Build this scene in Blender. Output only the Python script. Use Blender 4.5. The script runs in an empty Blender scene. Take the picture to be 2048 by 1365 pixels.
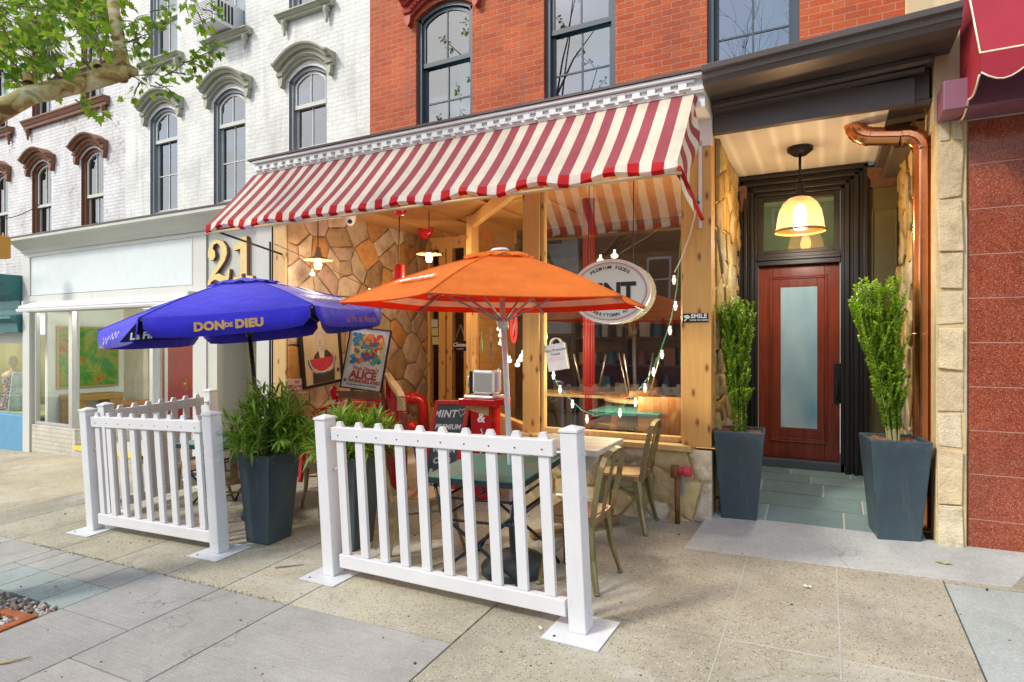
import bpy, bmesh, math, random
from mathutils import Vector, Matrix, noise, Euler
R=math.radians
S=bpy.context.scene; COL=S.collection
rnd=random.Random(7)
# ---------------------------------------------------------------- camera numbers (measured from the photograph)
SN,CS=math.sin(R(27.5)),math.cos(R(27.5)); FPX=1206.; CXP=1024.; CYP=685.; CH=1.44; CD=5.
def _ray(px,py):
    u=(px-CXP)/FPX; v=(CYP-py)/FPX
    return Vector((-SN+u*CS, CS+u*SN, v))
CAM=Vector((0,-CD,CH))
def atY(px,py,Y): d=_ray(px,py); return CAM+d*((Y+CD)/d.y)
def atX(px,py,X): d=_ray(px,py); return CAM+d*(X/d.x)
def atD(px,py,t): return CAM+_ray(px,py)*t
def gz(x,y): return .031*(x+1)+.046*y
GN=Vector((-.031,-.046,1)).normalized()
# ---------------------------------------------------------------- objects
ORG={}
def thing(name,label,cat,loc=(0,0,0),group=None):
    o=bpy.data.objects.new(name,None); COL.objects.link(o); o.location=loc; o.empty_display_size=.1
    o['label']=label; o['category']=cat
    if group: o['group']=group
    ORG[o.name]=Vector(loc); return o
def tag(o,label,cat,group=None):
    o['label']=label; o['category']=cat
    if group: o['group']=group
    return o
def kids(o): return [c for c in bpy.data.objects if c.parent==o]
def copy_tree(o,parent=None):
    c=o.copy(); COL.objects.link(c); c.parent=parent
    ORG[c.name]=ORG.get(o.name,Vector())
    for k in CH_.get(o.name,[]):
        n=copy_tree(k,c); CH_.setdefault(c.name,[]).append(n)
    return c
CH_={}
def relabel(o,label,**kw):
    o['label']=label
    for k,v in kw.items(): o[k]=v
    return o
class MB:
    def __init__(s): s.v=[]; s.f=[]; s.m=[]; s.s=[]; s.c=[]; s.cur=(1,1,1)
    def face(s,pts,m=0,smooth=False,c=None):
        i=len(s.v); s.v+= [Vector(p) for p in pts]; s.f.append(tuple(range(i,i+len(pts)))); s.m.append(m); s.s.append(smooth); s.c.append(c or s.cur)
    def idx(s,ii,m=0,smooth=False,c=None):
        s.f.append(tuple(ii)); s.m.append(m); s.s.append(smooth); s.c.append(c or s.cur)
    def hexa(s,p,m=0,c=None):   # 8 pts: bottom 4 ccw, top 4 ccw
        i=len(s.v); s.v+=[Vector(q) for q in p]
        for f in ((3,2,1,0),(4,5,6,7),(0,1,5,4),(1,2,6,5),(2,3,7,6),(3,0,4,7)): s.idx([i+k for k in f],m,False,c)
    def box(s,x0,x1,y0,y1,z0,z1,m=0,c=None):
        x0,x1=min(x0,x1),max(x0,x1); y0,y1=min(y0,y1),max(y0,y1); z0,z1=min(z0,z1),max(z0,z1)
        s.hexa([(x0,y0,z0),(x1,y0,z0),(x1,y1,z0),(x0,y1,z0),(x0,y0,z1),(x1,y0,z1),(x1,y1,z1),(x0,y1,z1)],m,c)
    def bar(s,p,q,w,h,up=(0,0,1),m=0,c=None,w2=None,h2=None):
        p,q=Vector(p),Vector(q); d=(q-p).normalized(); up=Vector(up)
        x=d.cross(up)
        if x.length<1e-4: x=d.cross(Vector((1,0,0)))
        x.normalize(); y=x.cross(d).normalized(); w2=w if w2 is None else w2; h2=h if h2 is None else h2
        a=[p+x*(i*w/2)+y*(j*h/2) for i,j in ((-1,-1),(1,-1),(1,1),(-1,1))]
        b=[q+x*(i*w2/2)+y*(j*h2/2) for i,j in ((-1,-1),(1,-1),(1,1),(-1,1))]
        s.hexa(a+b,m,c)
    def tube(s,path,r,n=8,m=0,cap=True,smooth=True,c=None):
        path=[Vector(p) for p in path]; k=len(path); rr=r if isinstance(r,(list,tuple)) else [r]*k
        t0=(path[1]-path[0]).normalized(); ref=Vector((0,0,1)) if abs(t0.z)<.9 else Vector((1,0,0))
        x=t0.cross(ref).normalized(); base=len(s.v)
        for i in range(k):
            if i==0: t=path[1]-path[0]
            elif i==k-1: t=path[-1]-path[-2]
            else: t=(path[i+1]-path[i]).normalized()+(path[i]-path[i-1]).normalized()
            t.normalize(); x=(x-t*x.dot(t)).normalized(); y=t.cross(x)
            for j in range(n):
                a=2*math.pi*j/n; s.v.append(path[i]+(x*math.cos(a)+y*math.sin(a))*rr[i])
        for i in range(k-1):
            for j in range(n):
                a,b=base+i*n+j,base+i*n+(j+1)%n
                s.idx((a,b,b+n,a+n),m,smooth,c)
        if cap:
            s.idx([base+j for j in range(n)][::-1],m,False,c); s.idx([base+(k-1)*n+j for j in range(n)],m,False,c)
    def lathe(s,prof,cen=(0,0,0),n=24,m=0,c=None,axis=None,smooth=True):
        cen=Vector(cen); base=len(s.v)
        if axis is None: ax,ux,uy=Vector((0,0,1)),Vector((1,0,0)),Vector((0,1,0))
        else:
            ax=Vector(axis).normalized(); ux=ax.orthogonal().normalized(); uy=ax.cross(ux)
        for r,z in prof:
            for j in range(n):
                a=2*math.pi*j/n; s.v.append(cen+ax*z+(ux*math.cos(a)+uy*math.sin(a))*max(r,1e-5))
        for i in range(len(prof)-1):
            for j in range(n):
                a,b=base+i*n+j,base+i*n+(j+1)%n; s.idx((a,b,b+n,a+n),m,smooth,c)
    def prism(s,poly,o,ux,uy,d,m=0,c=None,ms=None):   # polygon in a plane, pushed along d
        o,ux,uy,d=Vector(o),Vector(ux),Vector(uy),Vector(d); n=len(poly)
        a=[o+ux*p[0]+uy*p[1] for p in poly]; i=len(s.v); s.v+=a+[q+d for q in a]
        s.idx([i+k for k in range(n)][::-1],m,False,c); s.idx([i+n+k for k in range(n)],m,False,c)
        for k in range(n): s.idx((i+k,i+(k+1)%n,i+n+(k+1)%n,i+n+k),m if ms is None else ms,False,c)
    def xprofile(s,prof,x0,x1,m=0,c=None):            # [(y,z)] run along x
        s.prism([(p[0],p[1]) for p in prof],(x0,0,0),(0,1,0),(0,0,1),(x1-x0,0,0),m,c)
    def xprofile_tilt(s,prof,x0,x1,dz0,dz1,m=0): s.prism([(p[0],p[1]) for p in prof],(x0,0,dz0),(0,1,0),(0,0,1),(x1-x0,0,dz1-dz0),m)
    def sweep(s,path,prof,m=0,n=(0,-1,0),c=None):      # path in a vertical plane; prof [(in-plane normal offset, outwards offset)]
        path=[Vector(p) for p in path]; out=Vector(n); k=len(path); base=len(s.v); q=len(prof)
        for i in range(k):
            if i==0: t=(path[1]-path[0]).normalized(); sc=1
            elif i==k-1: t=(path[-1]-path[-2]).normalized(); sc=1
            else:
                a=(path[i]-path[i-1]).normalized(); b=(path[i+1]-path[i]).normalized(); t=(a+b).normalized(); sc=1/max(.4,t.dot(a))
            nn=out.cross(t).normalized()
            for u,w in prof: s.v.append(path[i]+nn*(u*sc)+out*w)
        for i in range(k-1):
            for j in range(q):
                a,b=base+i*q+j,base+i*q+(j+1)%q; s.idx((a,b,b+q,a+q),m,False,c)
        s.idx([base+j for j in range(q)][::-1],m,False,c); s.idx([base+(k-1)*q+j for j in range(q)],m,False,c)
    def add_text(s,txt,size,fn,m=0,shear=0.,bold=0.,space=1.,align='C',c=None):
        vs,fs=text2d(txt,size,shear,bold,space)
        if not vs: return
        x0=min(p[0] for p in vs); x1=max(p[0] for p in vs); sh={'C':-(x0+x1)/2,'L':-x0,'R':-x1}[align]
        i=len(s.v); s.v+=[Vector(fn(p[0]+sh,p[1])) for p in vs]
        for f in fs: s.idx([i+k for k in f],m,False,c)
    def build(s,name,mats,parent=None,bevel=0,seg=2,col=False,solid=0,off=None,fixn=True):
        if not isinstance(mats,(list,tuple)): mats=[mats]
        me=bpy.data.meshes.new(name)
        o0=off if off is not None else (ORG[parent.name] if parent else Vector())
        me.from_pydata([tuple(p-o0) for p in s.v],[],s.f)
        for mt in mats: me.materials.append(mt)
        me.polygons.foreach_set('material_index',s.m); me.polygons.foreach_set('use_smooth',s.s)
        if col:
            at=me.color_attributes.new('Col','FLOAT_COLOR','CORNER'); dat=[]
            for f,c in zip(s.f,s.c): dat+= [c[0],c[1],c[2],1.]*len(f)
            at.data.foreach_set('color',dat)
        if fixn:
            bm=bmesh.new(); bm.from_mesh(me); bmesh.ops.recalc_face_normals(bm,faces=bm.faces); bm.to_mesh(me); bm.free()
        me.update(); o=bpy.data.objects.new(name,me); COL.objects.link(o)
        if bevel:
            b=o.modifiers.new('bevel','BEVEL'); b.width=bevel; b.segments=seg; b.limit_method='ANGLE'; b.angle_limit=R(38)
        if solid:
            b=o.modifiers.new('solid','SOLIDIFY'); b.thickness=solid; b.offset=0
        if parent:
            o.parent=parent; ORG[o.name]=ORG[parent.name]; CH_.setdefault(parent.name,[]).append(o)
        else: ORG[o.name]=Vector()
        return o
def struct(name,mb,mats,**k):
    o=mb.build(name,mats,None,**k); o['kind']='structure'; return o
_tc={}
def text2d(txt,size,shear=0.,bold=0.,space=1.):
    key=(txt,size,shear,bold,space)
    if key in _tc: return _tc[key]
    cu=bpy.data.curves.new('lettering_curve','FONT'); cu.body=txt; cu.size=size; cu.shear=shear; cu.offset=bold; cu.space_character=space; cu.resolution_u=3
    ob=bpy.data.objects.new('lettering_curve',cu); COL.objects.link(ob)
    dg=bpy.context.evaluated_depsgraph_get(); me=ob.evaluated_get(dg).to_mesh()
    vs=[(v.co.x,v.co.y) for v in me.vertices]; fs=[tuple(p.vertices) for p in me.polygons]
    ob.evaluated_get(dg).to_mesh_clear(); bpy.data.objects.remove(ob); bpy.data.curves.remove(cu)
    _tc[key]=(vs,fs); return vs,fs
def frame(o,ux,uy,off=0.):
    o,ux,uy=Vector(o),Vector(ux).normalized(),Vector(uy).normalized(); n=ux.cross(uy).normalized()
    return lambda x,y,d=0: o+ux*x+uy*y+n*(off+d)
# ---------------------------------------------------------------- materials
def newmat(name):
    m=bpy.data.materials.new(name); m.use_nodes=True; nt=m.node_tree; nt.nodes.clear()
    out=nt.nodes.new('ShaderNodeOutputMaterial'); return m,nt,out
def N(nt,t,**k):
    n=nt.nodes.new('ShaderNode'+t)
    for a,b in k.items():
        if a in n.inputs: n.inputs[a].default_value=b
        else: setattr(n,a,b)
    return n
def L(nt,a,b): nt.links.new(a,b)
def rgba(c): return (c[0],c[1],c[2],1)
def hexc(h):
    h=h.lstrip('#'); r=[int(h[i:i+2],16)/255 for i in (0,2,4)]
    return tuple(x/12.92 if x<=.04045 else ((x+.055)/1.055)**2.4 for x in r)
def mixc(nt,fac,a,b,mode='MIX'):
    n=nt.nodes.new('ShaderNodeMix'); n.data_type='RGBA'; n.blend_type=mode
    for s,v in ((n.inputs[0],fac),(n.inputs[6],a),(n.inputs[7],b)):
        if hasattr(v,'is_linked') or isinstance(v,bpy.types.NodeSocket): L(nt,v,s)
        else: s.default_value=v if not isinstance(v,tuple) or len(v)==4 else rgba(v)
    return n.outputs[2]
def objco(nt,scale=(1,1,1),rot=(0,0,0)):
    t=N(nt,'TexCoord'); mp=N(nt,'Mapping'); mp.inputs['Scale'].default_value=scale; mp.inputs['Rotation'].default_value=rot
    L(nt,t.outputs['Object'],mp.inputs[0]); return mp.outputs[0]
def ramp(nt,fac,stops):
    r=N(nt,'ValToRGB'); e=r.color_ramp.elements
    while len(e)<len(stops): e.new(.5)
    for el,(p,c) in zip(e,stops): el.position=p; el.color=rgba(c) if len(c)==3 else c
    L(nt,fac,r.inputs[0]); return r.outputs[0]
def nz(nt,co,scale,detail=4,rough=.55,dist=0):
    n=N(nt,'TexNoise'); n.inputs['Scale'].default_value=scale; n.inputs['Detail'].default_value=detail; n.inputs['Roughness'].default_value=rough; n.inputs['Distortion'].default_value=dist
    L(nt,co,n.inputs['Vector']); return n.outputs['Fac']
def pbsdf(nt,out,color,rough=.5,metal=0.,spec=.5):
    b=N(nt,'BsdfPrincipled')
    for s,v in ((b.inputs['Base Color'],color),(b.inputs['Roughness'],rough),(b.inputs['Metallic'],metal)):
        if isinstance(v,bpy.types.NodeSocket): L(nt,v,s)
        else: s.default_value=rgba(v) if isinstance(v,tuple) else v
    b.inputs['Specular IOR Level'].default_value=spec
    L(nt,b.outputs[0],out.inputs[0]); return b
def bump(nt,b,h,strength=.3,dist=.01):
    n=N(nt,'Bump'); n.inputs['Strength'].default_value=strength; n.inputs['Distance'].default_value=dist
    L(nt,h,n.inputs['Height']); L(nt,n.outputs[0],b.inputs['Normal']); return n
def M(name,col,rough=.5,metal=0.,var=.12,scale=6,bmp=0.,bscale=60,spec=.5,rv=.08,attr=False,dirt=0.,sss=0.):
    m,nt,out=newmat(name); co=objco(nt)
    f=nz(nt,co,scale,5,.6)
    if attr:
        a=N(nt,'Attribute'); a.attribute_name='Col'; c=mixc(nt,1.,a.outputs['Color'],rgba(col),'MULTIPLY')
        g=ramp(nt,f,[(.25,(1-var,)*3),(.75,(1+var,)*3)]); c=mixc(nt,1.,c,g,'MULTIPLY')
    else:
        c=ramp(nt,f,[(.25,tuple(x*(1-var) for x in col)),(.75,tuple(min(1,x*(1+var)) for x in col))])
    if dirt:
        f2=nz(nt,co,2.3,8,.7); k=ramp(nt,f2,[(.45,(0,0,0)),(.75,(dirt,)*3)]); c=mixc(nt,k,c,(.10,.085,.06))
    rr=N(nt,'MapRange'); rr.inputs['To Min'].default_value=max(.02,rough-rv); rr.inputs['To Max'].default_value=min(1,rough+rv); L(nt,nz(nt,co,scale*2.3),rr.inputs[0])
    b=pbsdf(nt,out,c,rr.outputs[0],metal,spec)
    if bmp: bump(nt,b,nz(nt,co,bscale,4),bmp,.01)
    return m
def brick_mat(name,c1,c2,mort,paint=False,bs=.6,stain=0.,stainc=(.2,.08,.05)):
    m,nt,out=newmat(name); t=N(nt,'TexCoord'); sp=N(nt,'SeparateXYZ'); L(nt,t.outputs['Object'],sp.inputs[0])
    ad=N(nt,'Math',operation='ADD'); L(nt,sp.outputs[0],ad.inputs[0]); L(nt,sp.outputs[1],ad.inputs[1])
    cb=N(nt,'CombineXYZ'); L(nt,ad.outputs[0],cb.inputs[0]); L(nt,sp.outputs[2],cb.inputs[1])
    nv=N(nt,'TexNoise'); nv.inputs['Scale'].default_value=7; L(nt,cb.outputs[0],nv.inputs['Vector'])
    sc=N(nt,'VectorMath',operation='SCALE'); sc.inputs['Scale'].default_value=.012; L(nt,nv.outputs['Color'],sc.inputs[0])
    va=N(nt,'VectorMath',operation='ADD'); L(nt,cb.outputs[0],va.inputs[0]); L(nt,sc.outputs[0],va.inputs[1])
    br=N(nt,'TexBrick'); br.inputs['Scale'].default_value=1; br.inputs['Brick Width'].default_value=.205; br.inputs['Row Height'].default_value=.067; br.inputs['Mortar Size'].default_value=.0055; br.inputs['Mortar Smooth'].default_value=.25; br.inputs['Bias'].default_value=0
    br.inputs['Color1'].default_value=rgba(c1); br.inputs['Color2'].default_value=rgba(c2); br.inputs['Mortar'].default_value=rgba(mort); L(nt,va.outputs[0],br.inputs['Vector'])
    c=br.outputs['Color']; f=nz(nt,cb.outputs[0],1.6,6,.65)
    c=mixc(nt,1.,c,ramp(nt,f,[(.3,(.78,.78,.78)),(.7,(1.15,1.15,1.15))]),'MULTIPLY')
    f2=nz(nt,cb.outputs[0],38,3); c=mixc(nt,1.,c,ramp(nt,f2,[(.3,(.88,.88,.88)),(.7,(1.08,1.08,1.08))]),'MULTIPLY')
    if stain:
        f3=nz(nt,cb.outputs[0],9,9,.75); f4=nz(nt,cb.outputs[0],.9,3)
        mu=N(nt,'Math',operation='MULTIPLY'); L(nt,f3,mu.inputs[0]); L(nt,f4,mu.inputs[1])
        k=ramp(nt,mu.outputs[0],[(.30,(0,0,0)),(.36,(stain,)*3)]); c=mixc(nt,k,c,stainc)
    sv=N(nt,'Mapping'); sv.inputs['Scale'].default_value=(5,.45,1); L(nt,cb.outputs[0],sv.inputs[0]); c=mixc(nt,ramp(nt,nz(nt,sv.outputs[0],1.1,7,.7),[(.52,(0,0,0)),(.74,(.32,)*3)]),c,(.17,.15,.13,1))
    b=pbsdf(nt,out,c,.75 if not paint else .6,0,.3)
    iv=N(nt,'Math',operation='SUBTRACT'); iv.inputs[0].default_value=1; L(nt,br.outputs['Fac'],iv.inputs[1])
    a2=N(nt,'Math',operation='MULTIPLY_ADD'); L(nt,f2,a2.inputs[0]); a2.inputs[1].default_value=.45; L(nt,iv.outputs[0],a2.inputs[2])
    bump(nt,b,a2.outputs[0],bs,.012)
    return m
def wood_mat(name,light,dark,axis='z',knots=True,rough=.45,scale=1.,knotc=(.16,.06,.02)):
    m,nt,out=newmat(name); s={'z':(16,16,.9),'x':(.9,16,16),'y':(16,.9,16)}[axis]; s=tuple(q*scale for q in s)
    co=objco(nt,s); f=nz(nt,co,1.2,6,.62,1.4)
    c=ramp(nt,f,[(.3,dark),(.5,tuple((a+b)/2 for a,b in zip(light,dark))),(.72,light)])
    c=mixc(nt,.35,c,ramp(nt,nz(nt,objco(nt),2.2,4),[(.3,dark),(.7,light)]))
    if knots:
        ks={'z':(5.5,5.5,2.6),'x':(2.6,5.5,5.5),'y':(5.5,2.6,5.5)}[axis]
        tk=N(nt,'TexCoord'); sk=N(nt,'SeparateXYZ'); L(nt,tk.outputs['Object'],sk.inputs[0]); ak=N(nt,'Math',operation='ADD'); L(nt,sk.outputs[0],ak.inputs[0]); L(nt,sk.outputs[1],ak.inputs[1]); ck=N(nt,'CombineXYZ'); L(nt,ak.outputs[0],ck.inputs[0]); L(nt,sk.outputs[2],ck.inputs[1]); mk=N(nt,'Mapping'); mk.inputs['Scale'].default_value=(7,3.2,1); L(nt,ck.outputs[0],mk.inputs[0])
        v=N(nt,'TexVoronoi'); v.voronoi_dimensions='2D'; v.inputs['Scale'].default_value=1; v.inputs['Randomness'].default_value=1; L(nt,mk.outputs[0],v.inputs['Vector'])
        c=mixc(nt,ramp(nt,v.outputs['Distance'],[(.045,(.9,.9,.9)),(.085,(.45,.45,.45)),(.16,(0,0,0))]),c,knotc)
    b=pbsdf(nt,out,c,rough,0,.4); bump(nt,b,f,.15,.004); return m
def glass_mat(name,tint=(.9,.95,.93),ior=1.7,rough=0.):
    m,nt,out=newmat(name); f0=((ior-1)/(ior+1))**2; ge=N(nt,'NewGeometry'); dt=N(nt,'VectorMath',operation='DOT_PRODUCT'); L(nt,ge.outputs['Incoming'],dt.inputs[0]); L(nt,ge.outputs['Normal'],dt.inputs[1])
    ab=N(nt,'Math',operation='ABSOLUTE'); L(nt,dt.outputs['Value'],ab.inputs[0]); om=N(nt,'Math',operation='SUBTRACT'); om.inputs[0].default_value=1; L(nt,ab.outputs[0],om.inputs[1]); pw=N(nt,'Math',operation='POWER'); L(nt,om.outputs[0],pw.inputs[0]); pw.inputs[1].default_value=5
    fr=N(nt,'Math',operation='MULTIPLY_ADD'); L(nt,pw.outputs[0],fr.inputs[0]); fr.inputs[1].default_value=1-f0; fr.inputs[2].default_value=f0
    t=N(nt,'BsdfTransparent'); t.inputs[0].default_value=rgba(tint); g=N(nt,'BsdfAnisotropic') if False else N(nt,'BsdfGlossy'); g.inputs['Roughness'].default_value=rough
    co=objco(nt); bn=N(nt,'Bump'); bn.inputs['Strength'].default_value=.04; bn.inputs['Distance'].default_value=.02; L(nt,nz(nt,co,1.3,1),bn.inputs['Height']); L(nt,bn.outputs[0],g.inputs['Normal'])
    mx=N(nt,'MixShader'); L(nt,fr.outputs[0],mx.inputs[0]); L(nt,t.outputs[0],mx.inputs[1]); L(nt,g.outputs[0],mx.inputs[2]); L(nt,mx.outputs[0],out.inputs[0]); return m
def emit_mat(name,col,st):
    m,nt,out=newmat(name); e=N(nt,'Emission'); e.inputs[0].default_value=rgba(col); e.inputs[1].default_value=st; L(nt,e.outputs[0],out.inputs[0]); return m
def stone_mat(name,bs=.5):   # colour of each stone comes from its own attribute
    m,nt,out=newmat(name); co=objco(nt); a=N(nt,'Attribute'); a.attribute_name='Col'
    f=nz(nt,co,5,7,.7); c=mixc(nt,1.,a.outputs['Color'],ramp(nt,f,[(.25,(.55,.50,.44)),(.5,(1,1,1)),(.78,(1.35,1.3,1.2))]),'MULTIPLY')
    f2=nz(nt,objco(nt,(3,3,9)),2.5,6,.7,.8); c=mixc(nt,ramp(nt,f2,[(.55,(0,0,0)),(.72,(.45,)*3)]),c,(.42,.20,.06))
    f3=nz(nt,co,70,3); b=pbsdf(nt,out,c,.8,0,.25)
    ad=N(nt,'Math',operation='MULTIPLY_ADD'); L(nt,f3,ad.inputs[0]); ad.inputs[1].default_value=.35; L(nt,f,ad.inputs[2]); bump(nt,b,ad.outputs[0],bs*1.5,.03); return m
# stones: voronoi cells cut back by half a joint, pushed out a little
def _clip(poly,p,n,d):
    out=[]
    for i in range(len(poly)):
        a,b=poly[i],poly[(i+1)%len(poly)]; da=(a[0]-p[0])*n[0]+(a[1]-p[1])*n[1]-d; db=(b[0]-p[0])*n[0]+(b[1]-p[1])*n[1]-d
        if da<=0: out.append(a)
        if da*db<0: t=da/(da-db); out.append((a[0]+(b[0]-a[0])*t,a[1]+(b[1]-a[1])*t))
    return out
def stones(mb,W,H,cell,gap,o,ux,uy,nrm,pal,rg,m=0,mm=1,h=(.006,.02),aspect=1.,poly=None,wild=False):
    o,ux,uy,nrm=Vector(o),Vector(ux),Vector(uy),Vector(nrm)
    nx,ny=max(1,round(W/(cell*aspect))),max(1,round(H/cell)); pts=[]
    for j in range(ny):
        for i in range(nx):
            if not wild: pts.append(((i+.5+rg.uniform(-.46,.46))*W/nx,(j+.5+rg.uniform(-.46,.46))*H/ny))
    while wild and len(pts)<nx*ny*1.25:
        q=(rg.uniform(0,W),rg.uniform(0,H))
        if all((q[0]-p[0])**2+((q[1]-p[1])*.8)**2>(cell*rg.choice((.28,.5,.8,.95)))**2 for p in pts): pts.append(q)
    outer=poly or [(0,0),(W,0),(W,H),(0,H)]
    mb.face([o+ux*p[0]+uy*p[1] for p in outer],mm,c=(1,1,1))
    for k,p in enumerate(pts):
        pg=list(outer)
        for q in pts:
            if q is p: continue
            dx,dy=q[0]-p[0],q[1]-p[1]; dd=math.hypot(dx,dy)
            if dd>cell*4: continue
            pg=_clip(pg,p,(dx/dd,dy/dd),dd/2-gap*rg.uniform(.35,.65))
            if len(pg)<3: break
        if len(pg)<3: continue
        # roughen the outline
        rp=[]
        for i in range(len(pg)):
            a,b=pg[i],pg[(i+1)%len(pg)]; ln=math.hypot(b[0]-a[0],b[1]-a[1]); ns=max(1,int(ln/.05))
            for t in range(ns):
                x,y=a[0]+(b[0]-a[0])*t/ns,a[1]+(b[1]-a[1])*t/ns
                w=noise.noise_vector(Vector((x*9,y*9,k*.3)))*.012+noise.noise_vector(Vector((x*30,y*30,k*.3)))*.004
                x+=w.x; y+=w.y; rp.append((min(max(x,0),W),min(max(y,0),H)) if not poly else (x,y))
        c=(sum(q[0] for q in rp)/len(rp),sum(q[1] for q in rp)/len(rp)); hh=rg.uniform(*h); col=pal(rg)
        def ring(f,z,jit=0): return [o+ux*(c[0]+(q[0]-c[0])*f)+uy*(c[1]+(q[1]-c[1])*f)+nrm*(z+(noise.noise(Vector((q[0]*14,q[1]*14,k)))*jit)) for q in rp]
        i0=len(mb.v); n=len(rp); mb.v+=ring(1,.0005)+ring(.99,hh*.85)+ring(.965,hh,hh*.15)+ring(.5,hh*1.03,hh*.9)
        mb.v.append(o+ux*c[0]+uy*c[1]+nrm*hh*1.1)
        for r_ in range(3):
            for i in range(n): mb.idx((i0+r_*n+i,i0+r_*n+(i+1)%n,i0+(r_+1)*n+(i+1)%n,i0+(r_+1)*n+i),m,r_>0,col)
        for i in range(n): mb.idx((i0+3*n+i,i0+3*n+(i+1)%n,i0+4*n),m,True,col)
# ================================================================ materials
def crack(nt,co,c):
    v=N(nt,'TexVoronoi'); v.feature='DISTANCE_TO_EDGE'; v.inputs['Scale'].default_value=.55
    n_=N(nt,'TexNoise'); n_.inputs['Scale'].default_value=2.5; n_.inputs['Detail'].default_value=8; L(nt,co,n_.inputs['Vector'])
    sc=N(nt,'VectorMath',operation='SCALE'); sc.inputs['Scale'].default_value=.7; L(nt,n_.outputs['Color'],sc.inputs[0]); va=N(nt,'VectorMath',operation='ADD'); L(nt,co,va.inputs[0]); L(nt,sc.outputs[0],va.inputs[1]); L(nt,va.outputs[0],v.inputs['Vector'])
    a=ramp(nt,v.outputs['Distance'],[(.0,(.45,.45,.45)),(.004,(0,0,0))]); g=ramp(nt,nz(nt,co,.9,2),[(.60,(0,0,0)),(.66,(1,1,1))]); return mixc(nt,mixc(nt,1.,a,g,'MULTIPLY'),c,(.09,.08,.065,1))
def speck_mat(name,base,dark,light,attr=True,rough=.85,s1=90,fac=1.):
    m,nt,out=newmat(name); co=objco(nt)
    a=N(nt,'Attribute'); a.attribute_name='Col'; c=mixc(nt,1.,a.outputs['Color'],rgba(base),'MULTIPLY')
    c=mixc(nt,1.,c,ramp(nt,nz(nt,co,1.1,6,.7),[(.3,(.80,.79,.76)),(.7,(1.16,1.16,1.15))]),'MULTIPLY')
    v=N(nt,'TexVoronoi'); v.inputs['Scale'].default_value=s1; L(nt,co,v.inputs['Vector']); sp=N(nt,'SeparateColor'); L(nt,v.outputs['Color'],sp.inputs[0])
    ml=N(nt,'Math',operation='LESS_THAN'); L(nt,v.outputs['Distance'],ml.inputs[0]); ml.inputs[1].default_value=.42
    def pick(sock,lo):
        g=N(nt,'Math',operation='GREATER_THAN'); L(nt,sock,g.inputs[0]); g.inputs[1].default_value=lo
        q=N(nt,'Math',operation='MULTIPLY'); L(nt,g.outputs[0],q.inputs[0]); L(nt,ml.outputs[0],q.inputs[1]); w=N(nt,'Math',operation='MULTIPLY'); L(nt,q.outputs[0],w.inputs[0]); w.inputs[1].default_value=fac; return w.outputs[0]
    c=mixc(nt,pick(sp.outputs[0],.80),c,rgba(dark)); c=mixc(nt,pick(sp.outputs[1],.88),c,rgba(light))
    k=ramp(nt,nz(nt,co,1.6,9,.78,.6),[(.50,(0,0,0)),(.66,(.55,)*3)]); c=mixc(nt,k,c,tuple(x*.58 for x in base)+(1,)); k3=ramp(nt,nz(nt,objco(nt,(.8,1.6,1)),1.1,8,.7,.8),[(.52,(0,0,0)),(.68,(.5,)*3)]); c=mixc(nt,k3,c,(.50,.50,.49,1)); c=crack(nt,co,c)
    vs=N(nt,'TexVoronoi'); vs.inputs['Scale'].default_value=5.5; L(nt,co,vs.inputs['Vector']); c=mixc(nt,ramp(nt,vs.outputs['Distance'],[(.055,(.5,.5,.5)),(.085,(0,0,0))]),c,tuple(x*.45 for x in base)+(1,))
    b=pbsdf(nt,out,c,rough,0,.3); f=nz(nt,co,140,3); bump(nt,b,f,.35,.006); return m
def concrete_mat(name,base,broom=True,rough=.8):
    m,nt,out=newmat(name); co=objco(nt)
    a=N(nt,'Attribute'); a.attribute_name='Col'; c=mixc(nt,1.,a.outputs['Color'],rgba(base),'MULTIPLY')
    c=mixc(nt,1.,c,ramp(nt,nz(nt,co,1.3,7,.72,.4),[(.28,(.78,.78,.77)),(.72,(1.16,1.16,1.15))]),'MULTIPLY')
    st=nz(nt,objco(nt,(3,110,1)) if broom else co,1.4 if broom else 60,4,.6)
    c=mixc(nt,1.,c,ramp(nt,st,[(.3,(.88,.88,.88)),(.7,(1.08,1.08,1.08))]),'MULTIPLY'); c=mixc(nt,1.,c,ramp(nt,nz(nt,co,170,3),[(.35,(.82,.82,.82)),(.65,(1.15,1.15,1.15))]),'MULTIPLY')
    k=ramp(nt,nz(nt,co,1.9,9,.8,.5),[(.50,(0,0,0)),(.68,(.5,)*3)]); c=mixc(nt,k,c,tuple(x*.62 for x in base)+(1,)); c=crack(nt,co,c)
    k2=ramp(nt,nz(nt,co,4.3,9,.8),[(.64,(0,0,0)),(.76,(.5,)*3)]); c=mixc(nt,k2,c,tuple(min(1,x*1.5) for x in base)+(1,))
    b=pbsdf(nt,out,c,rough,0,.3); bump(nt,b,st,.3,.005); return m
m_tan=speck_mat('exposed_aggregate',(.375,.35,.272),(.07,.06,.05),(.56,.52,.44),s1=105,fac=.85)
m_grey=concrete_mat('broomed_concrete',(.345,.34,.325))
m_pale=concrete_mat('pale_concrete',(.45,.46,.445),False)
m_dirt=M('joint_dirt',(.13,.115,.09),.95,var=.35,scale=14)
m_asph=M('asphalt',(.055,.055,.058),.9,var=.25,scale=30,bmp=.4)
m_blue=concrete_mat('bluestone',(.22,.31,.31),False,.55)
m_grout=M('grout',(.45,.44,.40),.9,var=.15)
m_whitebrick=brick_mat('white_painted_brick',(.71,.715,.675),(.67,.675,.635),(.58,.59,.57),True,.5)
m_brownwhite=brick_mat('worn_white_brick',(.69,.69,.68),(.64,.64,.63),(.50,.48,.48),True,.65,.75,(.30,.16,.11))
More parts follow.
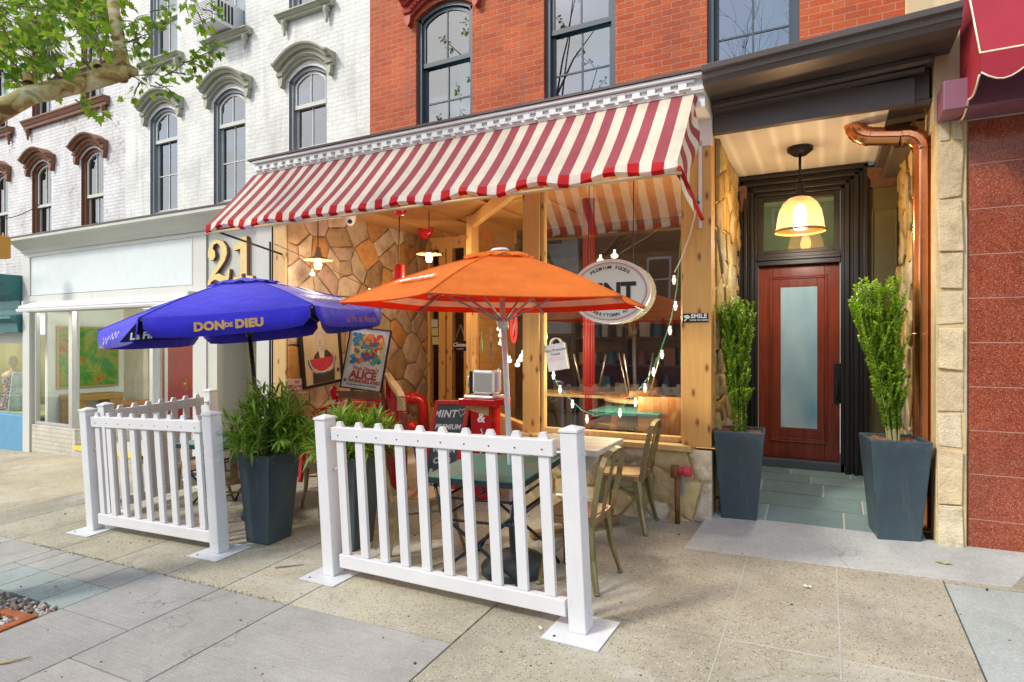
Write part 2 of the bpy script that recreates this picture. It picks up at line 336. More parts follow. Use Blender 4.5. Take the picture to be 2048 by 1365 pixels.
m_redbrick=brick_mat('red_brick',(.50,.105,.030),(.40,.070,.024),(.42,.22,.15),False,.7,.35,(.16,.06,.045))
m_olive=M('grey_green_paint',(.34,.35,.27),.55,var=.1,bmp=.05)
m_brown=M('brown_paint',(.20,.075,.035),.55,var=.25,dirt=.3)
m_slate=M('slate_blue_paint',(.045,.065,.085),.4,var=.1)
m_greyframe=M('grey_frame_paint',(.20,.215,.24),.5)
m_creamframe=M('pale_sash_paint',(.52,.53,.48),.5)
m_brownframe=M('brown_sash_paint',(.15,.07,.04),.5)
m_skyglass=glass_mat('upper_glass',(.42,.60,.66),3.1)
m_glass=glass_mat('shop_glass',(.96,.98,.97),1.5); m_bigglass=glass_mat('big_window_glass',(.95,.98,.96),3.0)
m_doorglass,_nt,_o=newmat('frosted_painted_reflections'); _b=pbsdf(_nt,_o,ramp(_nt,nz(_nt,objco(_nt,(1,1,.5)),1.6,3),[(.3,(.13,.34,.42)),(.7,(.48,.62,.64))]),.07,0,1.)  # teal to pale bands in the pane colour stand in for street reflections
m_darkroom=M('dark_interior',(.035,.035,.035),.9)
m_tealroom=M('teal_shade',(.05,.16,.18),.9)
m_curtain=M('curtain',(.62,.60,.55),.9,var=.12,scale=3)
m_white=M('white_trim_paint',(.74,.745,.75),.45,var=.05,bmp=.04)
m_flash=M('brown_metal',(.085,.060,.055),.38,.35,var=.15,scale=3)
m_canopy=M('bronze_metal',(.105,.088,.082),.38,.2,var=.12,scale=2.5)
m_greyshop=M('pale_grey_shop_paint',(.57,.585,.54),.5,var=.05,scale=2,bmp=.04)
m_greyshop2=M('sage_grey_paint',(.53,.55,.48),.5,var=.06,scale=2)
m_panel=M('blank_sign_panel',(.62,.69,.69),.45,var=.05,scale=1.5,dirt=.12)
m_alu=M('aluminium',(.55,.56,.56),.35,.7,var=.06)
m_block=brick_mat('yellow_block',(.52,.47,.28),(.50,.45,.27),(.40,.36,.2),True,.4)
m_bulk=brick_mat('cream_painted_brick',(.60,.57,.47),(.57,.54,.45),(.48,.45,.37),True,.7)
m_pine=wood_mat('pine',(.74,.43,.14),(.58,.29,.075))
m_pinex=wood_mat('pine_board',(.62,.34,.12),(.46,.21,.06),'y',False)
m_oldpine=wood_mat('pale_pine',(.66,.47,.22),(.50,.31,.11))
m_stone=stone_mat('stone')
m_mortar=M('mortar',(.40,.30,.17),.95,var=.2,scale=20,bmp=.4)
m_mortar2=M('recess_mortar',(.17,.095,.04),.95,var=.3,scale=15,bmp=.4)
m_mortary=M('sandy_mortar',(.60,.46,.24),.95,var=.15,scale=20,bmp=.4)
m_black=M('black_gloss_paint',(.014,.013,.012),.42,var=.1,spec=.45,rv=.03)
m_mahog=wood_mat('mahogany',(.30,.055,.020),(.085,.011,.006),'z',False,.3)
m_greenp=M('dark_green_panel',(.085,.075,.025),.55,var=.4,scale=3,dirt=.3)
m_cap=M('brown_capital',(.12,.055,.035),.7,var=.4,scale=30,bmp=.6,bscale=40)
m_bead=None
m_copper=M('copper',(.78,.33,.16),.22,1.,var=.14,scale=4,rv=.1)
m_creamst=M('cream_stucco',(.66,.57,.36),.8,var=.1,scale=3,bmp=.2)
m_plum=M('plum_metal',(.24,.10,.15),.45,var=.08)
m_maroon=M('maroon_canvas',(.30,.008,.025),.75,var=.12,scale=3)
m_piping=M('cream_piping',(.75,.68,.5),.7)
m_teal=M('teal_shop_paint',(.03,.15,.16),.45,var=.15)
m_bluebulk=M('blue_bulkhead_paint',(.10,.30,.48),.55,var=.1)
m_steel=M('steel',(.5,.5,.5),.3,.9)
m_blackmetal=M('black_metal',(.02,.02,.022),.45,.3)
m_redpaint=M('red_gloss_paint',(.50,.014,.018),.2,var=.15,scale=5)
m_ink=M('black_ink',(.015,.015,.015),.6)
m_whiteink=M('white_ink',(.82,.82,.80),.6)
m_wire=M('dark_wire',(.02,.02,.02),.6)
# beaded ceiling boards
def bead():
    m,nt,out=newmat('beaded_ceiling'); t=N(nt,'TexCoord'); sp=N(nt,'SeparateXYZ'); L(nt,t.outputs['Object'],sp.inputs[0])
    md=N(nt,'Math',operation='PINGPONG'); L(nt,sp.outputs[0],md.inputs[0]); md.inputs[1].default_value=.085
    g=ramp(nt,md.outputs[0],[(.0,(0,0,0)),(.004/.085*1.,(0,0,0)),(.09,(1,1,1))])
    c=mixc(nt,g,(.62,.58,.53),(.84,.82,.78)); b=pbsdf(nt,out,c,.5); bump(nt,b,g,.4,.005); return m
m_bead=bead()
def granite():
    m,nt,out=newmat('red_granite'); co=objco(nt)
    v=N(nt,'TexVoronoi'); v.inputs['Scale'].default_value=230; L(nt,co,v.inputs['Vector']); sp=N(nt,'SeparateColor'); L(nt,v.outputs['Color'],sp.inputs[0])
    c=ramp(nt,sp.outputs[0],[(.0,(.14,.026,.016)),(.35,(.245,.048,.024)),(.62,(.34,.082,.034)),(.88,(.31,.105,.066)),(.98,(.42,.24,.18))]); 
    c=mixc(nt,1.,c,ramp(nt,nz(nt,co,3,5,.7),[(.3,(.78,.72,.7)),(.7,(1.2,1.1,1.05))]),'MULTIPLY')
    pbsdf(nt,out,c,.2,0,.5); return m
m_granite=granite()
# ================================================================ ground
P3=lambda x,y,h=0: Vector((x,y,gz(x,y)+h))
g=MB()
g.face([P3(-40,-5.6,-.03),P3(30,-5.6,-.03),P3(30,3,-.03),P3(-40,3,-.03)])
struct('ground',g,m_dirt)
rd=MB(); rd.face([P3(-60,-18,-.16),P3(40,-18,-.16),P3(40,-5.78,-.16),P3(-60,-5.78,-.16)]); struct('road',rd,m_asph)
kb=MB(); kb.hexa([P3(-40,-5.78,-.3),P3(30,-5.78,-.3),P3(30,-5.61,-.3),P3(-40,-5.61,-.3),P3(-40,-5.78,0),P3(30,-5.78,0),P3(30,-5.61,0),P3(-40,-5.61,0)],0,(1,1,1)); struct('kerb',kb,[m_grey],col=True,bevel=.02)
fs=MB(); fs.face([P3(-60,-40,-.02),P3(40,-40,-.02),P3(40,-18,-.02),P3(-60,-18,-.02)],0,c=(1,1,1)); struct('far_pavement',fs,m_grey,col=True)
sw=MB()
def slab(x0,x1,y0,y1,mi=0,tint=None,g0=.004,h=0.,skew=0.):
    t=tint or rnd.uniform(.88,1.08); c=(t*rnd.uniform(.98,1.02),t,t*rnd.uniform(.97,1.03)) if not isinstance(t,tuple) else t
    q=[(x0+g0,y0+g0),(x1-g0+skew,y0+g0),(x1-g0,y1-g0),(x0+g0,y1-g0)]
    sw.hexa([P3(a,b,-.04+h) for a,b in q]+[P3(a,b,h) for a,b in q],mi,c)
TX=[-12.6,-11.1,-9.5,-7.45]
for a,b in zip(TX,TX[1:]): slab(a,b,-2.35,0.02,0,(1.06,1.02,.95)); 
slab(-7.45,-6.9,-2.35,.02,0,(.78,.80,.84)); 
TX=[-6.9,-6.25,-5.56,-4.845,-4.15,-3.55,-2.93,-1.73]
for a,b in zip(TX,TX[1:]): slab(a,b,-2.35,-1.05,0); slab(a,b,-1.05,.04,0)
slab(-1.73,.62,-1.78,.04,0,.98); slab(-1.73,.061,-5.6,-1.78,0,.94); slab(.62,1.5,-2.6,-.66,2,(.86,.92,.92)); slab(1.5,3.2,-2.6,-.66,0); slab(.62,3.2,-.652,.05,0)
slab(.061,.62,-2.5,-1.78,0); slab(.061,.62,-5.6,-2.5,2,(.9,.97,.98)); slab(.62,3.2,-5.6,-2.6,2,(.82,.9,.92))
for (x0,x1,y0,y1) in ((-.475,-.463,-5.6,-.66),(.055,.067,-5.6,-.66),(-.463,.055,-1.79,-1.778),(.067,.62,-1.79,-1.778),(.88,.892,-2.6,-.66)): sw.hexa([P3(a,b,-.01) for a,b in ((x0,y0),(x1,y0),(x1,y1),(x0,y1))]+[P3(a,b,.0012) for a,b in ((x0,y0),(x1,y0),(x1,y1),(x0,y1))],2,(.98,.96,.88))
# grey kerb-side slabs
for a,b in ((-13,-11.2),(-11.2,-9.4),(-9.4,-7.6),(-7.6,-6.25),(-6.25,-5.58)):
    slab(a,b,-3.7,-2.35,1); slab(a,b,-5.6,-3.7,1)
for a,b,c_ in ((-4.27,-3.55,(-2.94,-3.9)),(-3.55,-2.93,(-3.25,-4.4)),(-2.93,-1.73,(-3.4,-4.5))):
    e=[-2.35]+list(c_)+[-5.6]
    for u,w in zip(e,e[1:]): slab(a,b,w,u,1)
slab(-5.58,-4.27,-5.6,-4.1,1)
px=[-5.58,-5.41,-5.12,-4.84,-4.555,-4.27]
for a,b in zip(px,px[1:]):
    slab(a,b,-2.64,-2.35,1,rnd.uniform(.9,1.0),.004); slab(a,b,-2.94,-2.64,2,(.66*rnd.uniform(.92,1.06),.72,.72),.004)
struct('sidewalk',sw,[m_tan,m_grey,m_pale],col=True,bevel=.003,seg=1)
# wedge of pale concrete in front of the entrance
ap=MB(); bot=[(-.90,-.64),(.95,-.60),(1.25,.02),(-.84,.10)]; hs=[.003,.003,.010,.045]
ap.hexa([P3(a,b,-.03) for a,b in bot]+[P3(a,b,h) for (a,b),h in zip(bot,hs)],0,(1.,1.,1.)); struct('entrance_apron',ap,m_pale,col=True,bevel=.006)
def lz(y): return .055+(y-.05)*.105
fl=MB(); fl.hexa([(-.80,.05,-.1),(.62,.05,-.1),(.62,1.5,-.1),(-.80,1.5,-.1),(-.80,.05,lz(.05)),(.62,.05,lz(.05)),(.62,1.5,lz(1.5)),(-.80,1.5,lz(1.5))],1,(1,1,1))
rows=[(.06,.42,(-.79,-.42,.12,.61)),(.42,.74,(-.79,.26,.61)),(.74,1.06,(-.79,-.52,-.02,.61)),(1.06,1.30,(-.79,-.12,.30,.61)),(1.30,1.48,(-.79,-.30,.2,.61))]
for y0,y1,xs in rows:
    for a,b in zip(xs,xs[1:]):
        t=rnd.uniform(.82,1.12); q=[(a+.007,y0+.007),(b-.007,y0+.007),(b-.007,y1-.007),(a+.007,y1-.007)]
        fl.hexa([(x,y,lz(y)-.02) for x,y in q]+[(x,y,lz(y)+.006) for x,y in q],0,(t,t*rnd.uniform(.97,1.04),t))
struct('entrance_floor',fl,[m_blue,m_grout],col=True)
# ================================================================ building helpers
def arch(xa,xb,zs,rise,n=10):
    return [(xa+(xb-xa)*i/n, zs+rise*(1-(2*i/n-1)**2)) for i in range(n+1)]
def wall(mb,x0,x1,z0,z1,Y,ops,rev=.13,m=0,mr=None):
    mr=m if mr is None else mr; xs=x0; cols={}
    for o in ops: cols.setdefault((o[0],o[1]),[]).append(o)
    def q(a,b,c,d,mm=m):
        if b>a and d>c: mb.face([(a,Y,c),(b,Y,c),(b,Y,d),(a,Y,d)],mm)
    for (xa,xb) in sorted(cols):
        q(xs,xa,z0,z1); zz=z0
        for (_,_,za,zs,rise) in sorted(cols[(xa,xb)],key=lambda o:o[2]):
            q(xa,xb,zz,za); pts=arch(xa,xb,zs,rise); top=zs+rise+.02
            for p,r_ in zip(pts,pts[1:]):
                mb.face([(p[0],Y,p[1]),(r_[0],Y,r_[1]),(r_[0],Y,top),(p[0],Y,top)],m)
                mb.face([(p[0],Y,p[1]),(p[0],Y+rev,p[1]),(r_[0],Y+rev,r_[1]),(r_[0],Y,r_[1])],mr)
            mb.face([(xa,Y,za),(xa,Y+rev,za),(xa,Y+rev,zs),(xa,Y,zs)],mr); mb.face([(xb,Y,za),(xb,Y,zs),(xb,Y+rev,zs),(xb,Y+rev,za)],mr)
            mb.face([(xa,Y,za),(xb,Y,za),(xb,Y+rev,za),(xa,Y+rev,za)],mr); zz=top
        q(xa,xb,zz,z1); xs=xb
    q(xs,x1,z0,z1)
def window(par,xa,xb,za,zs,rise,Y,mframe,msash,mglass,meet,muntz=(),vert=True,f=.055,upz=(),mback=None,back=.3,label=None):
    b=MB(); n=10
    def archbar(xa,xb,zs,rise,f,y0,y1,m):
        po=arch(xa,xb,zs,rise,n); pi=[(min(max(x,xa+f),xb-f),z-f) for x,z in po]
        for i in range(n):
            a,c=po[i],po[i+1]; d,e=pi[i],pi[i+1]
            b.hexa([(d[0],y0,d[1]),(e[0],y0,e[1]),(e[0],y1,e[1]),(d[0],y1,d[1]),(a[0],y0,a[1]),(c[0],y0,c[1]),(c[0],y1,c[1]),(a[0],y1,a[1])],m)
    b.box(xa,xa+f,Y,Y+.1,za,zs+.0,0); b.box(xb-f,xb,Y,Y+.1,za,zs+.0,0); archbar(xa,xb,zs,rise,f,Y,Y+.1,0); b.box(xa+f,xb-f,Y+.01,Y+.1,za,za+f,0)
    xi,xo=xa+f,xb-f; s=.042
    # upper sash in front, lower sash behind
    b.box(xi,xi+s,Y+.03,Y+.065,meet-s,zs-f+.01,1); b.box(xo-s,xo,Y+.03,Y+.065,meet-s,zs-f+.01,1); archbar(xi,xo,zs-f,rise,s,Y+.031,Y+.066,1)
    b.box(xi,xo,Y+.025,Y+.07,meet-s,meet+s*.4,1)
    b.box(xi,xi+s,Y+.068,Y+.098,za+f,meet-s,1); b.box(xo-s,xo,Y+.068,Y+.098,za+f,meet-s,1); b.box(xi+s,xo-s,Y+.0685,Y+.0975,za+f,za+f+s,1)
    xc=(xa+xb)/2
    if vert:
        b.box(xc-.009,xc+.009,Y+.036,Y+.06,meet,zs+rise-f-s*.8,1); b.box(xc-.009,xc+.009,Y+.072,Y+.094,za+f+s,meet-s,1)
    for z in muntz: b.box(xi+s,xo-s,Y+.073,Y+.093,z-.009,z+.009,1)
    for z in upz: b.box(xi+s,xo-s,Y+.037,Y+.059,z-.009,z+.009,1)
    w=b.build('window',[mframe,msash],par)
    if label: w['label']=label
    p=MB(); ar=arch(xi,xo,zs-f,rise,n); p.face([(xi,Y+.048,meet),(xo,Y+.048,meet)]+[(x,Y+.048,z) for x,z in ar[::-1]]); p.face([(xi,Y+.083,za+f),(xo,Y+.083,za+f),(xo,Y+.083,meet-s*.5),(xi,Y+.083,meet-s*.5)])
    p.build('pane',mglass,w)
    if mback is not None:
        k=MB(); k.box(xa+.01,xb-.01,Y+back,Y+back+.02,za,zs+rise); k.build('shade',mback,w)
    return w
def hood(par,xc,hw,z0,rise,Y,mat,ear=.13,name='window_hood'):
    # moulded segmental hood with level ears
    n=16; arc=[(xc-hw+2*hw*i/n, z0+rise*(1-(2*i/n-1)**2)) for i in range(n+1)]
    path=[(xc-hw-ear,Y,z0-.0)]+[(x,Y,z) for x,z in arc]+[(xc+hw+ear,Y,z0-.0)]
    b=MB()
    b.sweep(path,[(.0,0),(.0,.05),(.03,.06),(.035,.09),(.075,.10),(.08,.075),(.115,.085),(.12,.13),(.15,.15),(.17,.19),(.195,.20),(.20,0)],0)
    for i in range(22):
        t=(i+.5)/22; x=xc-hw+2*hw*t; z=z0+rise*(1-(2*t-1)**2)+.055; b.lathe([(.012,0),(.014,.012),(.0,.022)],(x,Y-.095,z),6,0,axis=(0,-1,0))
    for s in (-1,1):
        x=xc+s*(hw+ear*.45); b.prism([(-.05,0),(.05,0),(.035,-.10),(.0,-.14),(-.035,-.10)],(x,Y,z0),(1,0,0),(0,0,1),(0,-.08,0),0)
    return b.build(name,mat,par)
def sillpiece(par,x0,x1,z,Y,mat,brk=True,name='window_sill',h=.09):
    b=MB(); b.xprofile([(Y,z-h),(Y-.07,z-h),(Y-.08,z-h*.7),(Y-.10,z-h*.6),(Y-.13,z-h*.25),(Y-.15,z-h*.2),(Y-.15,z),(Y,z+.015)],x0,x1)
    if brk:
        for x in (x0+.12,x1-.12):
            b.lathe([(.0,-.24),(.012,-.22),(.025,-.19),(.018,-.165),(.04,-.12),(.03,-.09),(.055,-.06),(.05,0)],(x,Y-.05,z-h),10)
    return b.build(name,mat,par)
# ================================================================ white brick building (number 21)
U=1.57
wb=thing('brick_building','white painted brick building with grey-green arched window hoods over a pale shopfront','building',(-8.6,U,gz(-8.6,U)))
ops=[]
for c in (-10.32,-8.60,-6.86):
    ops.append((c-.385,c+.385,3.70,5.40,.16)); ops.append((c-.385,c+.385,6.42,8.1,.16))
b=MB(); wall(b,-11.47,-5.662,2.6,9.6,U,ops,.045,0,1); b.build('wall',[m_whitebrick,m_greyframe],wb)
for i,c in enumerate((-10.32,-8.60,-6.86)):
    window(wb,c-.385,c+.385,3.70,5.40,.16,U+.035,m_greyframe,m_creamframe,m_skyglass,5.02,(4.40,),mback=m_tealroom,back=.35)
    window(wb,c-.385,c+.385,6.42,8.1,.16,U+.035,m_greyframe,m_creamframe,m_skyglass,7.2,(),mback=m_curtain,back=.25)
    hood(wb,c,.43,5.44,.20,U,m_olive); sillpiece(wb,c-.55,c+.55,6.40,U,m_olive)
b=MB(); b.box(-11.45,-5.68,2.4,2.45,2.9,9.5); b.build('interior',m_darkroom,wb)
# shopfront
b=MB()
def cornice_prof(Y0,z0,z1,out): return [(Y0,z0),(Y0-.03,z0),(Y0-.05,z0+.25*(z1-z0)),(Y0-out*.45,z0+.42*(z1-z0)),(Y0-out*.75,z0+.72*(z1-z0)),(Y0-out,z0+.8*(z1-z0)),(Y0-out,z1),(Y0,z1)]
b.xprofile(cornice_prof(0,2.86,3.07,.24),-11.50,-5.70); b.build('shop_cornice',m_greyshop2,wb)
b=MB(); b.xprofile([(-.25,3.072),(-.25,3.09),(.4,3.16),(1.56,3.19),(1.56,3.072)],-11.52,-5.90); b.build('roof_flashing',m_flash,wb)
b=MB(); b.box(-11.54,-7.0,.0,.12,2.80,2.859); b.box(-11.54,-11.33,0.,.12,gz(-11.5,0)-.02,2.80); b.box(-7.25,-6.985,0,.16,gz(-7.1,0)-.02,2.80)
b.box(-11.33,-7.25,.012,.1,2.185,2.80,1); b.box(-11.33,-9.55,.0,.1,2.04,2.178); b.box(-9.545,-7.25,.0,.1,2.04,2.178)
b.box(-11.335,-11.30,-.006,.02,2.18,2.80); b.box(-7.28,-7.245,-.006,.02,2.18,2.80); b.build('shop_fascia',[m_greyshop,m_panel],wb,bevel=.004)
b=MB(); b.box(-6.985,-6.06,.025,.12,1.95,2.859); b.box(-6.06,-5.765,.0,.14,gz(-6,0)-.02,2.859,1)
b.box(-6.985,-6.80,.02,.9,gz(-6.9,0)-.02,1.95); b.build('shop_pilaster',[m_greyshop2,m_greyshop],wb,bevel=.004)
b=MB(); b.box(-6.80,-6.06,.45,.55,gz(-6.5,0)-.02,1.95); b.build('block_wall',m_block,wb)
b=MB(); b.box(-6.83,-6.03,.25,.45,gz(-6.5,0)-.02,.45); b.build('low_step',M('pink_stone',(.42,.22,.17),.8),wb)
# glazing: front bay, angled return, entry, right bay
gx=lambda px: atY(px,700,0).x
b=MB(); gl=MB()
def glz(p,q,z0,z1,fr=.045):
    p,q=Vector(p),Vector(q); d=(q-p).normalized()
    gl.face([(p.x,p.y,z0),(q.x,q.y,z0),(q.x,q.y,z1),(p.x,p.y,z1)])
    for r_ in (p+d*fr/2,q-d*fr/2): b.bar((r_.x,r_.y,z0),(r_.x,r_.y,z1),fr,.06,(-d.y,d.x,0))
    for z in (z0+fr/2,z1-fr/2): b.bar((p.x,p.y,z),(q.x,q.y,z),.055,fr)
zb=.13
glz((-8.16,.08,0),(-7.26,.08,0),zb,2.02); b.box(-8.20,-8.12,.02,.12,-.25,2.04); w=b.build('shop_window',m_alu,wb,bevel=.004); gl.build('pane',m_glass,w)
b=MB(); gl=MB(); glz((-11.27,.08,0),(-10.22,.08,0),zb,2.02)
w=b.build('shop_window',m_alu,wb,bevel=.004); gl.build('pane',m_glass,w)
b=MB(); gl=MB(); glz((-10.17,.10,0),(-9.55,1.15,0),zb,2.02); b.box(-10.24,-10.14,.03,.13,-.28,2.04)
w=b.build('shop_window',m_alu,wb,bevel=.004); gl.build('pane',m_glass,w)
b=MB(); b.box(-11.30,-10.16,.02,.16,-.36,.125); b.hexa([(-10.16,.02,-.33),(-10.0,.02,-.33),(-9.45,1.2,-.33),(-9.6,1.2,-.33),(-10.16,.02,.125),(-10.06,.02,.125),(-9.45,1.2,.125),(-9.6,1.2,.125)]); b.build('bulkhead',m_bulk,wb,bevel=.006); b=MB(); b.box(-8.22,-7.25,.02,.16,-.3,.125); b.build('bulkhead',m_bulk,wb,bevel=.006)
b=MB(); b.box(-9.98,-8.3,-.02,1.2,-.4,gz(-9,0)+.13); b.box(-9.98,-8.3,-.035,.03,gz(-9,0)+.08,gz(-9,0)+.136,1); b.build('entry_step',[m_grout,M('yellow_line_paint',(.75,.6,.05),.6,dirt=.3)],wb)
# room behind
m_palewall=M('pale_blue_wall',(.78,.86,.86),.9,var=.03); m_yel=M('ochre_ceiling',(.70,.62,.30),.9)
b=MB(); b.box(-12.4,-7.1,2.3,2.38,-.2,2.7); b.box(-11.5,-11.42,.3,2.3,-.2,2.7); b.box(-7.2,-7.14,.3,2.3,-.2,2.7); b.box(-11.42,-7.2,.14,2.3,2.42,2.48,1); b.box(-11.42,-7.2,.2,2.3,-.24,-.20,2); b.build('interior_wall',[m_palewall,m_yel,M('pale_floor',(.62,.62,.60),.6)],wb)
b=MB(); b.box(-11.42,-10.82,1.52,1.60,-.2,2.41); b.build('interior_partition',M('beige_partition',(.74,.70,.55),.9),wb)
d=MB(); p0=atY(324,640,2.24).x; p1=atY(386,640,2.24).x; d.box(p0,p1,2.24,2.29,-.15,2.3); rdoor=d.build('door',M('bright_red_door',(.55,.01,.02),.35),wb,bevel=.004); rdoor['label']='red interior door seen through the glass'
h_=MB(); q=atY(373,768,2.23); h_.lathe([(.02,0),(.03,.02),(.03,.05),(0,.055)],q,12,axis=(0,-1,0)); h_.box(q.x-.03,q.x+.03,2.225,2.2395,q.z-.12,q.z+.1); h_.build('handle',M('brass',(.6,.42,.12),.3,.9),rdoor)
# retracted awning box
aw=thing('awning_cassette','white retracted awning box above the pale shop window','awning',(-9.1,-.1,1.95))
b=MB(); b.xprofile([(0,2.06),(-.10,2.06),(-.24,2.0),(-.25,1.965),(-.20,1.955),(-.02,1.975)],-11.10,-7.05); b.build('hood',m_white,aw)
b=MB(); b.xprofile([(-.27,1.93),(-.27,1.952),(-.235,1.958),(-.22,1.93),(-.235,1.905),(-.26,1.905)],-11.12,-7.25); b.build('front_bar',m_white,aw)
b=MB(); b.box(-11.0,-7.2,-.19,-.05,1.90,1.953); b.build('arm',m_alu,aw)
for x in (-11.08,-7.07):
    b=MB(); b.box(x-.03,x+.03,-.2,0,1.93,2.08); b.build('bracket',m_greyshop2,aw,bevel=.006)
# things inside that shop
t=thing('painting','large green and ochre abstract painting on the pale wall inside the pale shop','painting',tuple(atX(172,715,-11.4)))
A,Bq=atX(113,778,-11.4),atX(236,655,-11.4)
b=MB(); b.box(-11.418,-11.37,A.y,Bq.y,A.z,Bq.z); fr=b.build('frame',M('ochre_frame',(.5,.36,.12),.6),t,bevel=.004)
def abstract():
    m,nt,out=newmat('abstract_paint'); co=objco(nt,(1,1,1)); n1=N(nt,'TexNoise'); n1.inputs['Scale'].default_value=3.4; n1.inputs['Detail'].default_value=9; n1.inputs['Roughness'].default_value=.72; n1.inputs['Distortion'].default_value=.6; L(nt,co,n1.inputs['Vector'])
    c=ramp(nt,n1.outputs['Fac'],[(.30,(.02,.18,.25)),(.41,(.03,.22,.015)),(.50,(.10,.30,.015)),(.55,(.30,.30,.03)),(.60,(.40,.15,.02)),(.64,(.05,.04,.02)),(.70,(.40,.28,.04)),(.80,(.06,.15,.02))]); pbsdf(nt,out,c,.6); return m
b=MB(); b.box(-11.369,-11.36,A.y+.03,Bq.y-.03,A.z+.03,Bq.z-.03); b.build('canvas',abstract(),t)
m_tablew=wood_mat('golden_wood',(.48,.30,.07),(.33,.17,.03),'x',False); m_benchw=wood_mat('orange_bench_wood',(.55,.22,.05),(.4,.13,.03),'x',False)
A,Bq=atX(143,792,-11.0),atX(248,792,-11.0); t=thing('wooden_table','thick golden wooden table inside the pale shop, under the painting','table',(-11.0,A.y,A.z))
b=MB(); b.box(-11.38,-10.98,A.y,Bq.y,A.z-.10,A.z); b.build('tabletop',m_tablew,t,bevel=.006)
for y in (A.y+.12,Bq.y-.12):
    b=MB(); b.box(-11.36,-11.0,y-.11,y+.11,-.2,A.z-.1); b.build('leg',m_tablew,t,bevel=.006)
A,Bq=atX(243,806,-10.6),atX(322,806,-10.6); t=thing('wooden_bench','low orange wooden bench inside the pale shop beside the thick table','bench',(-10.6,A.y,A.z))
b=MB(); b.box(-10.82,-10.58,A.y,Bq.y,A.z-.05,A.z); b.build('seat',m_benchw,t,bevel=.006)
for y in (A.y+.15,Bq.y-.15):
    b=MB(); b.bar((-10.79,y,A.z-.05),(-10.82,y,-.2),.05,.05,(0,1,0)); b.bar((-10.61,y,A.z-.05),(-10.58,y,-.2),.05,.05,(0,1,0)); b.build('leg',m_benchw,t)
# house number 21
m_gold=M('gilded_wood',(.72,.55,.22),.45,var=.12,scale=8); m_gold2=M('dark_wood_edge',(.16,.09,.03),.6)
t=thing('house_number','large gold wooden number 21 on the grey panel between the shopfronts','house number',(-6.6,.02,2.15))
def digit(poly,x,z,w,h):
    b=MB(); b.prism([(p[0]*w,p[1]*h) for p in poly],(x,.022,z),(1,0,0),(0,0,1),(0,-.045,0),0,ms=1); b.build('digit',[m_gold,m_gold2],t,bevel=.004,seg=1)
def two():
    o=[];i_=[]
    # serif figure 2: ball, bowl, diagonal, swash foot drawn as one outline
    o=[(.02,.62),(.0,.74),(.08,.88),(.25,.98),(.45,1.0),(.70,.95),(.86,.82),(.88,.66),(.78,.50),(.58,.36),(.36,.22),(.50,.245),(.66,.20),(.80,.17),(.88,.22),(.90,.32),(1.0,.32),(.97,.12),(.86,.0),(.70,-.02),(.52,.06),(.34,.10),(.18,.06),(.10,-.03),(.0,-.02),(.02,.10),(.14,.22),(.40,.42),(.56,.56),(.60,.72),(.54,.86),(.42,.91),(.28,.88),(.24,.80),(.34,.74),(.36,.62),(.26,.54),(.12,.54)]
    return o[::-1]
one=[(.0,0),(1.0,0),(1.0,.13),(.70,.15),(.70,1.0),(.48,1.0),(.32,.90),(.05,.82),(.05,.70),(.36,.73),(.36,.15),(.0,.13)]
digit(two(),-6.925,2.165,.42,.56); digit(one,-6.45,2.165,.36,.56)
# air conditioner in the upper window
t=thing('air_conditioner','white window air conditioner on the middle upper sill of the white building','air conditioner',(-8.72,U-.2,6.45))
b=MB(); b.box(-8.93,-8.40,U-.42,U+.12,6.44,6.84); b.build('casing',m_white,t,bevel=.012)
b=MB(); b.box(-8.90,-8.43,U-.428,U-.421,6.47,6.81)
for k in range(12): b.box(-8.88,-8.45,U-.436,U-.429,6.49+k*.026,6.50+k*.026,1)
b.build('grille',[M('grey_coil',(.32,.33,.33),.6,.3),m_white],t)
b=MB()
for k in range(5): b.box(-8.398,-8.39,U-.36+k*.06,U-.33+k*.06,6.5,6.78)
b.build('side_vent',m_blackmetal,t)
# ================================================================ worn building with brown hoods, teal shop below
bb=thing('brick_building','worn white brick building with brown arched window hoods above a teal shopfront','building',(-14.3,U,gz(-14.3,U)))
ops=[]; cs=(-12.54,-14.39,-16.16)
for c in cs: ops+= [(c-.38,c+.38,3.6,5.02,.16),(c-.38,c+.38,6.08,7.7,.16)]
b=MB(); wall(b,-20,-11.472,2.0,9.2,U+.0,ops,.06,0,1); b.build('wall',[m_brownwhite,m_brown],bb)
for c in cs:
    window(bb,c-.38,c+.38,3.6,5.02,.16,U+.05,m_brown,m_creamframe,m_skyglass,4.30,(),mback=m_tealroom,back=.3)
    window(bb,c-.38,c+.38,6.08,7.7,.16,U+.05,m_brown,m_creamframe,m_skyglass,6.9,(),mback=m_tealroom,back=.3)
    hood(bb,c,.42,5.05,.18,U,m_brown,.12); hood(bb,c,.42,7.72,.18,U,m_brown,.12)
sillpiece(bb,-14.95,-11.95,6.06,U,m_brown,True,'window_sill',.16)
sillpiece(bb,-16.8,-15.5,6.06,U,m_brown,True,'window_sill',.14)
b=MB(); b.xprofile([(U,6.62),(U-.02,6.62),(U-.05,6.7),(U-.09,6.72),(U-.09,6.76),(U,6.78)],-19.9,-11.48); b.build('string_course',m_brown,bb)
b=MB(); b.box(-19.9,-11.5,2.4,2.45,2.1,9); b.build('interior',m_darkroom,bb)
b=MB(); b.xprofile(cornice_prof(.02,1.98,2.52,.34),-18,-11.56); b.xprofile([(.02,1.6),(-.05,1.6),(-.07,1.75),(-.16,1.82),(-.16,1.86),(.02,1.9)],-18,-11.56); b.box(-18,-11.56,.0,.1,1.60,1.98); b.build('shop_cornice',m_teal,bb)
b=MB(); b.box(-18,-11.56,.15,.2,1.42,1.60); b.build('shop_fascia',m_greyshop2,bb)
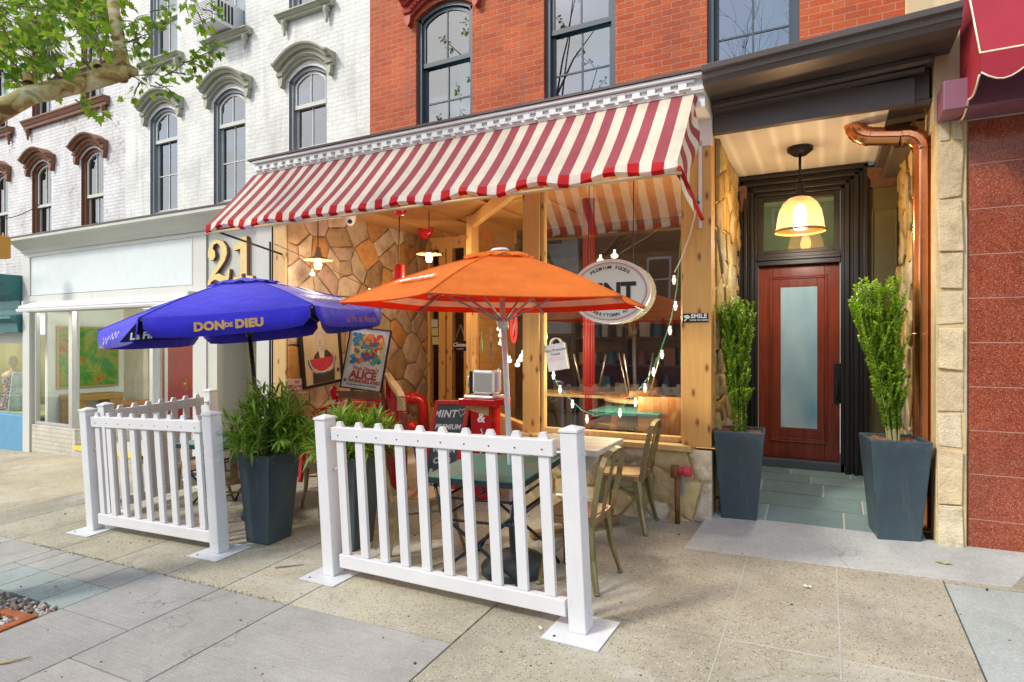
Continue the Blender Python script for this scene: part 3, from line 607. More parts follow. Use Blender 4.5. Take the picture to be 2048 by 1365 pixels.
b=MB(); b.box(-18,-11.56,.02,.18,-.8,.24); b.build('bulkhead',m_bluebulk,bb,bevel=.01)
b=MB(); b.face([(-18,.12,.24),(-11.56,.12,.24),(-11.56,.12,1.42),(-18,.12,1.42)]); b.build('pane',m_glass,bb)
b=MB(); b.box(-24,-11.60,1.5,1.56,-.4,1.6); b.box(-18,-11.6,.2,1.3,.18,.22); b.build('interior_wall',[M('dark_shop_wall',(.34,.33,.10),.9,var=.5,scale=.8)],bb)
t=thing('mannequin','headed mannequin in a patterned dress behind the teal shop window','mannequin',tuple(atY(26,700,.55)))
q=atY(26,700,.55); m_manq=M('mannequin_skin',(.55,.43,.22),.4); 
b=MB(); b.lathe([(.0,1.32),(.05,1.30),(.075,1.24),(.07,1.17),(.04,1.12),(.035,1.06),(.10,1.03),(.16,.98),(.15,.9),(.12,.8),(.12,.7),(.15,.6),(.10,.5)],(q.x,q.y,-.12),16); b.build('body',m_manq,t)
def dress():
    m,nt,out=newmat('patterned_dress'); v=nz(nt,objco(nt),16,3,.6,1.2); c=ramp(nt,v,[(.42,(.02,.02,.02)),(.47,(.6,.6,.55)),(.55,(.02,.02,.02)),(.60,(.6,.14,.03))]); pbsdf(nt,out,c,.8); return m
b=MB(); b.lathe([(.155,.94),(.16,.86),(.13,.74),(.14,.66),(.18,.5),(.22,.34)],(q.x,q.y,-.12),16); b.build('dress',dress(),t)
t=thing('display_card','tilted white printed card at the foot of the mannequin','card',tuple(atY(34,790,.4)))
b=MB(); A=atY(30,825,.42); Bq=atY(40,745,.42); b.bar(A,Bq,.02,.22,(0,1,0)); b.build('card',M('blue_white_card',(.5,.62,.7),.6,var=.4,scale=9),t)
t=thing('air_conditioner','small pale air conditioner unit high in the teal shop window','air conditioner',tuple(atY(20,655,.2)))
A=atY(9,670,.3); Bq=atY(38,645,.3); b=MB(); b.box(A.x,Bq.x,.3,.6,A.z,Bq.z); b.build('casing',M('pale_green_casing',(.5,.6,.5),.5),t,bevel=.01)
b=MB()
for k in range(5): b.box(A.x+.03,Bq.x-.08,.29,.299,A.z+.03+k*.035,A.z+.05+k*.035)
b.build('grille',m_greyframe,t)
t=thing('pedestrian_signal','small yellow signal box in front of the worn white wall','signal',tuple(atY(8,495,-.6)))
q=atY(8,496,-.6); b=MB(); b.box(q.x-.09,q.x+.09,-.7,-.55,q.z-.16,q.z+.16); b.box(q.x-.02,q.x+.02,-.62,-.6,q.z+.16,q.z+.22); b.build('casing',M('signal_yellow',(.55,.27,.03),.5,dirt=.4),t,bevel=.01)
b=MB()
for z in (-.08,.08): b.box(q.x-.06,q.x+.06,-.712,-.702,q.z+z-.06,q.z+z+.06)
b.build('lens',M('dark_lens',(.12,.05,.02),.3),t)
p_,q_=atD(-40,437,11),atY(80,410,1.3); b=MB(); b.tube([p_+(q_-p_)*k/10-Vector((0,0,.12*math.sin(math.pi*k/10))) for k in range(11)],.008,6); tag(b.build('overhead_wire',m_wire),'thin black wire crossing the worn white building','wire')
# ================================================================ granite building on the right
gb=thing('granite_building','polished red granite shop wall with cream stucco edge at far right','building',(2,0,gz(2,0)))
zs=[.03,.259,.559,.851,1.143,1.438,1.735,2.026,2.33,2.63,2.92]
b=MB()
for i,(a,c) in enumerate(zip(zs,zs[1:])):
    x=.848
    for x1 in (1.75,2.65,3.6):
        b.box(x,x1-.0025,.0,.05,a+.003,c-.003); x=x1
b.box(.85,3.6,.0018,.06,.0,2.92,1); b.build('wall',[m_granite,M('pink_grout',(.46,.28,.22),.8)],gb)
b=MB(); b.box(.655,.84,-.02,4,2.93,8); b.box(.645,5,U-.01,4,2.95,8); b.build('stucco_strip',m_creamst,gb)
b=MB(); b.box(.84,3.6,.001,.06,2.925,8); b.build('upper_wall',m_creamst,gb)
b=MB(); b.box(.67,3.6,-.28,-.001,2.93,3.12); b.build('metal_fascia',m_plum,gb,bevel=.006)
t=thing('awning','maroon canvas awning with scalloped piped edge at top right corner','awning',(1.6,-.4,3.0))
b=MB(); b.prism([(-.02,4.1),(-.62,3.12),(-.58,3.12),(-.02,4.0)],(.80,0,0),(0,1,0),(0,0,1),(2.6,0,0)); b.face([(.797,-.02,4.1),(.797,-.62,3.12),(.797,-.02,3.12)]); b.face([(.803,-.02,4.1),(.803,-.62,3.12),(.803,-.02,3.12)]); b.build('canopy',m_maroon,t)
b=MB(); pip=MB(); n=12
for k in range(n):
    x0=.80+k*.21; pts=[(x0,3.13),(x0+.21,3.13)]; lo=[(x0+.21-.21*j/6, 3.01-.055*math.sin(math.pi*j/6)) for j in range(7)]
    b.prism(pts+lo,(0,-.628,0),(1,0,0),(0,0,1),(0,.006,0)); pip.tube([(x,-.63,z) for x,z in lo],.0045,6)
pts=[(-.62,3.13),(-.02,3.13)]; lo=[(-.02-.6*j/8, 2.93+.07*j/8-.04*abs(math.sin(math.pi*j/4))) for j in range(9)]; b.prism(pts+lo,(.795,0,0),(0,1,0),(0,0,1),(.006,0,0)); pip.tube([(.795,y,z) for y,z in lo],.006,6)
pip.tube([(.797,-.02,4.1),(.797,-.625,3.125),(3.3,-.625,3.125)],.007,6)
b.build('valance',m_maroon,t); pip.build('piping',m_piping,t)

t=thing('track_light','small ceiling track light with two heads inside the pale shop','lamp',(-9.0,.75,2.36)); q=Vector((-8.9,.75,0))
b=MB(); b.box(-9.5,-8.4,.73,.77,2.385,2.415); b.build('track',m_white,t)
for x in (-9.3,-8.6):
    b=MB(); b.lathe([(0,2.385),(.03,2.385),(.03,2.34),(.05,2.27),(.048,2.265),(.02,2.30)],(x,.75,0),16); h_=b.build('head',m_white,t); b=MB(); b.lathe([(0,2.31),(.03,2.30),(.035,2.28),(0,2.27)],(x,.75,0),12); b.build('bulb',emit_mat('spot_bulb',(1,.93,.82),6),h_)
    l=bpy.data.lights.new('track_glow','POINT'); l.energy=14; l.color=(1,.95,.86); l.shadow_soft_size=.05; o=bpy.data.objects.new('track_glow',l); COL.objects.link(o); o.location=(x,.75,2.2)
# ================================================================ red brick building with the cafe front
mb_=thing('brick_building','red brick building with a cafe front, dark bronze entrance canopy and tall windows','building',(-2.5,U,gz(-2.5,U)))
ops=[(c-.44,c+.44,4.05,5.76,.15) for c in (-4.43,-2.55,-.67)]
b=MB(); wall(b,-5.66,.644,3.3,9.6,U,ops,.06,0,0); b.build('wall',m_redbrick,mb_)
for c in (-4.43,-2.55,-.67):
    window(mb_,c-.44,c+.44,4.05,5.76,.15,U+.05,m_slate,m_slate,m_skyglass,5.16,(4.64,),mback=m_tealroom,back=.4,f=.06)
    hood(mb_,c,.47,5.80,.19,U,M('red_trim_paint',(.36,.035,.02),.5),.12)
b=MB(); b.box(-5.6,.6,2.6,2.65,3.2,9.4); b.build('interior',m_darkroom,mb_)
b=MB(); b.xprofile([(-.455,3.432),(-.455,3.452),(.2,3.58),(U-.01,3.66),(U-.01,3.432)],-5.655,-.805); b.build('roof_flashing',m_flash,mb_)
# white dentil cornice
b=MB(); b.xprofile([(-.05,3.20),(-.345,3.20),(-.345,3.295),(-.38,3.30),(-.38,3.31),(-.39,3.315),(-.39,3.400),(-.44,3.404),(-.44,3.43),(-.05,3.43)],-5.60,-.80)
b.build('cornice',m_white,mb_,bevel=.003)
b=MB(); x=-5.585
while x<-.90:
    b.box(x,x+.062,-.412,-.3905,3.327,3.394); b.box(x+.0621,x+.118,-.412,-.3905,3.372,3.394); b.box(x+.058,x+.085,-.412,-.3905,3.327,3.341); x+=.118
b.box(-5.6,-.80,-.05,0,3.0,3.43)
b.build('dentil_band',m_white,mb_,bevel=.003)
# posts
def post(name,x0,x1,y0,y1,z0,z1,mt,bv=.006): b=MB(); b.box(x0,x1,y0,y1,z0,z1); return b.build(name,mt,mb_,bevel=bv)
post('wooden_post',-1.036,-.805,-.03,.16,.60,3.34,m_pine)
px_=lambda p,Y=0: atY(p,700,Y).x
post('wooden_post',px_(1045),px_(1078),.0,.14,.60,3.3,m_pine)
post('wooden_post',-5.755,-5.545,-.02,.15,gz(-5.6,0)-.02,3.34,m_oldpine)
post('wooden_post',-4.10,-3.99,1.60,1.72,.1,3.07,m_pine)
post('fascia_board',-5.545,-1.04,.01,.13,3.0,3.30,m_pinex)
b=MB(); b.box(-5.765,-5.762,-.03,.0,.3,2.8); b.tube([(-5.79,-.03,.2),(-5.79,-.03,2.62)],.012,8); b.build('conduit',m_blackmetal,mb_)
# ceiling of the recess: boards and battens
b=MB(); b.box(-5.56,-1.04,.0,2.9,3.071,3.12); 
for x in (-5.0,-4.35,-3.5,-2.8): b.box(x-.035,x+.035,.13,2.85,3.045,3.07)
b.build('recess_ceiling',m_pinex,mb_)
# big window, chamfered window
xa,xb=px_(1078),-1.036
b=MB(); b.box(xa,xb,.03,.10,.615,.66); b.box(xa,xa+.035,.03,.10,.66,3.0); b.box(xb-.02,xb,.03,.10,.66,3.0)
w=b.build('display_window',m_oldpine,mb_,bevel=.004); b=MB(); b.face([(xa,.07,.64),(xb,.07,.64),(xb,.07,3.05),(xa,.07,3.05)]); b.build('pane',m_bigglass,w)
b=MB(); b.box(px_(1040),-.94,-.10,.05,.565,.612); b.build('window_sill',m_oldpine,mb_,bevel=.006)
c0=Vector((px_(1047),.08,0)); c1=Vector((-4.02,1.64,0)); d=(c1-c0).normalized(); nrm_=Vector((d.y,-d.x,0))
b=MB()
def cb(z,h,w_=.07): b.bar(c0+Vector((0,0,z)),c1+Vector((0,0,z)),w_,h)
cb(.64,.05); cb(2.98,.14)
for k in (.985,):
    q=c0.lerp(c1,k); b.bar(q+Vector((0,0,.6)),q+Vector((0,0,2.95)),.08,.07,d)
w=b.build('display_window',m_pine,mb_,bevel=.004); b=MB(); b.face([c0+Vector((0,0,.66)),c1+Vector((0,0,.66)),c1+Vector((0,0,2.92)),c0+Vector((0,0,2.92))]); b.build('pane',m_glass,w)
b=MB(); b.bar(c0+Vector((0,0,.36)),c1+Vector((0,0,.36)),.06,.52); b.build('window_base',m_oldpine,mb_)
b=MB(); b.box(-4.05,-4.01,1.70,2.8,.1,3.07); b.build('return_panel',m_pinex,mb_)
# shop door wall at the back of the recess
Yd=2.8; zt=2.98
b=MB(); X=lambda p: atY(p,650,Yd).x
for a,c in ((852,863),(880,893),(896,907),(930,945)): b.box(X(a),X(c),Yd-.04,Yd+.06,.16,zt)
b.box(-5.54,-4.0,Yd-.03,Yd+.05,zt-.10,zt+.09); b.box(-5.54,X(880),Yd-.03,Yd+.05,.16,.42)
w=b.build('shop_door',m_pine,mb_,bevel=.005); w['label']='narrow glazed shop door and sidelight in pine frames'
b=MB(); b.face([(-5.54,Yd+.01,.3),(-4.0,Yd+.01,.3),(-4.0,Yd+.01,zt-.05),(-5.54,Yd+.01,zt-.05)]); b.build('pane',m_glass,w)
# flagstone wall, base walls, entrance side walls
rs=random.Random(21)
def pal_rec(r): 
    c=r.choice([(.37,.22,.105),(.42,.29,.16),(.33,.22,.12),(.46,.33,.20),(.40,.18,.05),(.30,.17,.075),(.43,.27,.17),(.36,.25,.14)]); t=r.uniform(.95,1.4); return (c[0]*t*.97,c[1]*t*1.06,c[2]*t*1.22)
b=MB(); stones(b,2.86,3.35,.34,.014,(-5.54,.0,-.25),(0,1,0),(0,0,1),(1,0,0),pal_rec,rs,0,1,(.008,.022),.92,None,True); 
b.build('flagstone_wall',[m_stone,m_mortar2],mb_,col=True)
def pal_base(r):
    c=r.choice([(.62,.50,.30),(.66,.56,.38),(.55,.42,.24),(.70,.64,.50),(.58,.46,.25),(.50,.44,.34),(.64,.52,.27)]); t=r.uniform(.9,1.1); return tuple(x*t for x in c)
b=MB(); stones(b,1.75,.70,.22,.022,(-2.55,-.03,-.12),(1,0,0),(0,0,1),(0,-1,0),pal_base,rs,0,1,(.012,.03),1.15,None,True)
b.build('stone_base',[m_stone,m_mortary],mb_,col=True)
b=MB(); b.box(-2.55,-.803,-.029,.2,-.15,.565); b.build('base_core',m_mortar,mb_)
def pal_side(r):
    c=r.choice([(.42,.29,.10),(.48,.36,.16),(.36,.27,.13),(.45,.27,.08),(.38,.32,.2)]); t=r.uniform(.85,1.1); return tuple(x*t for x in c)
b=MB(); stones(b,1.40,3.1,.24,.02,(-.80,.14,0),(0,1,0),(0,0,1),(1,0,0),pal_side,rs,0,1,(.01,.035),.9); b.face([(.70,-.02,-.1),(.70,.42,-.1),(.70,.42,3.2),(.70,-.02,3.2)],1); stones(b,1.1,3.25,.24,.02,(.60,.42,0),(0,1,0),(0,0,1),(-1,0,0),pal_side,rs,0,1,(.01,.035),.9)
b.build('entrance_side_wall',[m_stone,m_mortary],mb_,col=True)
# stone pier of squared blocks at the right of the entrance
b=MB(); z=gz(.75,0)-.02; b.box(.665,.835,-.02,.2,z,3.0,1,(1,1,1)); pal=[(.62,.52,.33),(.58,.47,.28),(.64,.56,.40),(.62,.50,.32),(.56,.48,.33),(.68,.61,.46),(.66,.57,.40)]
while z<2.93:
    hh=rs.uniform(.14,.42); hh=min(hh,2.95-z); xs=[.668,.815] if hh>.2 else [.668,rs.uniform(.72,.76),.815]
    for a,c in zip(xs,xs[1:]):
        col=rs.choice(pal); t=rs.uniform(.9,1.1); col=tuple(q*t for q in col); j=lambda: rs.uniform(-.010,.010); f=-.02-rs.uniform(.008,.024)
        p=[(a+.008+j(),z+.01+j()),(c-.008+j(),z+.01+j()),(c-.008+j(),z+hh-.01+j()),(a+.008+j(),z+hh-.01+j())]
        b.hexa([(x,-.018,zz) for x,zz in p]+[(x+.004,f,zz) for x,zz in p],0,col)
    z+=hh
b.build('stone_pier',[m_stone,m_mortary],mb_,bevel=.012,col=True)
b=MB(); b.box(.702,.84,.01,U+.3,-.1,3.3); b.box(.602,.70,.425,U+.3,-.1,3.1); b.build('pier_core',m_mortary,mb_)
# entrance canopy in dark bronze metal
b=MB(); b.xprofile_tilt([(-.44,3.345),(-.455,3.375),(-.47,3.38),(-.475,3.415),(-.505,3.425),(-.51,3.465),(.2,3.60),(U-.01,3.68),(U-.01,3.345)],-.80,.74,-.025,.045); b.build('canopy_crown',m_canopy,mb_,bevel=.003)
b=MB(); b.xprofile_tilt([(-.0,3.29),(-.075,3.295),(-.09,3.305),(-.10,3.31),(-.10,3.338),(.0,3.338)],-.795,.64,-.024,.04); b.xprofile_tilt([(.0,3.266),(-.03,3.268),(-.05,3.275),(-.055,3.289),(.0,3.2895)],-.795,.60,-.02,.03); b.build('canopy_moulding',m_canopy,mb_)
b=MB(); b.box(-.798,.548,-.002,.06,3.10,3.28); b.box(-.798,.64,.06,U,3.14,3.344); b.build('canopy_beam',m_canopy,mb_,bevel=.003)
b=MB(); b.box(-.80,.40,.06,U,3.10,3.139); b.build('entrance_ceiling',m_bead,mb_)
b=MB(); b.box(.40,.46,.46,U,3.02,3.139); b.box(.46,.60,.46,U,2.93,3.139); b.box(.40,.70,.06,.46,3.11,3.139); b.build('ceiling_beam',m_canopy,mb_,bevel=.004)
# entrance door set in a fluted black frame
Ye=1.50; dz=.294
b=MB(); b.box(-.79,.344,Ye-.02,U+.5,lz(1.5)-.05,dz-.005); b.build('threshold',m_blue if False else M('threshold_stone',(.09,.10,.11),.5),mb_,bevel=.006)
b=MB()
def casing(x0,x1,inner,z0):   # stepped fluted jamb: several strips of different depth
    n=6; w=(x1-x0)/n; dep=[.10,.06,.085,.045,.07,.02] if inner>0 else [.02,.07,.045,.085,.06,.10]
    for k in range(n): b.box(x0+k*w,x0+(k+1)*w-.0015,Ye-dep[k],Ye+.08,z0,3.08-(k*.03 if inner>0 else (n-1-k)*.03))
casing(-.79,-.608,1,.17); casing(.122,.344,-1,.17)
for k,(z0,z1,dp) in enumerate(((3.05,3.085,.10),(3.02,3.05,.06),(2.99,3.02,.085),(2.96,2.99,.045),(2.925,2.96,.07),(2.89,2.925,.02))): b.box(-.79+k*.03,.344-k*.037,Ye-dp,Ye+.08,z0,z1-.0015)
b.box(-.608,.122,Ye-.03,Ye+.1,2.20,2.245); b.box(-.608,.122,Ye-.055,Ye+.1,2.246,2.275); b.box(-.608,.122,Ye-.02,Ye+.1,2.276,2.315)
b.build('door_frame',m_black,mb_,bevel=.004)
b=MB(); xs=(-.606,.12)
b.box(-.606,-.555,Ye,Ye+.06,2.316,2.888); b.box(.068,.12,Ye,Ye+.06,2.316,2.888); b.box(-.555,.068,Ye,Ye+.06,2.84,2.888); b.box(-.555,.068,Ye,Ye+.06,2.316,2.35)
w=b.build('transom_window',m_black,mb_,bevel=.004); b=MB(); b.face([(-.56,Ye+.03,2.34),(.075,Ye+.03,2.34),(.075,Ye+.03,2.85),(-.56,Ye+.03,2.85)]); b.build('pane',glass_mat('transom_glass',(.75,.8,.65),2.4),w)
b=MB(); Yq=Ye+.07; z0,z1=dz,2.198
b.box(-.605,-.475,Yq,Yq+.05,z0,z1); b.box(-.01,.12,Yq,Yq+.05,z0,z1); b.box(-.475,-.01,Yq,Yq+.05,z0,z0+.20); b.box(-.475,-.01,Yq,Yq+.05,z1-.13,z1)
# raised mouldings round the light
for k,(w_,dd) in enumerate(((.014,.012),)):
    for (xa2,xb2,za2,zb2) in ((-.50,-.486,z0+.17,z1-.10),(.0,.014,z0+.17,z1-.10),(-.50,.014,z0+.16,z0+.174),(-.50,.014,z1-.114,z1-.10)): b.box(xa2,xb2,Yq-dd,Yq-.0005,za2,zb2)
for (xa2,xb2,za2,zb2) in ((-.475,-.40,z0+.2,z1-.13),(-.075,-.01,z0+.2,z1-.13),(-.40,-.075,z0+.2,z0+.30),(-.40,-.075,z1-.21,z1-.13)): b.box(xa2,xb2,Yq+.012,Yq+.04,za2,zb2)
dr=b.build('door',m_mahog,mb_,bevel=.004); dr['label']='polished mahogany entrance door with tall frosted light'
b=MB(); b.box(-.40,-.072,Yq+.02,Yq+.03,z0+.30,z1-.21); b.build('pane',m_doorglass,dr)
b=MB(); q=atY(1674,768,Yq); b.box(q.x-.028,q.x+.028,Yq-.012,Yq-.0008,q.z-.19,q.z+.2); b.tube([(q.x,Yq-.02,q.z-.15),(q.x,Yq-.06,q.z-.13),(q.x,Yq-.06,q.z+.0),(q.x,Yq-.02,q.z+.02)],.011,8); b.build('handle',m_blackmetal,dr,bevel=.004)
b=MB(); b.box(-.60,.12,Yq+.06,Yq+.09,.1,3.0); b.build('hall_back',M('hall_back',(.20,.32,.36),.9,var=.35,scale=1.2),mb_)
# dark green panelled pilaster with carved capital
b=MB(); b.box(.346,.60,Ye-.04,Ye+.1,.15,2.86); b.box(.372,.386,Ye-.055,Ye-.041,.4,2.66); b.box(.56,.574,Ye-.055,Ye-.041,.4,2.66); b.box(.372,.574,Ye-.055,Ye-.041,2.65,2.664); w=b.build('pilaster',m_greenp,mb_,bevel=.004)
b=MB(); b.xprofile([(Ye,2.86),(Ye-.06,2.86),(Ye-.07,2.93),(Ye-.13,2.99),(Ye-.14,3.03),(Ye,3.04)],.335,.60); b.build('capital',m_cap,w); b=MB(); b.xprofile([(Ye,2.75),(Ye-.06,2.75),(Ye-.10,2.95),(Ye-.14,2.99),(Ye,3.0)],-.80,-.70); b.build('capital',m_cap,mb_)
# recess floor
b=MB(); b.hexa([(-5.54,.02,-.2),(-2.3,.02,-.2),(-3.9,2.8,-.2),(-5.54,2.8,-.2),(-5.54,.02,gz(-5.5,0)+.005),(-2.3,.02,gz(-2.4,0)+.005),(-3.9,2.8,.17),(-5.54,2.8,.17)]); b.build('recess_floor',m_pale and M('worn_concrete_floor',(.34,.29,.23),.85,var=.2,scale=4),mb_)
# cafe room behind the glass
m_int=M('dark_brown_wall',(.28,.16,.08),.8,var=.3,scale=2)
b=MB(); b.box(-8,-.6,6.2,6.3,0,3.3); b.box(-.88,-.84,.35,6.2,0,3.3); b.box(-8,-7.95,2.85,6.2,0,3.3); b.box(-8,-.84,.2,6.3,3.125,3.2); b.box(-8,-.84,6.0,6.05,0,1.1,1); b.build('interior_wall',[m_int,M('interior_brick',(.16,.05,.03),.8)],mb_)
b=MB(); b.face([(-1,.12,.10),(-2.5,.12,.1),(-4.0,1.66,.1),(-4.0,2.9,.1),(-8,2.9,.1),(-8,6.3,.1),(-1,6.3,.1)]); b.build('interior_floor',M('dark_plank_floor',(.24,.15,.085),.4,var=.25),mb_)
q=atY(1178,700,1.5); b=MB()
for k in range(10):
    a=2*math.pi*k/10; b.tube([(q.x+.052*math.cos(a),1.5+.052*math.sin(a),.1),(q.x+.052*math.cos(a),1.5+.052*math.sin(a),3.1)],.02,6)
b.lathe([(.10,.1),(.10,.25),(.07,.3)],(q.x,1.5,0),20); b.build('interior_column',M('red_column_paint',(.33,.02,.02),.4),mb_)
m_clip=M('brass_clip',(.5,.36,.12),.35,.9)
# ================================================================ striped awning
m_sr=None
def canvas(name,col,tr=.35,dirt=.15,sheen=.0):
    m,nt,out=newmat(name); co=objco(nt); f=nz(nt,co,3,7,.7); c=ramp(nt,f,[(.3,tuple(x*.82 for x in col)),(.7,tuple(min(1,x*1.08) for x in col))]); c=mixc(nt,ramp(nt,nz(nt,objco(nt,(4,.9,.9)),1.6,8,.75,.3),[(.5,(0,0,0)),(.74,(.3,)*3)]),c,tuple(.45*x+.04 for x in col)+(1,))
    d=N(nt,'BsdfPrincipled'); L(nt,c,d.inputs['Base Color']); d.inputs['Sheen Weight'].default_value=sheen; d.inputs['Sheen Roughness'].default_value=.4; d.inputs['Roughness'].default_value=.7; d.inputs['Specular IOR Level'].default_value=.2
    bmpn=N(nt,'Bump'); bmpn.inputs['Strength'].default_value=.5; bmpn.inputs['Distance'].default_value=.02; L(nt,nz(nt,co,9,3),bmpn.inputs['Height']); L(nt,bmpn.outputs[0],d.inputs['Normal'])
    t=N(nt,'BsdfTranslucent'); L(nt,c,t.inputs[0]); mx=N(nt,'MixShader'); mx.inputs[0].default_value=tr; L(nt,d.outputs[0],mx.inputs[1]); L(nt,t.outputs[0],mx.inputs[2]); L(nt,mx.outputs[0],out.inputs[0]); return m
m_ared=canvas('faded_red_canvas',(.37,.085,.112)); m_acream=canvas('cream_canvas',(.75,.71,.59)); m_bred=canvas('bright_red_canvas',(.55,.015,.02)); m_bwhite=canvas('white_canvas',(.82,.80,.74))
aw=thing('awning','wide red and cream striped canvas awning over the cafe front','awning',(-3.3,-.36,3.28))
XA0,XA1=-5.66,-.872; NS=56
def awp(x,t):   # t 0 top .. 1 front edge
    sag=.025*math.sin(math.pi*t)*(.6+.4*math.sin(x*7.3)); fr=.012*math.sin(x*9.1)*t
    return Vector((x,-.37-.58*t,3.30-.645*t-sag+fr))
b=MB(); sub=4
for i in range(NS*sub):
    x0,x1=XA0+(XA1-XA0)*i/(NS*sub),XA0+(XA1-XA0)*(i+1)/(NS*sub); m=(i//sub)%2
    for k in range(8): b.face([awp(x0,k/8),awp(x1,k/8),awp(x1,(k+1)/8),awp(x0,(k+1)/8)],0 if m==0 else 1,True)
# side curtain on the right, loose folds
def side(t,s): # t along slope, s downwards toward the wall
    p=awp(XA1,t); y=p.y+(-.10-p.y)*0; zlow=3.36-.75*t*0
    w=Vector((XA1+.03*math.sin(9*t+s*5)*s+.03*s, -.37-.58*t*(1-.45*s), p.z-(.10+.24*t)*s*(.9))); return w
for k in range(8):
    for j in range(8):
        m=k%2
        b.face([side(k/8,j/8),side((k+1)/8,j/8),side((k+1)/8,(j+1)/8),side(k/8,(j+1)/8)],m,True)
can=b.build('canopy',[m_ared,m_acream],aw,fixn=False)
bm=bmesh.new(); bm.from_mesh(can.data); bmesh.ops.remove_doubles(bm,verts=bm.verts,dist=.0005); bm.to_mesh(can.data); bm.free()
b=MB()
for i in range(NS):
    x0,x1=XA0+(XA1-XA0)*i/NS,XA0+(XA1-XA0)*(i+1)/NS
    for k in range(3):
        xx0,xx1=x0+(x1-x0)*k/3,x0+(x1-x0)*(k+1)/3
        def lo(x): p=awp(x,1); return p+Vector((0,-.016-.012*math.sin(x*17),-.055-.016*math.sin(x*11+1)))
        def lo2(x): q=lo(x); return q+Vector((0,.03,-.022))
        b.face([awp(xx0,1),awp(xx1,1),lo(xx1),lo(xx0)],i%2,True); b.face([lo(xx0),lo(xx1),lo2(xx1),lo2(xx0)],i%2,True)
b.build('valance',[m_bred,m_bwhite],aw,fixn=False)
b=MB(); b.tube([awp(XA0,1)+Vector((-.02,.02,-.075)),awp(XA1,1)+Vector((.02,.02,-.075))],.014,10); b.build('front_bar',M('pale_yellow_bar',(.62,.48,.25),.5),aw)
for x in (XA0+.05,XA1-.03):
    b=MB(); b.tube([(x,-.92,2.60),(x,.0,2.46 if x<-3 else 2.55)],.012,8); b.build('arm',m_blackmetal,aw)
b=MB(); b.tube([awp(XA1,1)+Vector((.01,.0,-.05)),(-.87,-.07,2.42)],.018,8); b.box(-.90,-.875,-.05,-.032,2.35,3.05,1); b.build('corner_arm',[m_bred,m_white],aw)
for i in range(12):
    b=MB(); x=-5.45+i*.41; b.box(x-.012,x+.012,-.372,-.345,3.285,3.325); b.lathe([(.012,0),(.012,.012),(0,.018)],(x,-.372,3.315),8,axis=(0,-1,0)); b.build('clip',m_clip,aw)
# ================================================================ copper downspout
t=thing('downspout','corrugated copper downspout with two elbows at the right of the entrance','downspout',(.64,.30,0))
def fl_tube(mb,path,r,n=32,m=0):
    path=[Vector(p) for p in path]; base=len(mb.v); t0=(path[1]-path[0]).normalized(); x=t0.cross(Vector((0,1,0))).normalized()
    for i in range(len(path)):
        tt=(path[min(i+1,len(path)-1)]-path[max(i-1,0)]).normalized(); x=(x-tt*x.dot(tt)).normalized(); y=tt.cross(x); rr=r[i] if isinstance(r,list) else r
        for j in range(n):
            a=2*math.pi*j/n; q=rr*(1+.09*abs(math.sin(a*4))); mb.v.append(path[i]+(x*math.cos(a)+y*math.sin(a))*q)
    for i in range(len(path)-1):
        for j in range(n): a,c=base+i*n+j,base+i*n+(j+1)%n; mb.idx((a,c,c+n,a+n),m,True)
def arcp(c,r,a0,a1,n=10): return [(c[0]+r*math.cos(a0+(a1-a0)*k/n),c[1],c[2]+r*math.sin(a0+(a1-a0)*k/n)) for k in range(n+1)]
yp=.30; xs=.632; RR=.063
b=MB(); fl_tube(b,[(xs,yp,.10),(xs,yp,1.2),(xs,yp,2.84)],RR); b.build('pipe',m_copper,t)
b=MB(); e1=arcp((xs-.13,yp,2.84),.13,0,math.pi/2+.12,12); fl_tube(b,e1,[RR*(1.06 if k%2 else 1.0) for k in range(13)]); b.build('elbow',m_copper,t)
p0=Vector(e1[-1]); p1=Vector((.29,yp,p0.z+.03)); b=MB(); fl_tube(b,[p0,p0.lerp(p1,.5),p1],RR*.98); b.build('pipe',m_copper,t)
b=MB(); e2=arcp((p1.x+.02,yp,p1.z+.12),.12,-math.pi/2-.1,-math.pi,12); fl_tube(b,e2,[RR*(1.06 if k%2 else 1.0) for k in range(13)]); z=e2[-1]; fl_tube(b,[z,(z[0],yp+.02,z[2]+.15),(z[0],yp+.06,z[2]+.25)],RR*.97); b.build('elbow',m_copper,t)
for z in (.5,1.5,2.5): b=MB(); b.tube([(xs-.07,yp+.05,z),(xs-.06,yp-.04,z),(xs,yp-.062,z),(xs+.06,yp-.04,z),(xs+.07,yp+.05,z)],.007,6); b.build('strap',m_copper,t)
def lamp(nm,q,e,c=(1,.62,.28),r=.04):
    l=bpy.data.lights.new(nm,'POINT'); l.energy=e; l.color=c; l.shadow_soft_size=r; o=bpy.data.objects.new(nm,l); COL.objects.link(o); o.location=q; return o
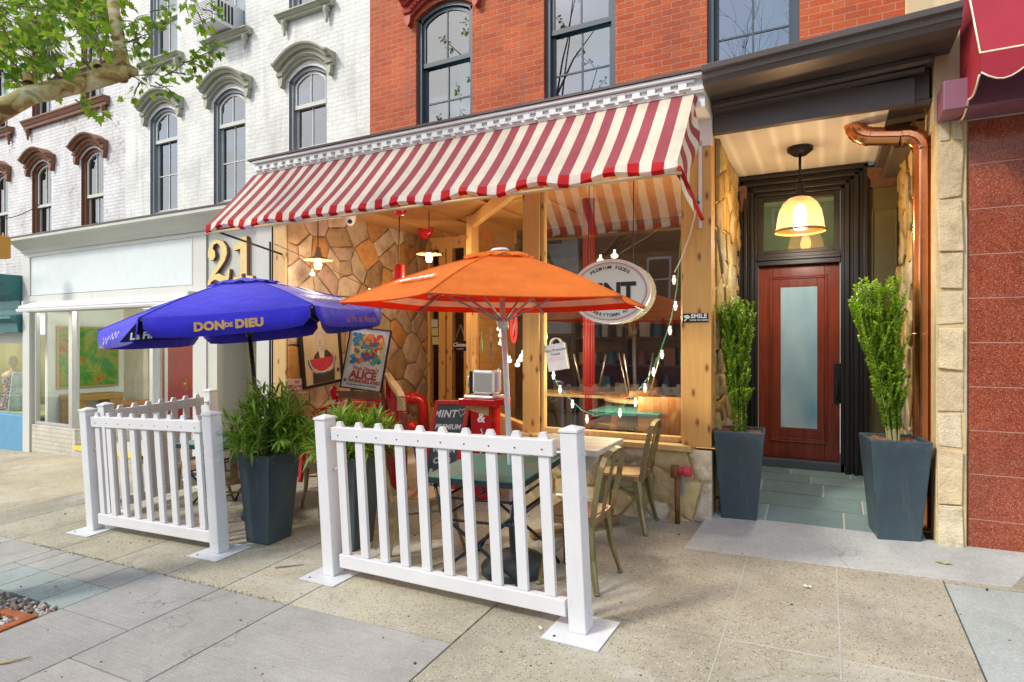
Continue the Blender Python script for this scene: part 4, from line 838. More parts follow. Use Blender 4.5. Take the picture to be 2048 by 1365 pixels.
# ================================================================ entrance pendant lamp
t=thing('pendant_lamp','lit dome glass pendant lamp on a rod in front of the mahogany door','pendant lamp',(-.196,.69,3.1))
c=Vector((-.196,.69,0)); b=MB(); b.lathe([(.0,3.03),(.05,3.03),(.10,3.07),(.10,3.10),(0,3.10)],c,24); b.build('ceiling_rose',m_blackmetal,t)
b=MB(); b.tube([c+Vector((0,0,3.05)),c+Vector((0,0,2.70))],.012,10); b.lathe([(.0,2.80),(.035,2.79),(.035,2.73),(.05,2.70),(.06,2.66),(.03,2.66)],c,20); b.build('stem',m_blackmetal,t)
def lampglass():
    m,nt,out=newmat('ribbed_amber_glass'); e=N(nt,'Emission'); e.inputs[0].default_value=(1,.42,.11,1); e.inputs[1].default_value=.34
    tr=N(nt,'BsdfTransparent'); tr.inputs[0].default_value=(1,.70,.38,1); g=N(nt,'BsdfGlossy'); g.inputs['Roughness'].default_value=.12; tl=N(nt,'BsdfTranslucent'); tl.inputs[0].default_value=(1,.70,.35,1)
    m1=N(nt,'MixShader'); m1.inputs[0].default_value=.05; L(nt,tr.outputs[0],m1.inputs[1]); L(nt,tl.outputs[0],m1.inputs[2]); m2=N(nt,'MixShader'); m2.inputs[0].default_value=.08; L(nt,m1.outputs[0],m2.inputs[1]); L(nt,g.outputs[0],m2.inputs[2])
    ad=N(nt,'AddShader'); L(nt,m2.outputs[0],ad.inputs[0]); L(nt,e.outputs[0],ad.inputs[1]); L(nt,ad.outputs[0],out.inputs[0]); return m
b=MB(); prof=[(.045,2.68),(.09,2.665),(.135,2.62),(.165,2.56),(.18,2.48),(.186,2.42),(.198,2.395),(.2,2.385)]; b.lathe(prof,c,48); b.build('shade',lampglass(),t)
b=MB(); b.lathe([(.0,2.60),(.03,2.60),(.05,2.56),(.055,2.51),(.035,2.46),(0,2.45)],c,16); b.build('bulb',emit_mat('warm_bulb',(1,.72,.38),5),t)
b=MB(); b.lathe([(.200,2.397),(.206,2.392),(.206,2.380),(.198,2.378)],c,48); b.build('rim',M('brass_rim',(.5,.3,.1),.3,.8),t)

lamp('entrance_lamp_light',(-.196,.69,2.42),22,(1,.95,.88),.06)
def vinyl():
    m,nt,out=newmat('white_vinyl'); co=objco(nt); c=ramp(nt,nz(nt,co,4,5),[(.25,(.64,.65,.675)),(.75,(.70,.71,.735))])
    c=mixc(nt,ramp(nt,nz(nt,co,13,9,.8,.6),[(.60,(0,0,0)),(.72,(.42,)*3)]),c,(.36,.34,.30,1)); c=mixc(nt,ramp(nt,nz(nt,objco(nt,(30,30,2.5)),1.2,7,.75),[(.60,(0,0,0)),(.74,(.30,)*3)]),c,(.38,.37,.33,1))
    b=pbsdf(nt,out,c,.42,0,.5); bump(nt,b,nz(nt,co,40,3),.05,.003); return m
# ================================================================ white picket barriers
def ground_frame(p0,p1):
    p0,p1=Vector(p0),Vector(p1); ux=(p1-p0).normalized(); n=(GN-ux*GN.dot(ux)).normalized(); uy=n.cross(ux)
    return Matrix(((ux.x,uy.x,n.x,p0.x),(ux.y,uy.y,n.y,p0.y),(ux.z,uy.z,n.z,p0.z),(0,0,0,1)))
m_vinyl=vinyl(); m_plate=M('white_steel_plate',(.64,.66,.69),.4,var=.06,dirt=.2)
def barrier(label,p0,p1,npk,plates=(1,1),post2=True):
    t=thing('picket_barrier',label,'barrier',(0,0,0),'white picket barriers round the cafe terrace'); Ln=(Vector(p1)-Vector(p0)).length
    for i,x in enumerate((0,Ln)):
        if i and not post2: continue
        b=MB(); b.box(x-.05,x+.05,-.05,.05,.006,1.065); p=b.build('post',m_vinyl,t,bevel=.006)
        b=MB(); b.hexa([(x-.056,-.056,1.066),(x+.056,-.056,1.066),(x+.056,.056,1.066),(x-.056,.056,1.066),(x-.056,-.056,1.082),(x+.056,-.056,1.082),(x+.056,.056,1.082),(x-.056,.056,1.082)]); b.hexa([(x-.052,-.052,1.082),(x+.052,-.052,1.082),(x+.052,.052,1.082),(x-.052,.052,1.082),(x-.006,-.006,1.10),(x+.006,-.006,1.10),(x+.006,.006,1.10),(x-.006,.006,1.10)]); b.build('cap',m_vinyl,p,bevel=.003)
        if plates[i]:
            b=MB(); b.box(x-.16,x+.16,-.16,.16,0,.006)
            b.lathe([(.008,.006),(.008,.009),(0,.01)],(x-.1,-.12,0),8,1); b.build('base_plate',[m_plate,m_blackmetal],t)
    xa,xb=.075,Ln-.105
    for nm,z0,z1,o in (('rail',.928,1.018,0),('rail',.068,.158,.03)):
        b=MB(); b.box(xa+o*.4,xb+o,-.026,.026,z0,z1)
        b.build(nm,m_vinyl,t,bevel=.005)
    for k in range(npk):
        x=xa+.065+(xb-xa-.13)*k/(npk-1); w=.033; b=MB()
        b.prism([(x-w,.16),(x+w,.16),(x+w,1.012),(x+w*.98,1.022),(x+w*.5,1.055),(x-w*.5,1.055),(x-w*.98,1.022),(x-w,1.012)],(0,-.0125,0),(1,0,0),(0,0,1),(0,.025,0)); b.build('picket',m_vinyl,t,bevel=.003)
    b=MB()
    for k in range(npk):
        x=xa+.065+(xb-xa-.13)*k/(npk-1); b.lathe([(.005,0),(.005,.002),(0,.003)],(x,-.026,.965),8,axis=(0,-1,0))
    b.build('screw',m_blackmetal,t)
    b=MB()
    for z in (.95,.72,.11):
        b.tube([(.05,0,z),(.075,-.0,z),(.085,0,z+.02)],.006,6); b.tube([(Ln-.11,0,z),(Ln-.085,0,z),(Ln-.05,0,z)],.007,6); b.box(Ln-.062,Ln-.049,-.02,.02,z-.015,z+.015); b.box(Ln+.049,Ln+.075,-.006,.006,z-.006,z+.006)
    b.build('hook',m_vinyl,t)
    t.matrix_basis=ground_frame(p0,p1); return t
G3=lambda x,y: P3(x,y,.002)
barrier('white picket barrier nearest the camera, standing under the orange umbrella',G3(-2.99,-1.90),G3(-1.155,-1.985),10)
barrier('white picket barrier below the blue umbrella, left of the dark planter',G3(-5.80,-1.93),G3(-4.165,-1.90),9)
barrier('white picket barrier running back to the shopfront behind the left barrier',G3(-6.08,-1.63),G3(-6.14,-.48),7,(1,1))
def potmat():
    m,nt,out=newmat('charcoal_planter'); co=objco(nt); c=ramp(nt,nz(nt,co,2.2,5),[(.25,(.026,.046,.060)),(.75,(.055,.090,.112))])
    c=mixc(nt,ramp(nt,nz(nt,co,5,9,.8,.5),[(.54,(0,0,0)),(.75,(.35,)*3)]),c,(.20,.22,.22,1)); c=mixc(nt,ramp(nt,nz(nt,objco(nt,(14,14,1.2)),1.3,6,.7),[(.58,(0,0,0)),(.74,(.22,)*3)]),c,(.17,.18,.17,1))
    b=pbsdf(nt,out,c,.36,0,.55); bump(nt,b,nz(nt,co,90,3),.1,.004); return m
# ================================================================ tapered planters and their plants
m_pot=potmat(); m_soil=M('bark_mulch',(.16,.075,.035),.95,var=.5,scale=40,bmp=.8,bscale=50)
def planter(label,x,y,rot,top=.188,bot=.13,H=.715,zz=None,grp='tapered charcoal planters'):
    t=thing('planter',label,'planter',(0,0,0),grp)
    b=MB(); w=.022
    def ring(r,z): return [(-r,-r,z),(r,-r,z),(r,r,z),(-r,r,z)]
    A,B_,C_,D_=ring(bot,0),ring(top,H),ring(top-w,H),ring(top-w-.012,H-.07)
    b.face(A[::-1])
    for P,Q in ((A,B_),(B_,C_),(C_,D_)):
        for k in range(4): b.face([P[k],P[(k+1)%4],Q[(k+1)%4],Q[k]])
    bd=b.build('pot',m_pot,t,fixn=False); bm=bmesh.new(); bm.from_mesh(bd.data); bmesh.ops.remove_doubles(bm,verts=bm.verts,dist=.0001); bmesh.ops.recalc_face_normals(bm,faces=bm.faces); bm.to_mesh(bd.data); bm.free()
    bv=bd.modifiers.new('bevel','BEVEL'); bv.width=.008; bv.segments=2; bv.limit_method='ANGLE'; bv.angle_limit=R(30)
    b=MB(); r=top-w-.008; n=14
    for i in range(n):
        for j in range(n):
            q=[(-r+2*r*u/n,-r+2*r*v/n) for u,v in ((i,j),(i+1,j),(i+1,j+1),(i,j+1))]; b.face([(a,c,H-.022+.018*noise.noise(Vector((a*25,c*25,x)))+.012*noise.noise(Vector((a*60,c*60,x)))) for a,c in q],0,True)
    b.build('soil',m_soil,t)
    t.location=(x,y,gz(x,y) if zz is None else zz); t.rotation_euler=(0,0,R(rot)); return t,H
def leaf_mat(name,c1,c2,tr=.35):
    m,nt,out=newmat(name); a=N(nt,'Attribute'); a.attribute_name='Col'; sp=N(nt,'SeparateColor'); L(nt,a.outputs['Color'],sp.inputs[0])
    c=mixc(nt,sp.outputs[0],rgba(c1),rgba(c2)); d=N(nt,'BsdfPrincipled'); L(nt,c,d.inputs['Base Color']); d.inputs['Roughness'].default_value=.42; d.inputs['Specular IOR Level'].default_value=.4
    t=N(nt,'BsdfTranslucent'); c2_=mixc(nt,1.,c,(1.5,1.6,.5,1),'MULTIPLY'); L(nt,c2_,t.inputs[0]); mx=N(nt,'MixShader'); mx.inputs[0].default_value=tr; L(nt,d.outputs[0],mx.inputs[1]); L(nt,t.outputs[0],mx.inputs[2]); L(nt,mx.outputs[0],out.inputs[0]); return m
m_holly=leaf_mat('holly_leaf',(.055,.15,.012),(.38,.56,.045)); m_stem=M('green_stem',(.33,.30,.13),.6); m_twig=M('twig_bark',(.16,.12,.07),.8,var=.3,scale=20)
m_oleander=leaf_mat('lance_leaf',(.045,.13,.016),(.36,.54,.08)); m_plane=leaf_mat('plane_leaf',(.06,.16,.015),(.36,.52,.06),.42)
def leaf(mb,p,d,up,l,w,fold=.25,tone=.5,curl=.15,m=0):
    d=d.normalized(); s=d.cross(up)
    if s.length<1e-3: s=d.orthogonal()
    s.normalize(); n=s.cross(d).normalized(); c=(tone,tone,tone)
    a=p; q1=p+d*l*.45-n*l*.02; t=p+d*l-n*l*curl; i=len(mb.v)
    mb.v+=[a,q1+s*w/2+n*w*fold*.5,t,q1-s*w/2+n*w*fold*.5,q1]
    mb.idx((i,i+1,i+4),m,True,c); mb.idx((i+1,i+2,i+4),m,True,c); mb.idx((i+4,i+2,i+3),m,True,c); mb.idx((i,i+4,i+3),m,True,c)
def holly(label,x,y,zb,H,spread,lean,seed,n=30,s_lo=.12):
    r=random.Random(seed); t=thing('upright_holly',label,'shrub',(x,y,zb),'upright green shrubs in the entrance planters'); st=MB(); lv=MB(); o=Vector((x,y,zb))
    for k in range(n):
        a=r.uniform(0,6.283); rad=spread*math.sqrt(r.uniform(.02,1)); top=Vector((rad*math.cos(a)+lean[0],rad*math.sin(a)+lean[1],H*r.uniform(.80,1.0)*(1-.06*rad/spread))); b0=Vector((.035*math.cos(a),.035*math.sin(a),-.03)); pts=[]
        for i in range(9):
            s=i/8; w=s**1.25; pts.append(o+b0*(1-w)+Vector((top.x*w,top.y*w,top.z*s))+Vector((noise.noise(Vector((k,s*3,seed))),noise.noise(Vector((k+9,s*3,seed))),0))*.03*s)
        st.tube(pts,[.0055-.0035*i/8 for i in range(9)],5,cap=False)
        def leaves(path,ln,dens,s0):
            L_=0
            for i in range(len(path)-1):
                seg=path[i+1]-path[i]; nn=max(1,int(seg.length*dens)); 
                for j in range(nn):
                    f=(i+j/nn)/(len(path)-1)
                    if f<s0: continue
                    ph=r.uniform(0,6.283); d0=seg.normalized(); sd=(d0.orthogonal().normalized()); sd.rotate(Matrix.Rotation(ph,3,d0)); dd=(sd*.9+d0*.7).normalized()
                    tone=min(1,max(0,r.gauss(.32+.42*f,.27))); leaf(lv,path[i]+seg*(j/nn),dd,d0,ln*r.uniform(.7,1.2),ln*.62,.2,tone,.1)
        leaves(pts,.028,270,s_lo)
        for i in range(2,8):          # short side shoots
            for _ in range(2):
                a2=r.uniform(0,6.283); d=Vector((math.cos(a2)*.45,math.sin(a2)*.45,1)).normalized(); p0=pts[i]; ln=r.uniform(.07,.17); q=[p0,p0+d*ln*.5,p0+d*ln+Vector((0,0,.01))]; st.tube(q,[.002,.0015,.001],4,cap=False); leaves(q,.024,330,.1)
    lv.build('foliage',m_holly,t,col=True,fixn=False); st.build('stem',m_stem,t,fixn=False); return t
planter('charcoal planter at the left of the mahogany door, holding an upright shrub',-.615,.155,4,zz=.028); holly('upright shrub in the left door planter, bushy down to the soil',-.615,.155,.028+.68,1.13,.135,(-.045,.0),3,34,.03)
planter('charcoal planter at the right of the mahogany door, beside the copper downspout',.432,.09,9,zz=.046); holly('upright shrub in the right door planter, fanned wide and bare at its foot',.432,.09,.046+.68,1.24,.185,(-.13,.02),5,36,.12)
def oleander(label,x,y,zb,Rr,H,seed,n=40,l=.13,nl=26):
    r=random.Random(seed); t=thing('leafy_shrub',label,'shrub',(x,y,zb),'leafy shrubs in the terrace planters'); st=MB(); lv=MB(); o=Vector((x,y,zb))
    for k in range(n):
        a=r.uniform(0,6.283); e=r.uniform(.1,1.35); ln=r.uniform(.6,1.0); end=Vector((math.cos(a)*math.cos(e)*Rr*ln,math.sin(a)*math.cos(e)*Rr*ln,math.sin(e)*H*ln)); b0=Vector((math.cos(a)*r.uniform(.02,.12),math.sin(a)*r.uniform(.02,.12),-.02)); pts=[]
        for i in range(8):
            s=i/7; pts.append(o+b0+(end-b0)*s+Vector((0,0,.10*math.sin(s*2.3)))+Vector((noise.noise(Vector((k,s*2,seed))),noise.noise(Vector((k+5,s*2,seed))),0))*.05*s)
        st.tube(pts,[.005-.0035*i/7 for i in range(8)],5,cap=False)
        for i in range(nl):
            s=.12+.88*(i+r.random())/nl; f=s*7; i0=min(6,int(f)); p=pts[i0].lerp(pts[i0+1],f-i0); d0=(pts[i0+1]-pts[i0]).normalized()
            sd=d0.orthogonal().normalized(); sd.rotate(Matrix.Rotation(r.uniform(0,6.283),3,d0)); dd=(sd*r.uniform(.5,1)+d0*r.uniform(.3,1.1)+Vector((0,0,.12))).normalized()
            leaf(lv,p,dd,Vector((0,0,1)),l*r.uniform(.6,1.15),l*.14,.3,min(1,max(0,r.gauss(.42,.26))),r.uniform(.02,.35))
    lv.build('foliage',m_oleander,t,col=True,fixn=False); st.build('stem',m_stem,t,fixn=False); return t
planter('charcoal planter below the blue umbrella, holding a dark leafy shrub',-4.03,-1.55,2,.172,.122); oleander('dark loose leafy shrub in the planter below the blue umbrella',-4.03,-1.55,gz(-4.03,-1.55)+.66,.43,.57,11,95,.135,38)
planter('charcoal planter behind the nearest barrier, holding a bright leafy shrub',-3.28,-1.42,6,.18,.125); oleander('bright leafy shrub behind the left post of the nearest barrier',-3.28,-1.42,gz(-3.28,-1.42)+.66,.43,.31,13,85,.16,34)
# ================================================================ metal chairs
def worn(name,c1,c2,c3):
    m,nt,out=newmat(name); co=objco(nt); f=nz(nt,co,4,8,.75,.6); c=ramp(nt,f,[(.35,c1),(.52,c2),(.64,c3)]); b=pbsdf(nt,out,c,.42,.55,.5); bump(nt,b,f,.15,.003); return m
m_chair=worn('worn_olive_metal',(.20,.18,.075),(.27,.245,.12),(.25,.115,.05)); m_seat=worn('worn_seat_metal',(.34,.25,.13),(.32,.20,.11),(.20,.09,.05))
def chair(label,x,y,rot):
    t=thing('metal_chair',label,'chair',(0,0,0),'worn metal cafe chairs')
    b=MB(); pts=[]
    def rr(w,d,r_,n=5):
        o=[]
        for cx,cy,a0 in ((w-r_,d-r_,0),(-w+r_,d-r_,90),(-w+r_,-d+r_,180),(w-r_,-d+r_,270)):
            for k in range(n+1): a=R(a0+90*k/n); o.append((cx+r_*math.cos(a),cy+r_*math.sin(a)))
        return o
    outer=rr(.18,.175,.06); b.prism(outer,(0,0,.40),(1,0,0),(0,1,0),(0,0,.045)); o2=rr(.165,.16,.055)
    b.prism(o2,(0,0,.4455),(1,0,0),(0,1,0),(0,0,.006)); b.build('seat',m_seat,t,bevel=.005)
    for sx in (1,-1):
        for sy in (1,-1):
            b=MB(); p=Vector((sx*.155,sy*.15,.425)); q=Vector((sx*.205,sy*.195,.0)); mid=p.lerp(q,.55)+Vector((sx*-.012,sy*-.012,0)); dg=Vector((sx,sy,0)).normalized(); tg=Vector((-sy,sx,0)).normalized()
            prev=None
            for P,w in ((p,.085),(p.lerp(mid,.35),.07),(mid,.052),(q,.034)):
                cur=[P+tg*w*.5-dg*w*.45,P+tg*w*.2+dg*.0,P-tg*w*.2+dg*.0,P-tg*w*.5-dg*w*.45]
                if prev:
                    for k in range(3): b.face([prev[k],prev[k+1],cur[k+1],cur[k]],0,False)
                prev=cur
            b.tube([q+Vector((0,0,.018))-dg*.008,q-dg*.008],.017,8); b.build('leg',m_chair,t,solid=.004,fixn=False)
    b=MB(); pr=[Vector((-.172,.155,.40)),Vector((-.20,.165,.55)),Vector((-.238,.172,.70)),Vector((-.255,.165,.77)),Vector((-.268,.135,.825)),Vector((-.277,.075,.848)),Vector((-.279,0,.853))]
    pr+= [Vector((p.x,-p.y,p.z)) for p in pr[-2::-1]]
    for a,c in zip(pr,pr[1:]): b.bar(a,c+(c-a)*.02,.012,.036,(1,0,.25))
    b.build('back_frame',m_chair,t,bevel=.003)
    b=MB(); b.bar((-.175,0,.44),(-.279,0,.84),.06,.005,(1,0,.2),w2=.05); b.build('back_splat',m_chair,t)
    b=MB(); b.bar((.12,.13,.30),(-.12,-.13,.30),.012,.012); b.bar((.12,-.13,.285),(-.12,.13,.285),.012,.012); b.build('leg_brace',m_chair,t)
    n=GN; t.matrix_basis=Matrix.Translation((x,y,gz(x,y)+.001))@Vector((0,0,1)).rotation_difference(n).to_matrix().to_4x4()@Matrix.Rotation(R(rot),4,'Z'); return t
chair('worn metal chair at the pale table, nearest the wooden post and stone base',-1.415,-.29,181)
chair('worn metal chair directly behind the right post of the nearest barrier',-1.40,-1.36,176)
chair('worn metal chair seen through the nearest barrier, beside the bright shrub planter',-2.60,-1.35,-8)
chair('worn metal chair between the two leafy planters, by the red bench',-4.20,-.70,160)
chair('worn metal chair behind the barrier below the blue umbrella, left of the dark planter',-4.62,-1.42,150)
chair('worn metal chair at the far left of the terrace, against the side barrier',-5.55,-1.05,5)
# ================================================================ tables
m_tealtop=worn('worn_teal_paint',(.02,.22,.20),(.05,.20,.19),(.13,.10,.09)); m_darkmetal=M('dark_blue_metal',(.03,.045,.055),.4,.5)
def bistro(label,x,y,z,w,dp,rot,top,legm,pole=False):
    t=thing('folding_table',label,'table',(0,0,0)); h=z
    b=MB(); b.box(-w/2,w/2,-dp/2,dp/2,h-.012,h); b.build('tabletop',top,t,bevel=.004)
    b=MB(); b.box(-w/2,w/2,-dp/2,-dp/2+.02,h-.045,h-.0125); b.box(-w/2,w/2,dp/2-.02,dp/2,h-.045,h-.0125); b.box(-w/2,-w/2+.02,-dp/2+.02,dp/2-.02,h-.045,h-.0125); b.box(w/2-.02,w/2,-dp/2+.02,dp/2-.02,h-.045,h-.0125); b.build('apron',legm,t)
    for s in (-1,1):
        y_=s*(dp/2-.05)
        for q in (-1,1):
            b=MB(); b.tube([(q*(w/2-.06),y_+.012*q,h-.05),(q*(w/2-.10),y_+.012*q,h-.25),(-q*(w/2-.10),y_+.012*q,.12),(-q*(w/2-.02),y_+.012*q,.0)],.011,8); b.build('leg',legm,t)
    b=MB()
    for x_ in (-w/2+.10,w/2-.10):
        for z_ in (h-.15,h-.27): b.tube([(x_,-dp/2+.05,z_),(x_,dp/2-.05,z_)],.009,6)
    for z_ in (h-.14,h-.28): b.tube([(-w/2+.1,-dp/2+.04,z_),(w/2-.1,-dp/2+.04,z_)],.009,6)
    b.build('stretcher',legm,t)
    t.matrix_basis=Matrix.Translation((x,y,gz(x,y)))@Vector((0,0,1)).rotation_difference(GN).to_matrix().to_4x4()@Matrix.Rotation(R(rot),4,'Z'); return t
bistro('folding table with worn teal top behind the nearest barrier, under the orange umbrella',-1.93,-1.47,.715,.68,.68,3,m_tealtop,m_darkmetal)
bistro('folding table with dark top behind the left barrier, under the blue umbrella',-5.05,-1.12,.70,.62,.62,0,m_tealtop,m_darkmetal)
t=thing('pedestal_table','weathered whitewashed wooden table against the window sill of the cafe','table',(-1.75,-.61,gz(-1.75,-.61)))
m_wash=wood_mat('whitewashed_wood',(.60,.58,.53),(.42,.40,.34),'x',False,.6)
b=MB()
for k in range(4): b.box(-2.06,-1.44,-.93+k*.16,-.93+k*.16+.157,.625,.668)
b.build('tabletop',m_wash,t,bevel=.004)
g_=gz(-1.75,-.6); b=MB(); b.prism([(-.05,.62),(-.22,.62),(-.20,.54),(-.08,.42),(-.045,.25),(-.045,g_+.06),(.045,g_+.06),(.045,.25),(.08,.42),(.20,.54),(.22,.62)],(-1.75,-.64,0),(1,0,0),(0,0,1),(0,.06,0)); b.prism([(-.05,.62),(-.22,.62),(-.20,.54),(-.08,.42),(-.045,.25),(.045,.25),(.08,.42),(.20,.54),(.22,.62)],(-1.78,-.61,0),(0,1,0),(0,0,1),(.06,0,0)); b.build('pedestal',M('white_worn_pedestal',(.58,.56,.50),.6,var=.15,dirt=.3),t,bevel=.006)
b=MB(); b.bar((-2.0,-.85,gz(-2,-.85)+.035),(-1.50,-.27,gz(-1.5,-.27)+.035),.07,.06); b.bar((-1.5,-.9,gz(-1.5,-.9)+.035),(-2.0,-.3,gz(-2,-.3)+.035),.07,.055); b.build('foot',wood_mat('foot_wood',(.33,.18,.08),(.2,.1,.04),'x',False),t,bevel=.012)
# ================================================================ parasols
def parasol(name,label,x,y,rot,Rr,ztop,zedge,n,mtop,mlin,val=None,polem=None,tilt=(0,0),panelfn=None,vent=.24,stripes=None,cap=None,baser=.23,ctilt=None):
    g0=gz(x,y); t=thing(name,label,'umbrella',(x,y,g0)); o=Vector((x,y,0))
    # vertices of the canopy, in a frame that leans with the pole
    ax=Vector((tilt[0],tilt[1],1)).normalized(); cax=Vector((ctilt[0],ctilt[1],1)).normalized() if ctilt else ax; Q=Vector((0,0,1)).rotation_difference(cax)
    base=Vector((x,y,g0)); topc=base+ax*(ztop-g0)
    def W(lx,ly,lz): return topc+(Q@Vector((lx,ly,lz)))
    dz=ztop-zedge
    def cpt(k,s,f,off=0):   # panel k, f 0..1 across, s 0..1 out
        a0=R(rot)+2*math.pi*k/n; a1=R(rot)+2*math.pi*(k+1)/n
        p0=Vector((math.cos(a0),math.sin(a0),0)); p1=Vector((math.cos(a1),math.sin(a1),0)); p=p0.lerp(p1,f)*Rr*s
        sag=.018*4*f*(1-f)*s*(1-.15*s); z=-dz*(s**1.12)-sag*.55+.02*math.sin(math.pi*s)
        if s>.98: pass
        inw=1-.05*4*f*(1-f)*(s**3); return W(p.x*inw,p.y*inw,z-off)
    ns,nf=10,8; s0=.14
    top=MB(); lin=MB()
    for k in range(n):
        for i in range(ns):
            a,c=s0+(1-s0)*i/ns,s0+(1-s0)*(i+1)/ns
            for j in range(nf):
                f0,f1=j/nf,(j+1)/nf
                top.face([cpt(k,a,f0),cpt(k,c,f0),cpt(k,c,f1),cpt(k,a,f1)],0,True)
                mi=0
                if stripes: mi=stripes(i)
                lin.face([cpt(k,a,f0,.006),cpt(k,c,f0,.006),cpt(k,c,f1,.006),cpt(k,a,f1,.006)],mi,True)
    def weld(ob):
        bm=bmesh.new(); bm.from_mesh(ob.data); bmesh.ops.remove_doubles(bm,verts=bm.verts,dist=.0006); bm.to_mesh(ob.data); bm.free(); ob.data.set_sharp_from_angle(angle=R(9))
    cn=top.build('canopy',mtop,t,fixn=False); weld(cn)
    ln=lin.build('lining',mlin,cn,fixn=False)
    # vent cap
    b=MB()
    for k in range(n):
        for j in range(6):
            f0,f1=j/6,(j+1)/6
            def v(s,f,k=k):
                a0=R(rot)+2*math.pi*k/n; a1=R(rot)+2*math.pi*(k+1)/n; p=Vector((math.cos(a0),math.sin(a0),0)).lerp(Vector((math.cos(a1),math.sin(a1),0)),f)*Rr*s
                return W(p.x,p.y,-dz*s*.85+.026+.022*s/.24*(.5+.5*math.sin(f*12.6+k*2))*(s>.1))
            for a,c in ((.02,.10),(.10,.17),(.17,vent)): b.face([v(a,f0),v(c,f0),v(c,f1),v(a,f1)],0,True)
    b.build('vent_cap',mtop,cn,fixn=False)
    for k in range(n): b=MB(); b.tube([cpt(k,s,0,-.002) for s in (.14,.3,.45,.6,.75,.9,1.0)],.0045,6); b.build('seam',mtop,cn)
    if not val:
        b=MB()
        for k in range(n): b.tube([cpt(k,.995,j/8) for j in range(9)],.005,6)
        b.build('hem',mtop,cn)
    b=MB(); b.tube([base+ax*.02,topc+ax*.01],.019,14); b.build('pole',polem,t)
    for k in range(n):
        b=MB(); pts=[cpt(k,s,0,.022) for s in (.02,.3,.6,.985)]; 
        for p,q in zip(pts,pts[1:]): b.bar(p,q,.013,.017,ax)
        st_=[W(*(Q.inverted()@(cpt(k,.55,0,.03)-topc))),topc-ax*(dz+.12)]
        r_=b.build('rib',m_ribs,t); b=MB(); b.bar(st_[0],st_[1],.011,.011,ax); b.build('strut',m_ribs,r_)
    b=MB(); b.lathe([(.0,-.02),(.034,-.02),(.034,.03),(.022,.05)],topc-ax*(dz+.14),14,axis=ax); b.build('runner',polem,t)
    if cap: b=MB(); b.lathe(cap[0],topc+ax*.012,20,axis=ax); b.build('finial',cap[1],t)
    if val:
        for k in range(n):
            b=MB(); a0=R(rot)+2*math.pi*k/n; a1=a0+2*math.pi/n; mid=Vector((math.cos((a0+a1)/2),math.sin((a0+a1)/2),0)); mid=Q@mid
            nv=10
            for j in range(nv):
                f0,f1=j/nv*.965+.0175,(j+1)/nv*.965+.0175
                def lo(f): return cpt(k,1,.5+(f-.5)*.90)+mid*(.030+.006*math.sin(f*7+k))-ax*(val*(1-.10*(abs(f-.5)*2)**6))
                def md(f): return cpt(k,1,f)+mid*(.014+.003*math.sin(f*6+k*2))-ax*val*.5
                b.face([cpt(k,1,f0),cpt(k,1,f1),md(f1),md(f0)],0,True); b.face([md(f0),md(f1),lo(f1),lo(f0)],0,True)
            vo=b.build('valance',mtop,t,solid=.003,fixn=False); bm=bmesh.new(); bm.from_mesh(vo.data); bmesh.ops.remove_doubles(bm,verts=bm.verts,dist=.0006); bm.to_mesh(vo.data); bm.free()
    if panelfn: panelfn(t,cpt,ax,Q)
    b=MB(); b.lathe([(0,.13),(.03,.13),(.12,.115),(baser*.8,.085),(baser,.045),(baser,.0)],base,28,axis=GN); b.lathe([(.032,.10),(.032,.30),(.026,.305)],base,14,axis=ax); b.tube([base+ax*.25+Vector((.03,0,0)),base+ax*.25+Vector((.07,0,0))],.012,8); b.build('base',m_ubase,t,bevel=.004)
    return t
m_ribs=M('grey_rib',(.30,.29,.28),.4,.6); m_ubase=M('dark_cast_base',(.035,.045,.05),.5,var=.4,scale=8)
m_orange=canvas('orange_canvas',(.90,.26,.045),.45); m_oline=canvas('red_orange_lining',(.85,.05,.012),.6); m_pinkw=canvas('pinkish_white_lining',(.90,.80,.80),.6)
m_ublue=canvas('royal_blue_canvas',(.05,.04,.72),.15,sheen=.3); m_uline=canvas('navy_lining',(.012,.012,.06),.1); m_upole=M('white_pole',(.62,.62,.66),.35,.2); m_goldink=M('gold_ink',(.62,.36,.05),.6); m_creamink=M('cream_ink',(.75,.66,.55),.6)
def scribble(mb,fn,x0,x1,amp,th,seed,m=0):
    r=random.Random(seed); x=x0; pts=[]
    while x<x1: q=abs((x-x0)/(x1-x0)-.47); pts.append((x,(amp*.62*math.sin(x*62/max(.3,amp*18)+r.uniform(-.4,.4))*r.uniform(.45,1)+amp*.25*math.sin(x*9)) if q>.03 else 0)); x+=(x1-x0)/90
    for a,c in zip(pts,pts[1:]):
        if a[1]==0 or c[1]==0: continue
        mb.face([fn(a[0],a[1]-th),fn(c[0],c[1]-th),fn(c[0],c[1]+th),fn(a[0],a[1]+th)],m)
def mark_orange(t,cpt,ax,Q):
    # pale script printed on the panel that faces left
    mids=[(cpt(k,1,.5)-CAM).length for k in range(6)]; fr_=min(range(6),key=lambda k:mids[k]); k=min(((fr_+1)%6,(fr_-1)%6),key=lambda k:(cpt(k,1,.5)-CAM).dot(Vector((CS,SN,0)))); e0,e1,tp=cpt(k,.93,.5),cpt(k,.93,.52),cpt(k,.6,.5); ux=(e1-e0).normalized(); uy=(tp-e0).normalized(); nn=ux.cross(uy).normalized()
    if nn.z<0: nn=-nn
    b=MB(); o=cpt(k,.72,.5)+nn*.022; scribble(b,lambda x,y:o+ux*x+uy*y,-.22,.20,.035,.010,4); scribble(b,lambda x,y:o+ux*x+uy*y,-.2,.16,.02,.012,8); b.build('printed_script',m_whiteink,t)
OP=2
zt_o=gz(-1.92,-1.49)
